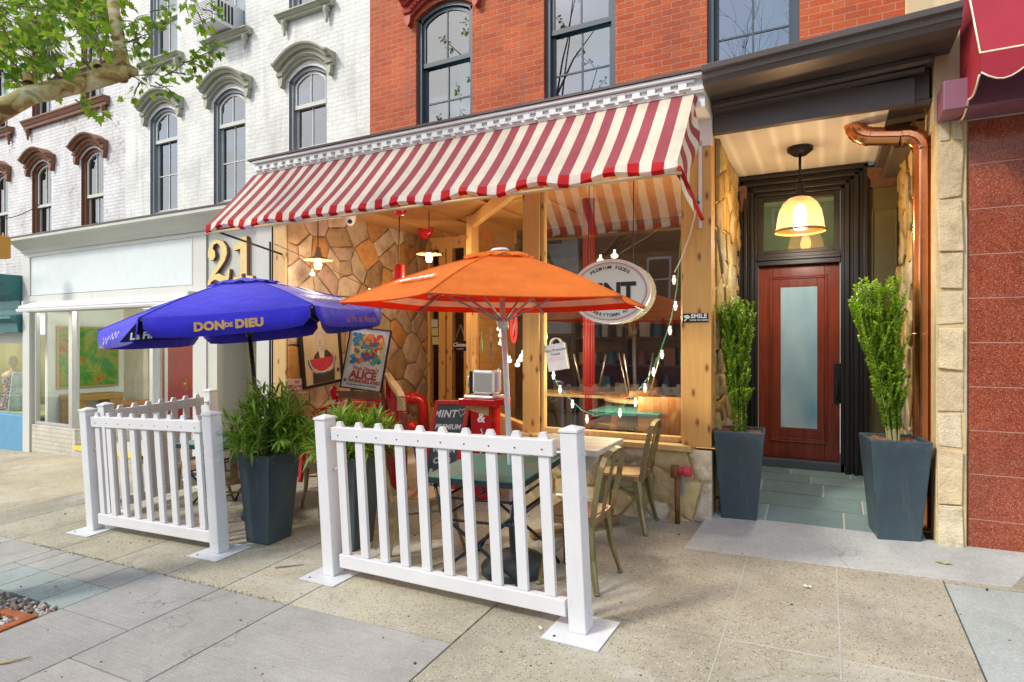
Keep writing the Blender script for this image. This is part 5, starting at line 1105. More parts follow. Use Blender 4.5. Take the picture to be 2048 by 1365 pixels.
parasol('patio_umbrella','orange hexagonal patio umbrella with red and white striped lining over the teal table',-1.853,-1.39,38,1.03,2.035,1.692,6,m_orange,[m_oline,m_pinkw],None,m_upole,(GN.x/GN.z,GN.y/GN.z),mark_orange,.24,lambda i:1 if i in (4,6,8) else 0,([(0,.02),(.05,.018),(.062,.01),(.062,0),(0,-.002)],m_white),.23,(.004,.0))
def mark_blue(t,cpt,ax,Q):
    # which panels face the camera: sort by closeness
    n=6; mids=[(cpt(k,1,.5)-CAM).length for k in range(n)]; front=min(range(n),key=lambda k:mids[k]); right=(front+1)%n; left=(front-1)%n
    if cpt(right,1,.5).x<cpt(left,1,.5).x: right,left=left,right
    def vfn(k,d=.030,drop=.085):
        a,c=cpt(k,1,0),cpt(k,1,1)
        if (a-CAM).dot(Vector((CS,SN,0)))>(c-CAM).dot(Vector((CS,SN,0))): a,c=c,a
        ux=(c-a).normalized(); mid=(a+c)/2; nn=ux.cross(Vector((0,0,1))).normalized(); return mid,ux,nn
    b=MB(); mid,ux,nn=vfn(front); c0=mid+nn*.036-ax*.095
    vw=lambda x,y: c0+ux*x+ax*y+nn*(.012*abs(0)-.0)+nn*(-y*.25)
    b.add_text('DON',.088,lambda x,y:vw(x-.14,y-.035)+nn*.01,0,0,.005,1.05); b.add_text('DE',.045,lambda x,y:vw(x-.005,y-.022)+nn*.01,0,0,.0025); b.add_text('DIEU',.088,lambda x,y:vw(x+.14,y-.035)+nn*.01,0,0,.005,1.05); b.build('lettering',m_goldink,t)
    b=MB(); mid,ux,nn=vfn(right); c1=mid+nn*.05-ax*.10; vw2=lambda x,y: c1+ux*x+ax*y-nn*(y*.25)
    b.add_text('La Fin du Monde',.085,lambda x,y:vw2(x+.08,y-.03),0,.25,.002); b.build('lettering',M('faded_gold_ink',(.20,.09,.14),.6),t)
    b=MB(); mid,ux,nn=vfn(left); c2=mid+nn*.045-ax*.10; scribble(b,lambda x,y:c2+ux*x+ax*y-nn*(y*.25),-.25,.22,.05,.006,3); b.build('lettering',m_creamink,t)
    b=MB(); k=right; o=cpt(k,.80,.5); e=(cpt(k,.8,.6)-cpt(k,.8,.4)).normalized()
    if e.dot(Vector((CS,SN,0)))<0: e=-e
    up=(cpt(k,.5,.5)-o).normalized(); nn=e.cross(up).normalized(); nn=nn if nn.z>0 else -nn; f=lambda x,y:o+e*x+up*y+nn*.028
    b.add_text('UNIBROUE',.15,lambda x,y:f(x,y-.06),0,0,.006); 
    for x0 in (-.10,.06): b.face([f(x0,.12),f(x0+.05,.12),f(x0+.05,.34),f(x0,.34)])
    b.face([f(-.10,.10),f(.11,.10),f(.11,.13),f(-.10,.13)]); b.build('lettering',m_whiteink,t)
    b=MB(); k=left; o=cpt(k,.72,.5); e=(cpt(k,.8,.6)-cpt(k,.8,.4)).normalized()
    if e.dot(Vector((CS,SN,0)))<0: e=-e
    up=(cpt(k,.5,.5)-o).normalized(); nn=e.cross(up).normalized(); nn=nn if nn.z>0 else -nn; f2=lambda x,y:o+e*x+up*y+nn*.03
    b.add_text('UNIBROUE',.13,lambda x,y:f2(x,y),0,0,.006); b.build('lettering',m_whiteink,t)
    # dark flap with white lettering that shows in the corner gap
    a=cpt(front,1,0) if (cpt(front,1,0)-CAM).dot(Vector((CS,SN,0)))<(cpt(front,1,1)-CAM).dot(Vector((CS,SN,0))) else cpt(front,1,1)
    mid,ux,nn=vfn(front); p=a-nn*.10; b=MB(); b.face([p+ux*.25,p-ux*.02,p-ux*.17-ax*.165,p+ux*.25-ax*.175],0); b.add_text('La FIN',.07,lambda x,y:p+ux*(x-.0)-ax*(.15-y)+nn*.006,1,.2,.003); b.build('inner_flap',[m_uline,m_whiteink],t)
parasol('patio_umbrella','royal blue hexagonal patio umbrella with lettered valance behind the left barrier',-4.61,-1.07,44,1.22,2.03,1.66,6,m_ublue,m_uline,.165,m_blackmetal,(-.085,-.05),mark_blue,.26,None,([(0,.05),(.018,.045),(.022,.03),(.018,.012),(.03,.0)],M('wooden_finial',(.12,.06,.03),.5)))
# ================================================================ signs on the cafe front
m_signw=M('sign_white',(.66,.72,.66),.4,var=.03); m_signred=M('sign_red_line',(.45,.06,.05),.5); m_signb=M('sign_border',(.76,.73,.68),.4)
t=thing('oval_sign','oval white cafe sign with red rings hanging in front of the big window','sign',(-1.645,-.02,1.875))
def ell(a,c,n=64): return [(a*math.cos(2*math.pi*k/n),c*math.sin(2*math.pi*k/n)) for k in range(n)]
rx,rz=.355,.278; so=Vector((-1.645,-.03,1.876)); F=lambda x,y,d=0: so+Vector((x,-d,y))
b=MB(); b.prism(ell(rx,rz),so,(1,0,0),(0,0,1),(0,.022,0)); b.build('board',m_signb,t,bevel=.003)
def ringm(mb,a0,c0,a1,c1,d,m=0,n=64):
    A,B_=ell(a0,c0,n),ell(a1,c1,n)
    for k in range(n): mb.face([F(*A[k],d),F(*A[(k+1)%n],d),F(*B_[(k+1)%n],d),F(*B_[k],d)],m)
b=MB(); b.face([F(x,y,.002) for x,y in ell(rx-.03,rz-.03)]); b.build('face',m_signw,t)
b=MB(); ringm(b,rx-.030,rz-.030,rx-.036,rz-.036,.004); ringm(b,rx-.044,rz-.044,rx-.046,rz-.046,.004); b.build('ring',m_signred,t)
b=MB()
def arc_text(txt,size,a0,a1,ra,rb,flip=False):
    n=len(txt)
    for i,chh in enumerate(txt):
        if chh==' ': continue
        a=R(a0+(a1-a0)*i/(n-1)); p=(ra*math.cos(a),rb*math.sin(a)); tx,ty=-ra*math.sin(a),rb*math.cos(a); L_=math.hypot(tx,ty); tx,ty=tx/L_,ty/L_
        if not flip: tx,ty=-tx,-ty
        b.add_text(chh,size,lambda x,y:F(p[0]+tx*x-ty*y,p[1]+ty*x+tx*y,.005),0,0,.001)
arc_text('PREMIUM FOODS',.040,128,50,rx-.105,rz-.085); arc_text('TARRYTOWN NY',.040,-128,-52,rx-.085,rz-.06,True)
b.add_text('MINT',.205,lambda x,y:F(x-.015,y-.072,.005),0,0,.008,1.0); b.build('lettering',m_ink,t)
b=MB(); b.add_text('MINT',.205,lambda x,y:F(x-.008,y-.078,.0035),0,0,.008,1.0); b.build('lettering_shadow',m_olive,t)
b=MB(); b.tube([F(-.2,.22,-.02),F(-.2,1.15,-.05)],.004,6); b.tube([F(.2,.22,-.02),F(.2,1.15,-.05)],.004,6); b.build('wire',m_wire,t)
t=thing('camera_notice','small black SMILE notice with a camera symbol on the wide pine post','sign',(-.93,-.04,1.635))
b=MB(); b.box(-1.03,-.828,-.038,-.0305,1.600,1.672); b.build('plate',m_black,t,bevel=.003)
sf=lambda x,y: Vector((x,-.0395,y)); b=MB(); b.add_text('SMILE',.048,lambda x,y:sf(x-.90,y+1.634),0,0,.0022,1.05); b.add_text("YOU'RE ON CAMERA",.0155,lambda x,y:sf(x-.90,y+1.612),0,0,.0005)
for pg in ([(-1.02,1.655),(-.985,1.662),(-.965,1.640),(-.985,1.628),(-1.015,1.640)],[(-1.0,1.635),(-.99,1.631),(-1.005,1.610),(-1.018,1.612)]): b.face([sf(*q) for q in pg])
b.build('lettering',m_whiteink,t)
t=thing('paper_bag_sign','white bag-shaped card sign hung tilted inside the left of the big window','sign',(-2.15,.055,1.32))
o=atY(1113,715,.05); rm=Matrix.Rotation(R(-10),3,'Y'); bf=lambda x,y,d=0: o+rm@Vector((x,-d,y))
b=MB(); w,h=.098,.118; top=[(-w+2*w*k/12, h+.008*abs(math.sin(k*math.pi/2))) for k in range(13)]; poly=[(-w,-h),(w,-h)]+top[::-1]
b.prism([(p[0],p[1]) for p in poly],o+rm@Vector((0,.004,0)),rm@Vector((1,0,0)),rm@Vector((0,0,1)),rm@Vector((0,-.006,0))); b.build('card',M('white_card',(.74,.75,.76),.5),t)
b=MB(); b.tube([bf(.055*math.cos(math.pi*k/12)+.01,h+.055*math.sin(math.pi*k/12)) for k in range(13)],.006,6); b.build('handle',m_whiteink,t)
b=MB(); b.add_text('Mint Premium',.036,lambda x,y:bf(x,y+.055,.004)); b.add_text('Foods',.036,lambda x,y:bf(x,y+.02,.004)); b.build('lettering',m_ink,t)
b=MB(); b.box(-.07,.07,0,.001,-.035,-.005); b=MB()
for k in range(2): b.face([bf(-.07,-.03+k*.022,.004),bf(.07,-.03+k*.022,.004),bf(.07,-.018+k*.022,.004),bf(-.07,-.018+k*.022,.004)])
b.build('pale_print',M('pale_pink_print',(.72,.62,.64),.6),t)
# fire department connection notice
t=thing('wall_notice','white notice with red lettering on the flagstone wall under the portrait','sign',(-5.5,.1,.92))
A,Bq=atX(575,764,-5.49),atX(612,790,-5.49); yc=(A.y+Bq.y)/2; zc=.925; hw=abs(Bq.y-A.y)/2*1.05; hh=.085
b=MB(); b.box(-5.50,-5.485,yc-hw,yc+hw,zc-hh,zc+hh); b.build('plate',M('notice_plate',(.62,.55,.50),.5),t,bevel=.002)
b=MB(); nf=lambda x,y: Vector((-5.483,yc+x,zc+y))
for s_,y in (('FIRE',.035),('DEPARTMENT',-.018),('CONNECTION',-.07)): b.add_text(s_,.048,lambda x,yy:nf(x*.92,yy+y),0,0,.002)
b.build('lettering',m_signred,t)
# framed portrait with a melon slice, on the flagstone wall
t=thing('framed_picture','black framed picture of a bust above a watermelon slice on the flagstone wall','picture',(-5.49,.45,1.35))
po=Vector((-5.475,.455,1.33)); tl=R(6); pu=Vector((-.0,math.cos(tl),math.sin(tl))); pv=Vector((0,-math.sin(tl),math.cos(tl))); pn=Vector((1,0,0)); pf=lambda x,y,d=0: po+pu*x+pv*y+pn*d
W2,H2=.33,.42; b=MB()
for x0,x1,y0,y1 in ((-W2,-W2+.035,-H2,H2),(W2-.035,W2,-H2,H2),(-W2+.035,W2-.035,-H2,-H2+.035),(-W2+.035,W2-.035,H2-.035,H2)):
    b.hexa([pf(x0,y0,0),pf(x1,y0,0),pf(x1,y1,0),pf(x0,y1,0),pf(x0,y0,.035),pf(x1,y0,.035),pf(x1,y1,.035),pf(x0,y1,.035)])
b.build('frame',m_black,t,bevel=.003)
b=MB(); b.face([pf(x,y,.012) for x,y in ((-W2+.03,-H2+.03),(W2-.03,-H2+.03),(W2-.03,H2-.03),(-W2+.03,H2-.03))],0)
def dsc(cx,cy,a,c,d,m,n=20,a0=0,a1=360): 
    pts=[(cx+a*math.cos(R(a0+(a1-a0)*k/n)),cy+c*math.sin(R(a0+(a1-a0)*k/n))) for k in range(n+1)]
    b.face([pf(x,y,d) for x,y in (pts if a1-a0<360 else pts[:-1])],m)
b.face([pf(x,y,.014) for x,y in ((-.17,-.38),(.19,-.38),(.20,-.22),(.17,-.06),(.07,.03),(-.03,.03),(-.12,-.04),(-.16,-.2))],1)   # coat
b.face([pf(x,y,.0145) for x,y in ((-.05,.03),(.05,.03),(.03,-.16),(.0,-.19),(-.03,-.14))],3)      # shirt front
dsc(.0,.13,.10,.115,.0150,2); dsc(-.015,.12,.068,.095,.0155,4); dsc(.045,.06,.055,.06,.0149,2)    # hair, face
b.face([pf(x,y,.016) for x,y in ((-.045,.135),(-.02,.135),(-.02,.128),(-.045,.128))],1); b.face([pf(x,y,.016) for x,y in ((.0,.135),(.025,.135),(.025,.128),(.0,.128))],1); b.face([pf(x,y,.016) for x,y in ((-.035,.072),(-.0,.072),(-.0,.067),(-.035,.067))],1); b.face([pf(x,y,.016) for x,y in ((-.02,.125),(-.012,.125),(-.008,.09),(-.028,.092))],5)
dsc(.0,-.08,.235,.20,.0165,6,20,180,360); dsc(.0,-.08,.215,.178,.017,7,20,180,360); dsc(.0,-.08,.200,.162,.0175,8,20,180,360)
rs2=random.Random(4)
for k in range(26):
    a=R(rs2.uniform(190,350)); q=rs2.uniform(.2,.9); dsc(.19*q*math.cos(a),-.09+.15*q*math.sin(a),.005,.007,.018,1,6)
for s in (-1,1):
    for k in range(4): dsc(s*(.10+.022*k),-.235+.008*k,.011,.03,.0182,4,10)
dsc(.255,-.26,.025,.025,.0165,1)
b.build('print',[M('tan_paper',(.52,.40,.25),.7),M('print_black',(.045,.035,.03),.7),M('print_grey',(.42,.37,.29),.7),M('print_cream',(.56,.50,.38),.7),M('print_skin',(.50,.42,.31),.7),M('print_shade',(.22,.18,.13),.7),M('print_blue',(.03,.14,.30),.6),M('print_pale_rind',(.55,.58,.52),.6),M('print_red',(.50,.035,.06),.6)],t)
# poster on an easel
t=thing('easel','wooden easel standing behind the red bench, holding the framed colourful poster','easel',(-4.35,.25,gz(-4.4,.3)))
eo=atD(724,790,6.45); m_easel=wood_mat('easel_wood',(.30,.16,.07),(.18,.09,.035),'z',False)
ec=Vector((CS,SN,0)).lerp(Vector((1,.0,0)),.35).normalized(); eb=Vector((-ec.y,ec.x,0))
gE=gz(eo.x,eo.y)
b=MB(); b.bar(eo-ec*.23-eb*.06+Vector((0,0,-.01)),eo+ec*.23-eb*.06+Vector((0,0,-.01)),.05,.05); b.bar(eo-ec*.25-eb*.075+Vector((0,0,.03)),eo+ec*.22-eb*.075+Vector((0,0,.03)),.012,.03); b.build('shelf',m_easel,t,bevel=.003)
for s in (-1,1): b=MB(); b.bar(Vector((eo.x,eo.y,gE))+ec*s*.33,eo+ec*s*.05+eb*.25+Vector((0,0,.85)),.035,.03,eb); b.build('leg',m_easel,t)
b=MB(); b.bar(Vector((eo.x,eo.y,gE))+eb*.65,eo+eb*.25+Vector((0,0,.8)),.035,.03,ec); b.build('leg',m_easel,t)
t=thing('framed_poster','framed poster with a colourful picture and red title, leaning on the wooden easel','poster',tuple(eo))
a=R(-6.5); lean=Vector((eb.x*.17,eb.y*.17,1)).normalized(); n0=ec.cross(lean).normalized(); 
pu=(ec*math.cos(a)+lean*math.sin(a)); pv=(lean*math.cos(a)-ec*math.sin(a)); pn=-eb; pn=(pu.cross(pv)).normalized(); pn=pn if pn.dot(CAM-eo)>0 else -pn
PW,PH=.235,.335; po=eo+Vector((0,0,.055))+pv*PH-eb*.045+ec*.0; pf=lambda x,y,d=0: po+pu*x+pv*y+pn*d; b=MB()
for x0,x1,y0,y1 in ((-PW,-PW+.012,-PH,PH),(PW-.012,PW,-PH,PH),(-PW+.012,PW-.012,-PH,-PH+.012),(-PW+.012,PW-.012,PH-.012,PH)):
    b.hexa([pf(x0,y0,-.02),pf(x1,y0,-.02),pf(x1,y1,-.02),pf(x0,y1,-.02),pf(x0,y0,.012),pf(x1,y0,.012),pf(x1,y1,.012),pf(x0,y1,.012)])
b.face([pf(x,y,-.019) for x,y in ((-PW,-PH),(PW,-PH),(PW,PH),(-PW,PH))]); b.build('frame',m_black,t)
b=MB(); b.face([pf(x,y,.001) for x,y in ((-PW+.01,-PH+.01),(PW-.01,-PH+.01),(PW-.01,PH-.01),(-PW+.01,PH-.01))]); b.build('paper',M('poster_paper',(.76,.74,.66),.6),t)
cols=[(.03,.16,.45),(.55,.04,.03),(.70,.45,.10),(.75,.55,.40),(.08,.35,.12),(.65,.20,.06),(.30,.08,.25),(.78,.68,.45),(.05,.28,.50),(.70,.60,.08)]
pm=[M('poster_colour',c,.6,var=.2,scale=30) for c in cols]; b=MB(); y0,y1=-.07,.275; x0,x1=-.185,.185
b.face([pf(x,y,.003) for x,y in ((x0,y0),(x1,y0),(x1,y1),(x0,y1))],7)
for k in range(150):
    cx,cy=rs2.uniform(x0+.02,x1-.02),rs2.uniform(y0+.02,y1-.02); r1=rs2.uniform(.012,.042); n=7; ph=rs2.uniform(0,6); mi=rs2.randrange(10)
    if cx<-.08 and cy>.14: mi=rs2.choice((0,8,0,2))
    if cy>.17 and cx>-.06: mi=rs2.choice((1,1,5,2))
    if cy<.02 and abs(cx)>.09: mi=rs2.choice((0,8,4))
    b.face([pf(min(max(cx+r1*rs2.uniform(.5,1.2)*math.cos(ph+6.283*j/n),x0),x1),min(max(cy+r1*rs2.uniform(.5,1.2)*math.sin(ph+6.283*j/n),y0),y1),.0032+k*.00003) for j in range(n)],mi)
b.build('colour_patches',pm,t)
b=MB(); pt=lambda dx,dy:(lambda x,y:pf(x+dx,y+dy,.004)); b.add_text("Walt Disney's",.052,pt(.02,-.125),0,0,.002); b.add_text('ALICE',.115,pt(0,-.215),0,0,.006,1.0); b.add_text('in WONDERLAND',.050,pt(0,-.262),0,0,.003); b.build('title',m_signred,t)
b=MB(); b.add_text('The all-cartoon Musical Wonderfilm',.023,pt(0,-.293),0,0,.0008); b.build('small_print',m_ink,t)
# closed sign and stickers at the shop door
t=thing('closed_sign','small black Closed sign hanging on strings in the shop door','sign',tuple(atY(920,692,2.74)))
q=atY(921,692,2.75); b=MB(); b.box(q.x-.12,q.x+.12,2.745,2.755,q.z-.075,q.z+.075); b.build('board',m_black,t)
b=MB(); b.add_text('Closed',.085,lambda x,y:Vector((q.x+x,2.741,q.z+y-.01)),0,.3,.002); b.box(q.x-.06,q.x+.06,2.741,2.742,q.z-.05,q.z-.045); b.build('lettering',m_whiteink,t)
b=MB(); b.tube([(q.x-.1,2.75,q.z+.07),(q.x,2.75,q.z+.32),(q.x+.1,2.75,q.z+.07)],.004,5); b.build('string',m_whiteink,t)
for (u,v_,col,lb) in ((869,647,(.50,.52,.40),'pale sticker highest on the shop door sidelight'),(870,664,(.52,.50,.22),'yellowish sticker in the middle of the shop door sidelight'),(871,682,(.52,.50,.22),'yellowish sticker lowest on the shop door sidelight')):
    q=atY(u,v_,2.78); b=MB(); b.box(q.x-.06,q.x+.06,2.775,2.782,q.z-.06,q.z+.06); tag(b.build('window_sticker',M('sticker_colour',col,.6,var=.3,scale=40)),lb,'sticker','stickers on the shop door')
# lit and painted signs in the slanted window
def onwin(pxx,pyy,k=.0):   # point on the slanted window plane
    d=_ray(pxx,pyy); nn=Vector((-(c1-c0).y,(c1-c0).x,0)); tt=(c0-CAM).dot(nn)/d.dot(nn); return CAM+d*tt+nn.normalized()*k
wd=(c1-c0).normalized(); wn=Vector((wd.y,-wd.x,0)); 
if wn.dot(CAM-c0)<0: wn=-wn
wx=-wd  # towards the right in the picture
def wsign(name,label,u,v_,a,c,mats,build):
    o=onwin(u,v_)-wn*.05; t=thing(name,label,'sign',tuple(o)); build(t,lambda x,y,d=0:o+wx*x+Vector((0,0,y))+wn*d); return t
m_neonr=emit_mat('red_sign_light',(1,.05,.04),.9); m_neong=emit_mat('green_sign_light',(.1,.9,.35),.6); m_mint=M('mint_green',(.35,.60,.42),.5); m_blues=M('blue_sign',(.01,.03,.50),.4)
def oval_red(t,f):
    b=MB(); b.face([f(.09*math.cos(R(a*15)),.16*math.sin(R(a*15)),0) for a in range(24)]); b.build('board',M('sign_red_board',(.55,.02,.03),.4),t)
    b=MB(); A=[(.09*math.cos(R(a*15)),.16*math.sin(R(a*15))) for a in range(24)]
    b.tube([f(*q,.01) for q in A+A[:1]],.012,6); b.build('tube_light',m_neonr,t)
    b=MB()
    for s in (-1,1): b.face([f(s*.026+.018*math.cos(R(a*20))+.01*math.sin(R(a*20)),s*.03+.065*math.sin(R(a*20)),.006) for a in range(18)])
    b.build('print',m_whiteink,t)
wsign('oval_sign','red oval sign with two pale shapes in the slanted window',1020,654,0,0,None,oval_red)
def oval_mint(t,f):
    b=MB(); b.face([f(.16*math.cos(R(a*10)),.22*math.sin(R(a*10)),0) for a in range(36)]); b.build('board',m_signb,t)
    b=MB(); b.face([f(.145*math.cos(R(a*10)),.2*math.sin(R(a*10)),.004) for a in range(36)]); b.build('face',m_mint,t)
    b=MB(); scribble(b,lambda x,y:f(x,y-.11,.007),-.07,.07,.02,.005,5); b.build('print',M('dark_green_ink',(.05,.2,.1),.6),t)
wsign('oval_sign','mint green oval sign half hidden under the orange umbrella',990,618,0,0,None,oval_mint)
def pip_(t,f):
    b=MB(); b.face([f(-.01+.028*math.cos(R(a*20)),-.04+.08*math.sin(R(a*20)),0) for a in range(18)]); b.face([f(-.05,.02),f(-.02,.02),f(-.03,.14),f(-.06,.12)]); b.build('shape',emit_mat('green_leaf_light',(.1,.75,.3),.45),t)
wsign('window_sign','small glowing green sign at the pine frame of the slanted window',957,685,0,0,None,pip_)
def redv(t,f):
    b=MB(); b.face([f(-.025,-.22),f(.025,-.22),f(.025,.22),f(-.025,.22)]); b.build('board',M('red_banner',(.5,.02,.02),.5),t); b=MB(); b.add_text('OPEN',.09,lambda x,y:f(y-.03,-x,.004),0,0,.001); 
    bb_=MB(); scribble(bb_,lambda x,y:f(y,x,.005),-.19,.19,.012,.004,9); bb_.build('print',m_signb,t)
wsign('window_sign','narrow upright red sign on the pine frame beside the toaster',951,709,0,0,None,redv)
def blueov(t,f):
    b=MB(); b.face([f(.06*math.cos(R(a*15)),.17*math.sin(R(a*15)),0) for a in range(24)]); b.build('board',m_blues,t); b=MB()
    b.face([f(-.01,-.02,.004),f(.02,-.02,.004),f(.03,.09,.004),f(.0,.09,.004)]); b.face([f(.0,-.06,.004),f(.025,-.06,.004),f(.025,-.1,.004),f(.0,-.1,.004)]); b.build('print',m_whiteink,t)
wsign('oval_sign','blue oval sign low behind the front pine post',1040,760,0,0,None,blueov)
def cards(t,f):
    cc=[(.45,.25,.12),(.35,.3,.25),(.10,.13,.18),(.12,.2,.28),(.40,.15,.15)]; 
    for k,c in enumerate(cc): b=MB(); z=.2-k*.085; b.face([f(-.045,z,0),f(.045,z,0),f(.045,z+.075,0),f(-.045,z+.075,0)]); b.build('card',M('card_colour',c,.6,var=.4,scale=50),t)
wsign('card_strip','column of five small cards stuck inside the slanted window',974,702,0,0,None,cards)
# ================================================================ chalkboard stand
t=thing('chalkboard_stand','red framed folding chalkboard stand with white hand lettering','chalkboard',(-3.30,.1,gz(-3.3,.1)))
bl,br_=Vector((-3.57,-.16,gz(-3.57,-.16))),Vector((-3.17,-.125,gz(-3.17,-.125))); u_=(br_-bl).normalized(); tp=Vector((.03,.27,.93)); v_=tp.normalized(); nb=u_.cross(v_).normalized(); Wb=(br_-bl).length; Hb=tp.length
m_redfr=M('red_frame_paint',(.60,.035,.02),.45,var=.1); m_chalk=M('chalkboard',(.075,.10,.11),.8,var=.35,scale=5)
def leafb(o,u,v,n,nm):
    f=lambda x,y,d=0:o+u*x+v*y+n*d; b=MB(); w=.042
    for x0,x1,y0,y1 in ((0,w,0,Hb),(Wb-w,Wb,0,Hb),(w,Wb-w,.05,.05+w),(w,Wb-w,Hb-w,Hb)): b.hexa([f(x0,y0,-.012),f(x1,y0,-.012),f(x1,y1,-.012),f(x0,y1,-.012),f(x0,y0,.012),f(x1,y0,.012),f(x1,y1,.012),f(x0,y1,.012)])
    fr_=b.build('frame',m_redfr,t,bevel=.003); b=MB(); b.hexa([f(w,.05+w,-.004),f(Wb-w,.05+w,-.004),f(Wb-w,Hb-w,-.004),f(w,Hb-w,-.004),f(w,.05+w,.004),f(Wb-w,.05+w,.004),f(Wb-w,Hb-w,.004),f(w,Hb-w,.004)]); b.build('board',m_chalk,t); return f
f=leafb(bl,u_,v_,nb,'front')
o2=bl+tp*1.0+Vector((0,.02,0)); v2=Vector((tp.x,-tp.y*1.35,tp.z)).normalized(); bb2=o2-v2*Hb; f2=leafb(bb2,u_,v2,-u_.cross(v2),'rear')
b=MB(); tt=lambda dx,dy:(lambda x,y:f(Wb/2+x+dx,y+dy,.007))
b.add_text('MINT',.105,tt(-.05,Hb-.17),0,.12,.003,1.05)
hrt=[(.0,-.035),(-.03,.0),(-.036,.022),(-.022,.036),(.0,.020),(.022,.036),(.036,.022),(.03,.0),(0,-.035)]; hp=[f(Wb-.075+x*1.0,Hb-.125+y*1.15,.008) for x,y in hrt]
for p,q in zip(hp,hp[1:]): b.bar(p,q,.005,.003,nb)
for s_,sz,dx,dy in (('PREMIUM',.070,0,Hb-.29),('FOODS',.08,0,Hb-.40),('WE ON',.075,0,Hb-.52),('CHEF',.08,.0,Hb-.63),('R  ANT',.075,0,Hb-.74),('ON',.075,-.1,Hb-.84)): b.add_text(s_,sz,tt(dx,dy),0,.1,.0025)
b.build('lettering',m_whiteink,t)
# ================================================================ red pedestal with a chrome toaster
pc=Vector((-2.93,.06,0)); pz=.90; t=thing('red_stand','red wooden stand with flared top carrying the chrome toaster','stand',(pc.x,pc.y,gz(pc.x,pc.y)))
b=MB(); b.box(pc.x-.20,pc.x+.20,pc.y-.17,pc.y+.17,pz-.065,pz); b.build('top',m_redpaint,t,bevel=.006)
b=MB(); b.box(pc.x-.10,pc.x+.12,pc.y-.10,pc.y+.10,gz(pc.x,pc.y),pz-.066); b.build('column',m_redpaint,t,bevel=.01)
b=MB(); b.prism([(-.17,0),(.1,0),(.1,-.09),(-.1,-.05)],(pc.x,pc.y-.105,pz-.067),(1,0,0),(0,0,1),(0,.2,0)); b.build('bracket',m_oldpine,t)
b=MB(); b.add_text('& Coffee',.075,lambda x,y:Vector((pc.x-.01+y*.9,pc.y-.104,pz-.25-x)),0,0,.003); 
b=MB(); b.add_text('&',.13,lambda x,y:Vector((pc.x+.02+x,pc.y-.104,pz-.22+y)),0,.1,.003); scribble(b,lambda x,y:Vector((pc.x+.02+y,pc.y-.104,pz-.42+x)),-.14,.14,.025,.006,3); b.build('lettering',m_whiteink,t)
t=thing('toaster','chrome retro toaster on a tray, on top of the red stand','toaster',(pc.x,pc.y,pz)); m_chrome=M('chrome',(.86,.86,.87),.30,.7,var=.03,rv=.04)
b=MB(); b.box(pc.x-.17,pc.x+.155,pc.y-.12,pc.y+.12,pz+.001,pz+.032); b.build('tray',m_chrome,t,bevel=.012)
b=MB(); b.box(pc.x-.10,pc.x+.145,pc.y-.085,pc.y+.085,pz+.045,pz+.275); b.build('body',m_chrome,t,bevel=.03,seg=4)
b=MB(); b.box(pc.x-.135,pc.x-.102,pc.y-.07,pc.y+.07,pz+.045,pz+.26); 
for k in range(4): b.box(pc.x-.142,pc.x-.136,pc.y-.06,pc.y+.06,pz+.09+k*.035,pz+.105+k*.035)
b.build('end_plate',m_blackmetal,t,bevel=.006)
b=MB(); b.tube([(pc.x-.14,pc.y-.02,pz+.23),(pc.x-.165,pc.y-.04,pz+.20),(pc.x-.150,pc.y-.05,pz+.16),(pc.x-.17,pc.y-.04,pz+.12),(pc.x-.14,pc.y-.02,pz+.08)],.007,8); b.tube([(pc.x+.13,pc.y-.02,pz+.255),(pc.x+.165,pc.y-.03,pz+.29),(pc.x+.175,pc.y-.02,pz+.26)],.007,8); b.build('lever',m_chrome,t)
b=MB(); b.box(pc.x-.06,pc.x+.11,pc.y-.05,pc.y-.02,pz+.2755,pz+.278); b.box(pc.x-.06,pc.x+.11,pc.y+.02,pc.y+.05,pz+.2755,pz+.278); b.build('slot',m_black,t)
for x in (-.13,.11): b=MB(); b.lathe([(.015,0),(.018,.012),(.012,.014)],(pc.x+x,pc.y-.07,pz+.032),10); b.build('foot',m_blackmetal,t)
# ================================================================ red slatted bench
t=thing('slatted_bench','glossy red slatted garden bench with curved arms by the flagstone wall','bench',(-4.45,-.05,gz(-4.45,-.05)))
gb_=gz(-4.5,-.1)+.06; xb0,xb1=-5.02,-3.98
prof=[(.20,.86),(.175,.80),(.15,.74),(.125,.68),(.10,.62),(.07,.56),(.03,.51),(-.03,.475),(-.10,.46),(-.17,.455),(-.24,.455),(-.31,.44)]
for (y,z) in prof:
    b=MB(); k=prof.index((y,z)); a=prof[min(k+1,len(prof)-1)]; c=prof[max(k-1,0)]; d=Vector((0,a[0]-c[0],a[1]-c[1])).normalized(); b.bar((xb0,y,z+gb_),(xb1,y,z+gb_),.046,.018,Vector((0,-d.z,d.y))); b.build('slat',m_redpaint,t,bevel=.005)
for x in (xb0+.04,xb1-.04):
    b=MB(); pts=[Vector((x,y+.012,z+gb_-.02)) for y,z in prof]
    for p,q in zip(pts,pts[1:]): b.bar(p,q,.035,.03,(1,0,0))
    b.build('side_frame',m_redpaint,t); 
    b=MB(); b.bar((x,-.27,gb_+.43),(x,-.33,gb_),.04,.035,(1,0,0)); b.build('leg',m_redpaint,t)
    b=MB(); b.bar((x,.10,gb_+.55),(x,.22,gb_),.04,.035,(1,0,0)); b.build('leg',m_redpaint,t)
    b=MB(); b.bar((x,.16,gb_+.78),(x,-.05,gb_+.74),.05,.025); b.bar((x,-.05,gb_+.74),(x,-.28,gb_+.66),.05,.025); b.bar((x,-.27,gb_+.66),(x,-.25,gb_+.45),.035,.03,(1,0,0)); b.prism([(0,0),(.03,.12),(.0,.17),(-.06,.15),(-.05,.02)],(x-.015,.14,gb_+.83),(0,-1,0),(0,0,1),(.03,0,0)); b.build('arm',m_redpaint,t,bevel=.004)
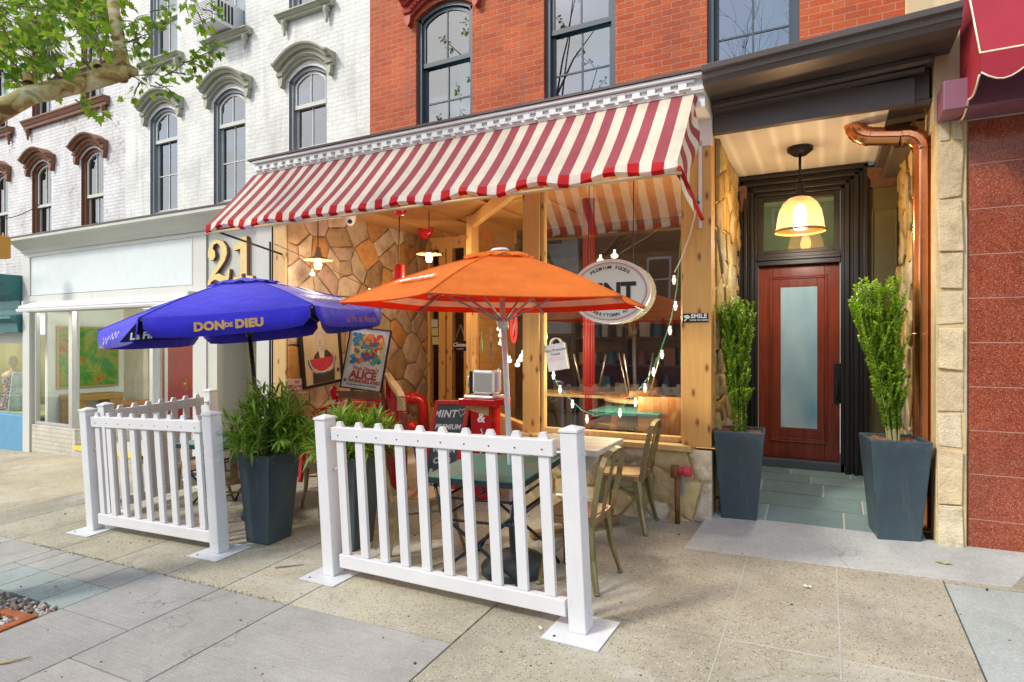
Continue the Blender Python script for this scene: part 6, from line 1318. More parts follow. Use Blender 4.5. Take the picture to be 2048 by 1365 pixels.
# ================================================================ ramp railing
t=thing('ramp_railing','red picket ramp railing with a pale wooden handrail beside the chalkboard','railing',(-3.98,-.1,gz(-4,-.1)))
h0,h1,h2,h3=atD(773,750,6.6),atD(798,785,6.1),atD(803,797,6.0),atD(803,822,6.0)
b=MB(); b.bar(h0,h1,.075,.05); b.bar(h1,h2,.075,.05); b.bar(h2,h3,.075,.05,(0,1,0)); b.build('handrail',m_oldpine,t,bevel=.006)
for k in range(5):
    p=h0.lerp(h1,.12+.2*k)-Vector((0,0,.03)); b=MB(); b.bar(p,(p.x,p.y,gz(p.x,p.y)+.02),.03,.03); b.build('baluster',m_redpaint,t)
b=MB(); p=h3; b.bar((p.x,p.y+.03,p.z-.02),(p.x,p.y+.03,gz(p.x,p.y)),.06,.06); b.build('newel_post',M('dull_red_paint',(.30,.05,.035),.6,var=.2),t,bevel=.005)
# ================================================================ pipes, cameras, alarms
def path_round(pts,r=.08,n=6):
    o=[Vector(pts[0])]
    for a,c,d in zip(pts,pts[1:],pts[2:]):
        a,c,d=Vector(a),Vector(c),Vector(d); p=c+(a-c).normalized()*r; q=c+(d-c).normalized()*r
        for k in range(n+1): s=k/n; o.append(p.lerp(c,s).lerp(c.lerp(q,s),s))
    o.append(Vector(pts[-1])); return o
a_=atD(803,797,8.5); c_=atD(845,795,8.6); d_=atD(848,862,8.6)
t=thing('fire_pipe','thick red elbow fire pipe at the back of the recess','pipe',tuple(d_)); b=MB(); b.tube(path_round([a_,c_,d_],.14),.075,16); b.lathe([(.09,-.03),(.09,.03)],a_.lerp(c_,.5),16,axis=(c_-a_)); b.build('pipe',m_redpaint,t)
b=MB(); v=atX(822,823,-5.42); b.lathe([(.0,0),(.03,.0),(.03,.03),(.07,.04),(.08,.05),(.07,.06),(0,.07)],v,16,axis=(1,0,0)); b.build('valve',M('pale_tan_valve',(.45,.33,.22),.6),t)
v=atD(823,853,8.3); b=MB(); b.lathe([(.09,0),(.1,.04),(.07,.09),(.0,.11)],(v.x,v.y,v.z-.03),14); tag(b.build('floor_valve_cap',m_redpaint),'low red cap on the recess floor below the fire pipe','pipe cap')
t=thing('standpipe','rusty brown standpipe with a red cap in front of the stone base','pipe',(-1.05,-.12,gz(-1.05,-.1)))
m_rust=M('rusty_pipe',(.20,.085,.03),.7,.2,var=.4,scale=14,bmp=.3); b=MB(); b.tube([(-1.05,-.12,gz(-1.05,-.12)),(-1.055,-.12,.39)],.021,10); b.lathe([(.0,.36),(.034,.36),(.036,.43),(.03,.455),(0,.46)],(-1.07,-.12,0),12); b.build('pipe',m_rust,t)
b=MB(); b.tube([(-1.05,-.12,.415),(-.99,-.12,.415)],.03,12); b.lathe([(.042,-.0),(.042,.05),(.03,.055),(0,.055)],(-.995,-.12,.415),12,axis=(1,-.1,0)); b.build('cap',M('red_cap',(.55,.04,.06),.5),t)
b=MB(); b.box(-1.045,-1.01,-.06,-.05,.22,.40); b.build('grey_tag',m_alu,t)
q=atX(700,434,-5.3); q.z=2.99; t=thing('security_camera','small white dome security camera at the top of the flagstone wall','camera',tuple(q)); b=MB(); b.lathe([(.0,.08),(.075,.08),(.075,.02),(.06,-.05),(.03,-.085),(0,-.09)],q,16); b.build('housing',m_white,t)
dv=(CAM-q).normalized(); b=MB(); b.lathe([(.028,.0),(.028,.01),(0,.012)],q+Vector((0,0,-.035))+dv*.058,12,axis=dv); b.build('lens',m_black,t)
for (u,v_,dd,r_,lb) in ((799,425,6.4,.075,'round red alarm under the recess ceiling nearest the awning edge'),(852,462,8.6,.12,'red alarm disc above the shop door in the recess')):
    q=atD(u,v_,dd); b=MB(); b.lathe([(0,.04),(r_,.04),(r_,.01),(r_*.6,-.03),(0,-.035)],q,18) if dd<7 else b.lathe([(r_,0),(r_,.03),(r_*.7,.05),(0,.05)],q,18,axis=(0,-1,0)); b.tube([q+Vector((0,0,.03)),Vector((q.x,q.y+.0,3.08))],.008,5); tag(b.build('fire_alarm',m_redpaint),lb,'alarm')
# ================================================================ lamps and bulbs
m_bulb=emit_mat('warm_filament_bulb',(1,.66,.28),9); m_bulbw=emit_mat('string_bulb',(1,.82,.55),2.0); m_enam=M('old_brass_shade',(.42,.30,.15),.4,.6); m_cord=M('brown_cord',(.06,.03,.015),.8); m_green=M('green_cord',(.02,.30,.24),.5)
def edison(label,q):
    t=thing('pendant_lamp',label,'pendant lamp',tuple(q),'bare bulb pendant lamps in the recess'); b=MB(); b.tube([(q.x,q.y,3.07 if q.y>0 else 3.2),(q.x,q.y,q.z+.15)],.006,6); b.build('cord',m_cord,t)
    b=MB(); b.lathe([(.0,.16),(.028,.155),(.03,.11),(.042,.10),(.042,.06),(.15,.025),(.158,.015),(.15,.018),(.04,.05),(0,.055)],q,26); b.build('shade',m_enam,t)
    b=MB(); b.lathe([(.014,.06),(.018,.04),(.036,-.01),(.040,-.04),(.03,-.075),(.0,-.085)],q,16); b.build('bulb',m_bulb,t); lamp('bulb_light',(q.x,q.y,q.z-.12),17,(1,.78,.54))
edison('bare bulb pendant lamp nearest the pale pine post, above the blue umbrella',atD(636,524,6.55)); edison('bare bulb pendant lamp near the shop door in the recess',atD(858,512,7.4))
q=atD(799,575,7.3); t=thing('pendant_lamp','red enamel pendant lamp hanging by the flagstone wall, above the orange umbrella','pendant lamp',tuple(q)); b=MB(); b.tube([(q.x,q.y,3.07),(q.x-.01,q.y,q.z+.3)],.007,6); b.build('cord',m_cord,t)
b=MB(); b.lathe([(.0,.28),(.03,.28),(.06,.26),(.06,.12),(.075,.10),(.11,.08),(.115,.01),(.20,-.02),(.21,-.05),(.20,-.05),(.1,-.01)],q,28); b.build('shade',m_redpaint,t)
def string(label,pts,bulbs,mw,rb=.012,rw=.004,cols=m_bulbw):
    t=thing('string_lights',label,'string lights',tuple(pts[0])); b=MB(); pp=[]
    for a,c in zip(pts,pts[1:]):
        for k in range(6): pp.append(Vector(a).lerp(Vector(c),k/6)+Vector((0,0,.004*math.sin(k*3.1))))
    pp.append(Vector(pts[-1])); b.tube(pp,rw,6); b.build('wire',mw,t)
    for q in bulbs:
        b=MB(); b.lathe([(.0,.035),(.010,.035),(.010,.01),(.018,.0),(rb,-.015),(rb*.8,-.033),(0,-.042)],q,12); o=b.build('bulb',cols,t)
Yw=.13; w_=lambda l:[atY(u,v_,Yw) for u,v_ in l]
string('green string of lit bulbs sagging inside the big window',w_([(1362,470),(1354,575),(1342,640),(1322,700),(1304,745),(1282,775),(1258,803),(1228,825),(1190,832),(1162,820),(1138,797),(1115,770),(1100,735),(1088,690),(1085,655)]),w_([(1340,661),(1324,709),(1307,744),(1290,776),(1271,805),(1240,826),(1174,838),(1145,808),(1120,779),(1107,751),(1092,673),(1351,612),(1348,560)]),m_green)
string('white cord with two lit bulbs above the oval sign',w_([(1395,395),(1300,470),(1210,525),(1090,580)]),w_([(1201,518),(1229,508)]),m_cord,.034)
ow=lambda l:[onwin(u,v_)-wn*.12 for u,v_ in l]
string('short string of lit bulbs looped in the slanted window',ow([(978,640),(983,690),(995,720),(1010,728),(1025,705),(1035,670),(1042,645)]),ow([(978,655),(981,668),(981,684),(988,703),(993,713),(998,719),(1013,727),(1018,717),(1023,708),(1033,690),(1039,674)]),m_cord,.028)
string('cord with lit bulbs strung across the flagstone wall',[atD(548,488,6.6),atD(610,515,6.7),atD(680,548,6.9),(atD(735,575,7.1)),atD(800,600,7.4)],[atD(625,545,6.75),atD(739,583,7.1),atD(757,588,7.2)],m_cord,.03)
b=MB(); b.tube(path_round([atY(1398,398,-.06),atY(1380,470,-.06),atY(1362,520,-.05),atY(1349,545,-.05)],.05),.005,5); tag(b.build('hanging_cord',m_whiteink),'white awning cord hanging down the wide pine post','cord')
# ================================================================ furniture inside the cafe
m_ply=wood_mat('bent_plywood',(.42,.20,.06),(.28,.12,.03),'z',False,.35); m_ptop=wood_mat('pale_table_wood',(.55,.38,.18),(.42,.27,.11),'x',False,.4)
def ply(label,x,y,z,rot,flip):
    t=thing('plywood_chair',label,'chair',(0,0,0),'bent plywood chairs inside the cafe'); b=MB()
    pr=[(.24,.43),(.20,.455),(.05,.445),(-.12,.44),(-.19,.46),(-.23,.52),(-.26,.66),(-.29,.84)]
    for (a,c),(d,e) in zip(pr,pr[1:]):
        n1=9
        for k in range(n1):
            y0,y1=-.20+.40*k/n1,-.20+.40*(k+1)/n1; bw=lambda yy,h: (0.03*(yy/.2)**2 if h>.5 else 0)
            b.face([(a+bw(y0,c),y0,c),(d+bw(y0,e),y0,e),(d+bw(y1,e),y1,e),(a+bw(y1,c),y1,c)],0,True)
    o=b.build('shell',m_ply,t,solid=.012,fixn=False); bm=bmesh.new(); bm.from_mesh(o.data); bmesh.ops.remove_doubles(bm,verts=bm.verts,dist=.001); bm.to_mesh(o.data); bm.free()
    for sx in (.17,-.15):
        for sy in (.16,-.16): b=MB(); b.tube([(sx*.6,sy*.6,.435),(sx*1.15,sy*1.2,0)],.009,7); b.build('leg',m_steel,t)
    m=Matrix.Translation((x,y,z))@Matrix.Rotation(R(rot),4,'Z')
    if flip: m=m@Matrix.Translation((0,0,.46))@Matrix.Rotation(math.pi,4,'X')
    t.matrix_basis=m
def ctable(label,x,y,w,d,z,mt,round_=False):
    t=thing('cafe_table',label,'table',(x,y,.1)); b=MB()
    if round_: b.lathe([(0,z-.03),(w/2,z-.03),(w/2,z),(0,z)],(x,y,0),32)
    else: b.box(x-w/2,x+w/2,y-d/2,y+d/2,z-.03,z)
    b.build('tabletop',mt,t,bevel=.004); b=MB(); b.lathe([(.22,.1),(.22,.12),(.035,.14),(.035,z-.03)],(x,y,0),20); b.build('pedestal',m_blackmetal,t)
q1=atD(1285,800,6.3); ctable('round pale wooden table inside the cafe behind the big window',q1.x,q1.y,.8,.8,.86,m_ptop,True); ply('upturned plywood chair on the round pale table',q1.x-.05,q1.y,.86,25,True); ply('plywood chair with its back to the window beside the teal cafe table',*(lambda p:(p.x,p.y))(atD(1320,860,5.75)),.1,105,False)
q2=atD(1262,845,5.75); ctable('teal topped table just inside the big window',q2.x,q2.y,.66,.55,.80,m_tealtop)
q3=atD(1150,800,7.2); ctable('long wooden table further back inside the cafe',q3.x,q3.y,1.1,.6,.84,m_ptop); ply('upturned plywood chair on the long wooden table',q3.x+.2,q3.y,.84,200,True)
ply('plywood chair beside the red column inside the cafe',q3.x+.75,q3.y-.4,.1,150,False)
b=MB(); q=atD(1130,870,5.6); q=Vector((-2.0,.5,0)); b.box(-2.25,-1.15,.16,.36,.50,.53); tag(b.build('window_ledge',m_ptop),'low wooden ledge just inside the big window','ledge')
t=thing('shelf_unit','dark shelf unit with jars and boxes at the back of the cafe','shelf',(-2.5,5.6,.1)); b=MB()
for z in (.5,1.0,1.5,2.0): b.box(-4.2,-1.2,5.55,5.95,z,z+.04)
for x in (-4.2,-3.2,-2.2,-1.24): b.box(x,x+.04,5.56,5.94,.1,2.3)
b.build('frame',M('shelf_wood',(.16,.08,.04),.6),t)
for z in (.54,1.04,1.54):
    x=-4.1
    while x<-1.35:
        b=MB(); hh=rs2.uniform(.12,.34); r_=rs2.uniform(.05,.10); cc=rs2.choice([(.5,.45,.35),(.5,.5,.5),(.3,.12,.08),(.1,.2,.3),(.55,.4,.1)])
        if rs2.random()<.5: b.lathe([(r_,0),(r_,hh*.8),(r_*.6,hh*.9),(r_*.6,hh),(0,hh)],(x+r_,5.7,z),12); nm='jar'
        else: b.box(x,x+2*r_,5.6,5.8,z,z+hh); nm='box'
        b.build(nm,M('goods_colour',cc,.5),t); x+=2*r_+rs2.uniform(.02,.15)

for q in ((-1.7,.35,1.2),(-1.25,.35,1.7)): lamp('string_light_glow',q,24,(1,.8,.5),.1)
lamp('string_light_glow',tuple(onwin(1005,700)-wn*.35),12,(1,.75,.45),.1)
# ================================================================ street tree reaching in from the left
def bark():
    m,nt,out=newmat('plane_bark'); co=objco(nt); v=nz(nt,co,5.5,3,.5,1.2); c=ramp(nt,v,[(.36,(.13,.07,.025)),(.43,(.26,.20,.06)),(.50,(.40,.34,.14)),(.60,(.46,.45,.28)),(.70,(.28,.30,.12))]); c.node.color_ramp.interpolation='CONSTANT' if False else 'EASE'
    c=mixc(nt,1.,c,ramp(nt,nz(nt,co,40,3),[(.3,(.85,.85,.85)),(.7,(1.1,1.1,1.1))]),'MULTIPLY'); b=pbsdf(nt,out,c,.75,0,.3); bump(nt,b,v,.35,.01); return m
m_bark=bark()
t=thing('plane_tree','mottled plane tree whose limb and fresh leaves hang over the left pavement','tree',(-5.05,-3.35,gz(-5.05,-3.35)))
b=MB(); tr=[(-5.05,-3.35,gz(-5.05,-3.35)-.1),(-5.05,-3.35,.3),(-5.07,-3.36,1.2),(-5.12,-3.38,2.2),(-5.2,-3.42,3.4),(-5.35,-3.5,4.8),(-5.4,-3.5,6.5),(-5.3,-3.4,8.5)]; b.tube(tr,[.21,.165,.15,.145,.13,.11,.08,.03],18)
lb=[(-5.10,-3.37,2.55),tuple(atD(-35,240,3.85)),tuple(atD(0,222,3.92)),tuple(atD(60,190,4.02)),tuple(atD(110,180,4.1)),tuple(atD(160,169,4.2)),tuple(atD(215,152,4.32)),tuple(atD(252,143,4.42))]; b.tube(lb,[.10,.074,.064,.060,.059,.058,.064,.054],16)
up=[tuple(atD(236,155,4.38)),tuple(atD(243,120,4.42)),tuple(atD(236,70,4.5)),tuple(atD(224,0,4.62)),tuple(atD(205,-90,4.8)),tuple(atD(190,-260,5.1)),tuple(atD(200,-480,5.4))]; b.tube(up,[.066,.050,.043,.039,.036,.028,.014],14)
b.lathe([(.046,0),(.040,.04),(.022,.07),(0,.075)],atD(255,142,4.42),10,axis=(CS,SN,-.1)); b.lathe([(.03,0),(.03,.06),(.015,.07),(0,.07)],atD(57,180,4.0)+Vector((0,0,.05)),8,axis=(-.2,0,1)); b.lathe([(.028,0),(.02,.05),(0,.06)],atD(195,148,4.28)+Vector((0,0,.05)),8,axis=(-.5,0,1))
b.build('trunk',m_bark,t,fixn=False)
LEAF=[(0,0),(.10,.04),(.34,-.06),(.30,.14),(.52,.26),(.34,.36),(.40,.58),(.20,.56),(.0,1.0),(-.20,.56),(-.40,.58),(-.34,.36),(-.52,.26),(-.30,.14),(-.34,-.06),(-.10,.04)]
lv=MB(); tw=MB(); rt=random.Random(77)
def maple(p,d,nrm,sz,tone):
    d=d.normalized(); s=d.cross(nrm)
    if s.length<1e-3: s=d.orthogonal()
    s.normalize(); n=s.cross(d); i=len(lv.v); k=rt.uniform(.0,.35); dr=rt.uniform(.0,.3)
    for x,y in LEAF: lv.v.append(p+(s*x+d*y+n*(abs(x)*k-y*y*dr))*sz)
    lv.v.append(p+d*.38*sz); c=(tone,)*3; m=len(LEAF)
    for j in range(m): lv.idx((i+j,i+(j+1)%m,i+m),0,False,c)
def spray(p0,p1,n,sz=.062,r0=.006,droop=.05,side=True):
    p0,p1=Vector(p0),Vector(p1); Ln=(p1-p0).length; pts=[]; sd=rt.uniform(0,99)
    for k in range(8):
        s=k/7; pts.append(p0.lerp(p1,s)+Vector((noise.noise(Vector((sd,s*2,0))),noise.noise(Vector((sd,s*2,5))),noise.noise(Vector((sd,s*2,9)))))*.16*Ln*math.sin(math.pi*s)-Vector((0,0,droop*s*s*Ln)))
    tw.tube(pts,[r0*(1-.75*k/7) for k in range(8)],5,cap=False)
    for k in range(n):
        s=.18+.82*(k+rt.random()*.8)/n; f=min(6.99,s*7); i=int(f); p=pts[i].lerp(pts[i+1],f-i); ax=(pts[i+1]-pts[i]).normalized(); o=ax.orthogonal().normalized(); o.rotate(Matrix.Rotation(rt.uniform(0,6.283),3,ax)); dd=(o*.9+ax*.5+Vector((0,0,-.25))).normalized(); pe=p+dd*rt.uniform(.02,.06); tw.tube([p,pe],.0012,3,cap=False)
        nn=Vector((rt.gauss(0,.5),rt.gauss(0,.5),1)).normalized(); maple(pe,(dd+Vector((0,0,-.35))).normalized(),nn,sz*rt.uniform(.6,1.25),min(1,max(0,rt.gauss(.45,.25))))
    return pts
D3=lambda u,v,t_: atD(u,v,t_)
# twigs that can be told apart in front of the white wall
for (a,c,n) in (((258,152,4.42),(330,150,4.5),7),((330,152,4.5),(385,118,4.6),16),((385,118,4.6),(440,92,4.7),18),((345,145,4.5),(400,150,4.6),10),((365,125,4.55),(420,128,4.65),12),((300,150,4.45),(340,118,4.5),10),((385,120,4.6),(432,72,4.75),12),((258,148,4.42),(300,178,4.4),6),((280,165,4.42),(262,198,4.4),6),((300,172,4.42),(345,172,4.5),8),((310,165,4.45),(360,190,4.5),6),
  ((245,85,4.45),(300,72,4.5),9),((240,60,4.5),(300,25,4.6),10),((300,25,4.6),(350,8,4.7),10),((300,45,4.6),(270,70,4.5),8),((300,72,4.5),(268,105,4.45),8),((243,92,4.45),(320,60,4.6),8),((320,60,4.6),(345,40,4.65),8),((238,40,4.5),(275,45,4.5),10),((275,50,4.5),(262,95,4.4),8),
  ((350,-40,4.8),(405,25,4.7),12),((405,20,4.7),(440,30,4.75),7),((360,-20,4.8),(390,45,4.7),12),((395,25,4.7),(408,55,4.7),7),((420,-10,4.8),(435,25,4.8),6),((150,-10,4.6),(230,-15,4.6),10),
  ((150,165,4.2),(185,90,4.35),8),((125,172,4.15),(90,110,4.2),8),((100,175,4.1),(60,110,4.3),9),((60,175,4.0),(30,160,4.1),10),((45,165,4.1),(8,160,4.1),8),((90,115,4.2),(60,60,4.4),10),((185,95,4.35),(200,40,4.5),9),((160,205,4.15),(200,225,4.2),7),((150,200,4.15),(178,215,4.2),6)):
    spray(D3(*a),D3(*c),n)
for k in range(165):   # dense part at the upper left
    u=rt.uniform(-90,225); v=rt.uniform(-120,105)-max(0,(u-120))*.25; dd=rt.uniform(3.7,5.3) if u<120 else rt.uniform(4.7,5.6); a=D3(u,v,dd); c=a+Vector((rt.uniform(-.25,.35),rt.uniform(-.3,.3),rt.uniform(-.22,.12))); spray(a,c,12,.064,.004)
for k in range(16):
    u=rt.uniform(-20,150); v=rt.uniform(85,150); a=D3(u,v,rt.uniform(3.9,4.6)); spray(a,a+Vector((rt.uniform(-.2,.25),rt.uniform(-.2,.2),rt.uniform(-.18,.08))),8,.06,.003)
for (a,c) in (((150,165,4.2),(60,40,4.4)),((190,155,4.3),(150,20,4.6)),((100,180,4.1),(120,60,4.4)),((60,190,4.0),(-40,30,4.2)),((180,160,4.25),(215,60,4.6)),((140,170,4.2),(20,90,4.2))): spray(D3(*a),D3(*c),6,.06,.011,0)
for k in range(90):   # the rest of the crown, above the frame
    c0_=Vector((rt.uniform(-7.4,-3.6),rt.uniform(-5.6,-1.6),rt.uniform(4.7,8.4))); e=c0_+Vector((rt.uniform(-.4,.4),rt.uniform(-.4,.4),rt.uniform(-.2,.3))); spray(c0_,e,10,.075,.006)
for k in range(18):
    a=Vector(tr[4]).lerp(Vector(tr[7]),rt.random()); e=Vector((rt.uniform(-7.2,-3.8),rt.uniform(-5.4,-1.8),rt.uniform(5,8.2))); tw.tube([a,a.lerp(e,.5)+Vector((0,0,.2)),e],[.03,.018,.006],6,cap=False)
cr=lv.build('crown',m_plane,t,col=True,fixn=False); tw.build('twigs',m_twig,t,fixn=False)
# ================================================================ tree pit with pebbles, rusty frame, litter
def pebble_mat():
    m,nt,out=newmat('pebbles_mix'); a=N(nt,'Attribute'); a.attribute_name='Col'; c=mixc(nt,1.,a.outputs['Color'],ramp(nt,nz(nt,objco(nt),40,4),[(.3,(.75,.75,.75)),(.7,(1.15,1.15,1.15))]),'MULTIPLY'); pbsdf(nt,out,c,.7,0,.3); return m
b=MB(); rg=random.Random(5); bm0=bmesh.new(); bmesh.ops.create_icosphere(bm0,subdivisions=1,radius=1); iv=[v.co.copy() for v in bm0.verts]; iff=[[v.index for v in f.verts] for f in bm0.faces]; bm0.free()
def pebble(x,y,z,r,col):
    m=Matrix.Rotation(rg.uniform(0,6.28),3,Vector((rg.gauss(0,1),rg.gauss(0,1),rg.gauss(0,1))).normalized()); sc=Vector((r*rg.uniform(.9,1.7),r*rg.uniform(.7,1.1),r*rg.uniform(.45,.75))); i=len(b.v)
    for v in iv: q=m@Vector((v.x*sc.x,v.y*sc.y,v.z*sc.z)); b.v.append(Vector((x,y,z))+q)
    for f_ in iff: b.idx([i+k for k in f_],0,True,col)
for k in range(2600):
    x,y=rg.uniform(-5.57,-4.28),rg.uniform(-4.09,-2.95); r=rg.uniform(.008,.024); c=rg.choice([(.30,.28,.25),(.22,.19,.15),(.42,.40,.37),(.16,.13,.10),(.30,.20,.12),(.50,.47,.42)]); pebble(x,y,gz(x,y)-.022+rg.uniform(0,.02),r,c)
o=b.build('gravel',pebble_mat(),None,col=True,fixn=False); o['kind']='stuff'
m_rustf=M('rusty_iron',(.30,.085,.022),.75,.2,var=.45,scale=14,bmp=.4)
t=thing('iron_frame','rusty square iron frame lying at the edge of the pebble bed','iron frame',(-4.42,-3.18,gz(-4.4,-3.2)))
b=MB(); rc=Vector((-4.44,-3.19,0)); ra=R(5)
def rq(x,y,h): X_=rc.x+x*math.cos(ra)-y*math.sin(ra); Y_=rc.y+x*math.sin(ra)+y*math.cos(ra); return (X_,Y_,gz(X_,Y_)+h)
for x0,x1,y0,y1 in ((-.17,.17,-.11,-.055),(-.17,.17,.055,.11),(-.17,-.10,-.0545,.0545),(.10,.17,-.0545,.0545)):
    q=[(x0,y0),(x1,y0),(x1,y1),(x0,y1)]; b.hexa([rq(*p,-.02) for p in q]+[rq(*p,.012) for p in q])
b.build('frame',m_rustf,t,bevel=.003)
def bit(name,label,cat,pts,r,mt): bb_=MB(); bb_.tube([P3(x,y,.004+r) for x,y in pts],[r,r*1.1,r*.5][:len(pts)],6); tag(bb_.build(name,mt),label,cat)
m_straw=M('dry_straw',(.36,.27,.10),.8)
bit('twig','yellow dry twig on the grey paving at the lower left','twig',[(-3.86,-3.47),(-3.80,-3.42),(-3.74,-3.34)],.005,m_straw)
bit('twig','thin brown twig on the tan paving between the barriers','twig',[(-3.47,-1.98),(-3.40,-1.93),(-3.31,-1.86)],.004,m_twig)
def fallen(label,x,y,s,c,rot):
    bb_=MB(); i=0; cr_=[]; 
    for k in range(10): a=6.283*k/10; cr_.append((x+s*math.cos(a+rot)*(1.0 if k%2 else .7),y+s*.5*math.sin(a)*(1 if k%2 else .7),.006+.012*abs(math.sin(k*1.7))))
    bb_.face([P3(p[0],p[1],p[2]) for p in cr_],0); tag(bb_.build('fallen_leaf',M('fallen_leaf',c,.8,var=.3,scale=40),solid=.002),label,'leaf')
fallen('curled pale leaf on the paving in front of the granite wall',.66,-.36,.05,(.42,.36,.14),.4)
fallen('small white scrap on the speckled paving at the right',-.10,-1.02,.03,(.7,.68,.62),.1)
fallen('small white scrap on the paving in front of the nearest barrier',-1.36,-2.06,.014,(.7,.68,.62),.8)
fallen('brown leaf on the bluestone tiles before the door',-.30,.72,.035,(.16,.08,.03),.2)
# scattered specks of litter, uncountable
b=MB(); rg=random.Random(15)
for k in range(420):
    x,y=rg.uniform(-7,1.6),rg.uniform(-3.4,.0); r=abs(rg.gauss(0,.0035))+.0012; pebble(x,y,gz(x,y)+r*.3,r,rg.choice([(.10,.08,.05),(.2,.15,.08),(.06,.05,.04),(.35,.3,.22)]))
for yy in (-2.35,):
    for k in range(500):
        x=rg.uniform(-6,-2.9); y=yy+rg.gauss(0,.012); pebble(x,y,gz(x,y)+.0,rg.uniform(.002,.006),rg.choice([(.30,.26,.2),(.2,.16,.1),(.4,.36,.28)]))
o=b.build('litter',pebble_mat(),None,col=True,fixn=False); o['kind']='stuff'
# ================================================================ across the street (seen mirrored in the glass)
m_obrick=brick_mat('dark_brown_brick',(.34,.19,.10),(.27,.14,.07),(.16,.13,.1)); m_ow=M('white_window_paint',(.68,.70,.72),.5); m_oglass=M('dark_glass',(.03,.05,.07),.08)
def opp(label,x0,x1,H,mat,Y=-21):
    t=thing('brick_building',label,'building',((x0+x1)/2,Y,gz(0,Y))); g0=gz((x0+x1)/2,Y); b=MB(); b.box(x0,x1,Y-8,Y,g0-1,g0+H); b.build('wall',mat,t)
    n=int((x1-x0)/2.1)
    for fl_ in range(2):
        for k in range(n):
            xc=x0+(x1-x0)*(k+.5)/n; z=g0+4.4+fl_*3.1; b=MB()
            for a,c,d,e in ((-.5,.5,-.08,0),(-.5,.5,1.7,1.8),(-.5,-.42,0,1.7),(.42,.5,0,1.7),(-.42,.42,.82,.88)): b.box(xc+a,xc+c,Y-.02,Y+.06,z+d,z+e)
            w=b.build('window',m_ow,t); b=MB(); b.box(xc-.42,xc+.42,Y+.001,Y+.02,z,z+1.7); b.build('pane',m_oglass,w)
    b=MB(); b.box(x0+.1,x1-.1,Y+.002,Y+.5,g0+3.3,g0+3.8); b.build('shop_cornice',m_greyshop,t); b=MB(); b.box(x0+.3,x1-.3,Y+.003,Y+.1,g0+.6,g0+3.2); b.build('shop_window',m_oglass,t)
    b=MB(); b.box(x0,x1,Y+.004,Y+.4,g0+H-.5,g0+H+.1); b.build('cornice',m_brown,t)
opp('brown brick building with white windows across the street',-10,2,9.0,m_obrick); opp('red brick building across the street beside the brown one',2.2,14,8.0,m_redbrick); opp('pale brick building across the street at the far side',-24,-10.2,8.4,m_whitebrick)
def baretree(label,x,y,seed,H=8.):
    r=random.Random(seed); t=thing('bare_tree',label,'tree',(x,y,gz(x,y)),'bare trees across the street'); b=MB(); tw_=MB()
    def br(p,d,l,rad,dep):
        pts=[p]; q=p; dd=d
        for k in range(4): dd=(dd+Vector((r.gauss(0,.14),r.gauss(0,.14),r.gauss(.02,.1)))).normalized(); q=q+dd*l/4; pts.append(q)
        (b if dep>4 else tw_).tube(pts,[rad*(1-.12*k) for k in range(5)],6 if dep>2 else 4,cap=False)
        if dep==0: return
        for k in range(3 if dep>1 else 4):
            i=r.choice((2,3,4)); nd=(dd+Vector((r.gauss(0,.55),r.gauss(0,.55),r.gauss(.15,.35)))).normalized(); br(pts[i],nd,l*r.uniform(.6,.82),rad*.55,dep-1)
    br(Vector((x,y,gz(x,y)-.1)),Vector((0,0,1)),H*.30,.19,6); b.build('trunk',m_twig,t,fixn=False); tw_.build('branches',m_twig,t,fixn=False)
baretree('bare street tree across the road, straight opposite the cafe',-2.2,-16.6,3,17); baretree('bare street tree across the road, opposite the pale shop',-8.5,-16.8,9,17); baretree('bare street tree across the road, opposite the granite wall',4.5,-16.6,14,17); baretree('bare street tree across the road, far to the left',-15.5,-16.8,24,17); 
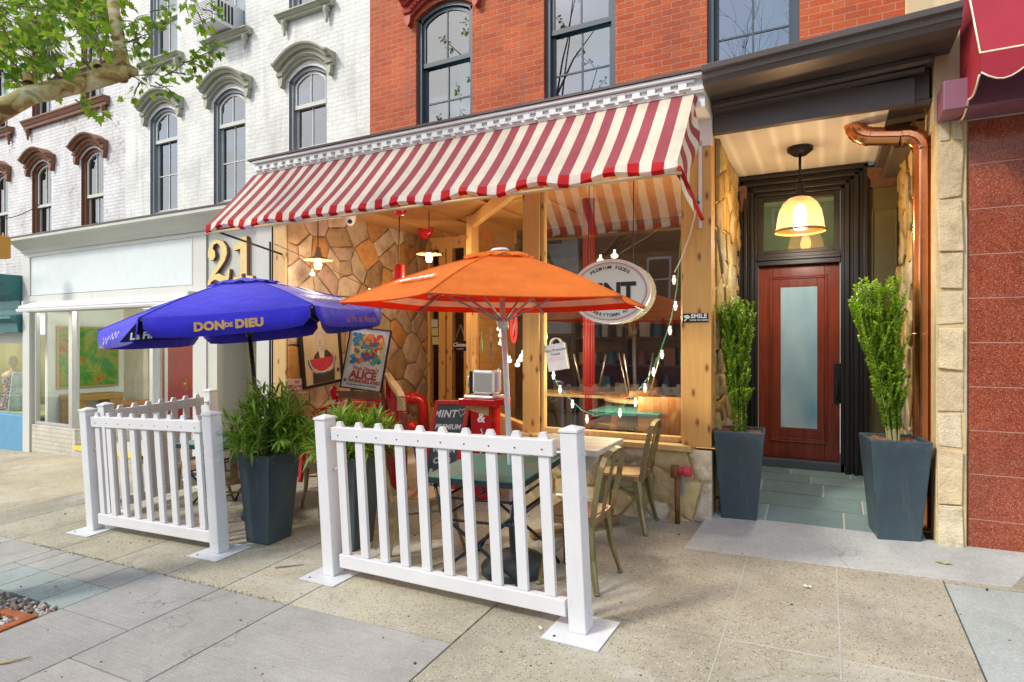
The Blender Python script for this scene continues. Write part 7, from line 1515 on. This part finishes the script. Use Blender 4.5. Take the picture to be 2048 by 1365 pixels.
def car(label,x,y,col,rot=0):
    t=thing('parked_car',label,'car',(0,0,0),'cars parked along the kerbs'); mb=M('car_paint',col,.25,.3,var=.03,spec=.6)
    sec=[(-2.15,.42,.62,.62),(-2.1,.30,.80,.80),(-1.5,.22,.92,.84),(-.9,.2,.95,.86),(0,.2,.96,.88),(.9,.2,.94,.88),(1.6,.22,.90,.85),(2.1,.3,.82,.78),(2.2,.4,.66,.66)]
    b=MB(); rings=[]
    for X_,z0,z1,w in sec: rings.append([(X_,-w,z0+.1),(X_,-w*1.0,z1*.75),(X_,-w*.9,z1),(X_,w*.9,z1),(X_,w,z1*.75),(X_,w,z0+.1),(X_,w*.8,z0),(X_,-w*.8,z0)])
    for A_,B_ in zip(rings,rings[1:]):
        for k in range(8): b.face([A_[k],A_[(k+1)%8],B_[(k+1)%8],B_[k]],0,True)
    b.face(rings[0][::-1]); b.face(rings[-1]); b.build('body',mb,t)
    b=MB(); cab=[(-1.55,.92,.0),(-1.0,1.38,.66),(.35,1.42,.68),(1.15,.93,.0)]; L_=[(-1.6,-.80,.92),(-1.0,-.62,1.40),(.3,-.62,1.43),(1.15,-.80,.93)]; Rr_=[(p[0],-p[1],p[2]) for p in L_]
    b.face(L_); b.face(Rr_[::-1]); 
    for k in range(3): b.face([L_[k],L_[k+1],Rr_[k+1],Rr_[k]])
    b.build('cabin_glass',m_oglass,t); b=MB(); b.face([(-1.0,-.63,1.405),(.3,-.63,1.435),(.3,.63,1.435),(-1.0,.63,1.405)]); b.build('roof',mb,t,solid=.02)
    for X_ in (-1.35,1.35):
        for s in (-1,1):
            b=MB(); b.lathe([(.0,-.1),(.30,-.1),(.33,-.06),(.33,.06),(.30,.1),(0,.1)],(X_,s*.78,.33),20,axis=(0,1,0)); w=b.build('wheel',M('tyre',(.02,.02,.02),.8),t)
            b=MB()
            for k in range(8): a=6.283*k/8; b.bar((X_+.04*math.cos(a),s*.885,.33+.04*math.sin(a)),(X_+.2*math.cos(a),s*.885,.33+.2*math.sin(a)),.03,.02,(0,1,0))
            b.build('rim',m_steel,w)
    for s in (-1,1):
        b=MB(); b.box(2.10,2.19,s*.66-.13,s*.66+.13,.62,.74); b.build('headlight',m_signb,t)
    t.location=(x,y,gz(x,y)-.16); t.rotation_euler=(0,-.031,R(rot)); return t
car('dark blue parked car across the street',-2.8,-15.8,(.02,.05,.10)); car('silver parked car across the street',3.4,-15.8,(.4,.42,.44)); car('dark grey parked car across the street',-9.2,-15.8,(.05,.05,.055))
# ================================================================ camera, sky, sun
cam=bpy.data.cameras.new('camera'); co=bpy.data.objects.new('camera',cam); COL.objects.link(co); co.location=CAM; co.rotation_euler=(R(90),0,R(27.5)); cam.sensor_width=36; cam.lens=36*FPX/2048; cam.shift_y=2.5/2048; cam.clip_end=400; cam.clip_start=.05; S.camera=co
w=bpy.data.worlds.new('World'); S.world=w; w.use_nodes=True; nt=w.node_tree; nt.nodes.clear(); out=nt.nodes.new('ShaderNodeOutputWorld')
SUN_EL,SUN_AZ=42.,Vector((-.62,-.78,0)).normalized()
sky=N(nt,'TexSky'); sky.sky_type='NISHITA'; sky.sun_disc=False; sky.sun_elevation=R(SUN_EL); sky.sun_rotation=math.atan2(SUN_AZ.x,SUN_AZ.y); sky.air_density=1.; sky.dust_density=1.2
tc=N(nt,'TexCoord'); mp=N(nt,'Mapping'); mp.inputs['Scale'].default_value=(1,1,2.6); L(nt,tc.outputs['Generated'],mp.inputs[0])
cl=ramp(nt,nz(nt,mp.outputs[0],2.3,8,.6,.3),[(.42,(0,0,0)),(.60,(.88,.88,.88))]); cc=mixc(nt,cl,sky.outputs[0],(6.5,6.45,6.3,1))
bg=N(nt,'Background'); bg.inputs[1].default_value=.15; L(nt,cc,bg.inputs[0]); L(nt,bg.outputs[0],out.inputs[0])
sl=bpy.data.lights.new('sun','SUN'); sl.energy=1.45; sl.angle=R(8); sl.color=(1,.93,.82); so_=bpy.data.objects.new('sun',sl); COL.objects.link(so_)
sd=Vector((SUN_AZ.x*math.cos(R(SUN_EL)),SUN_AZ.y*math.cos(R(SUN_EL)),math.sin(R(SUN_EL)))); so_.rotation_euler=sd.to_track_quat('Z','Y').to_euler()
S.view_settings.view_transform='Standard'; S.view_settings.look='None'; S.view_settings.gamma=1; S.view_settings.exposure=.98
S.cycles.max_bounces=10; S.cycles.transparent_max_bounces=24; S.cycles.sample_clamp_indirect=4; S.cycles.use_denoising=True
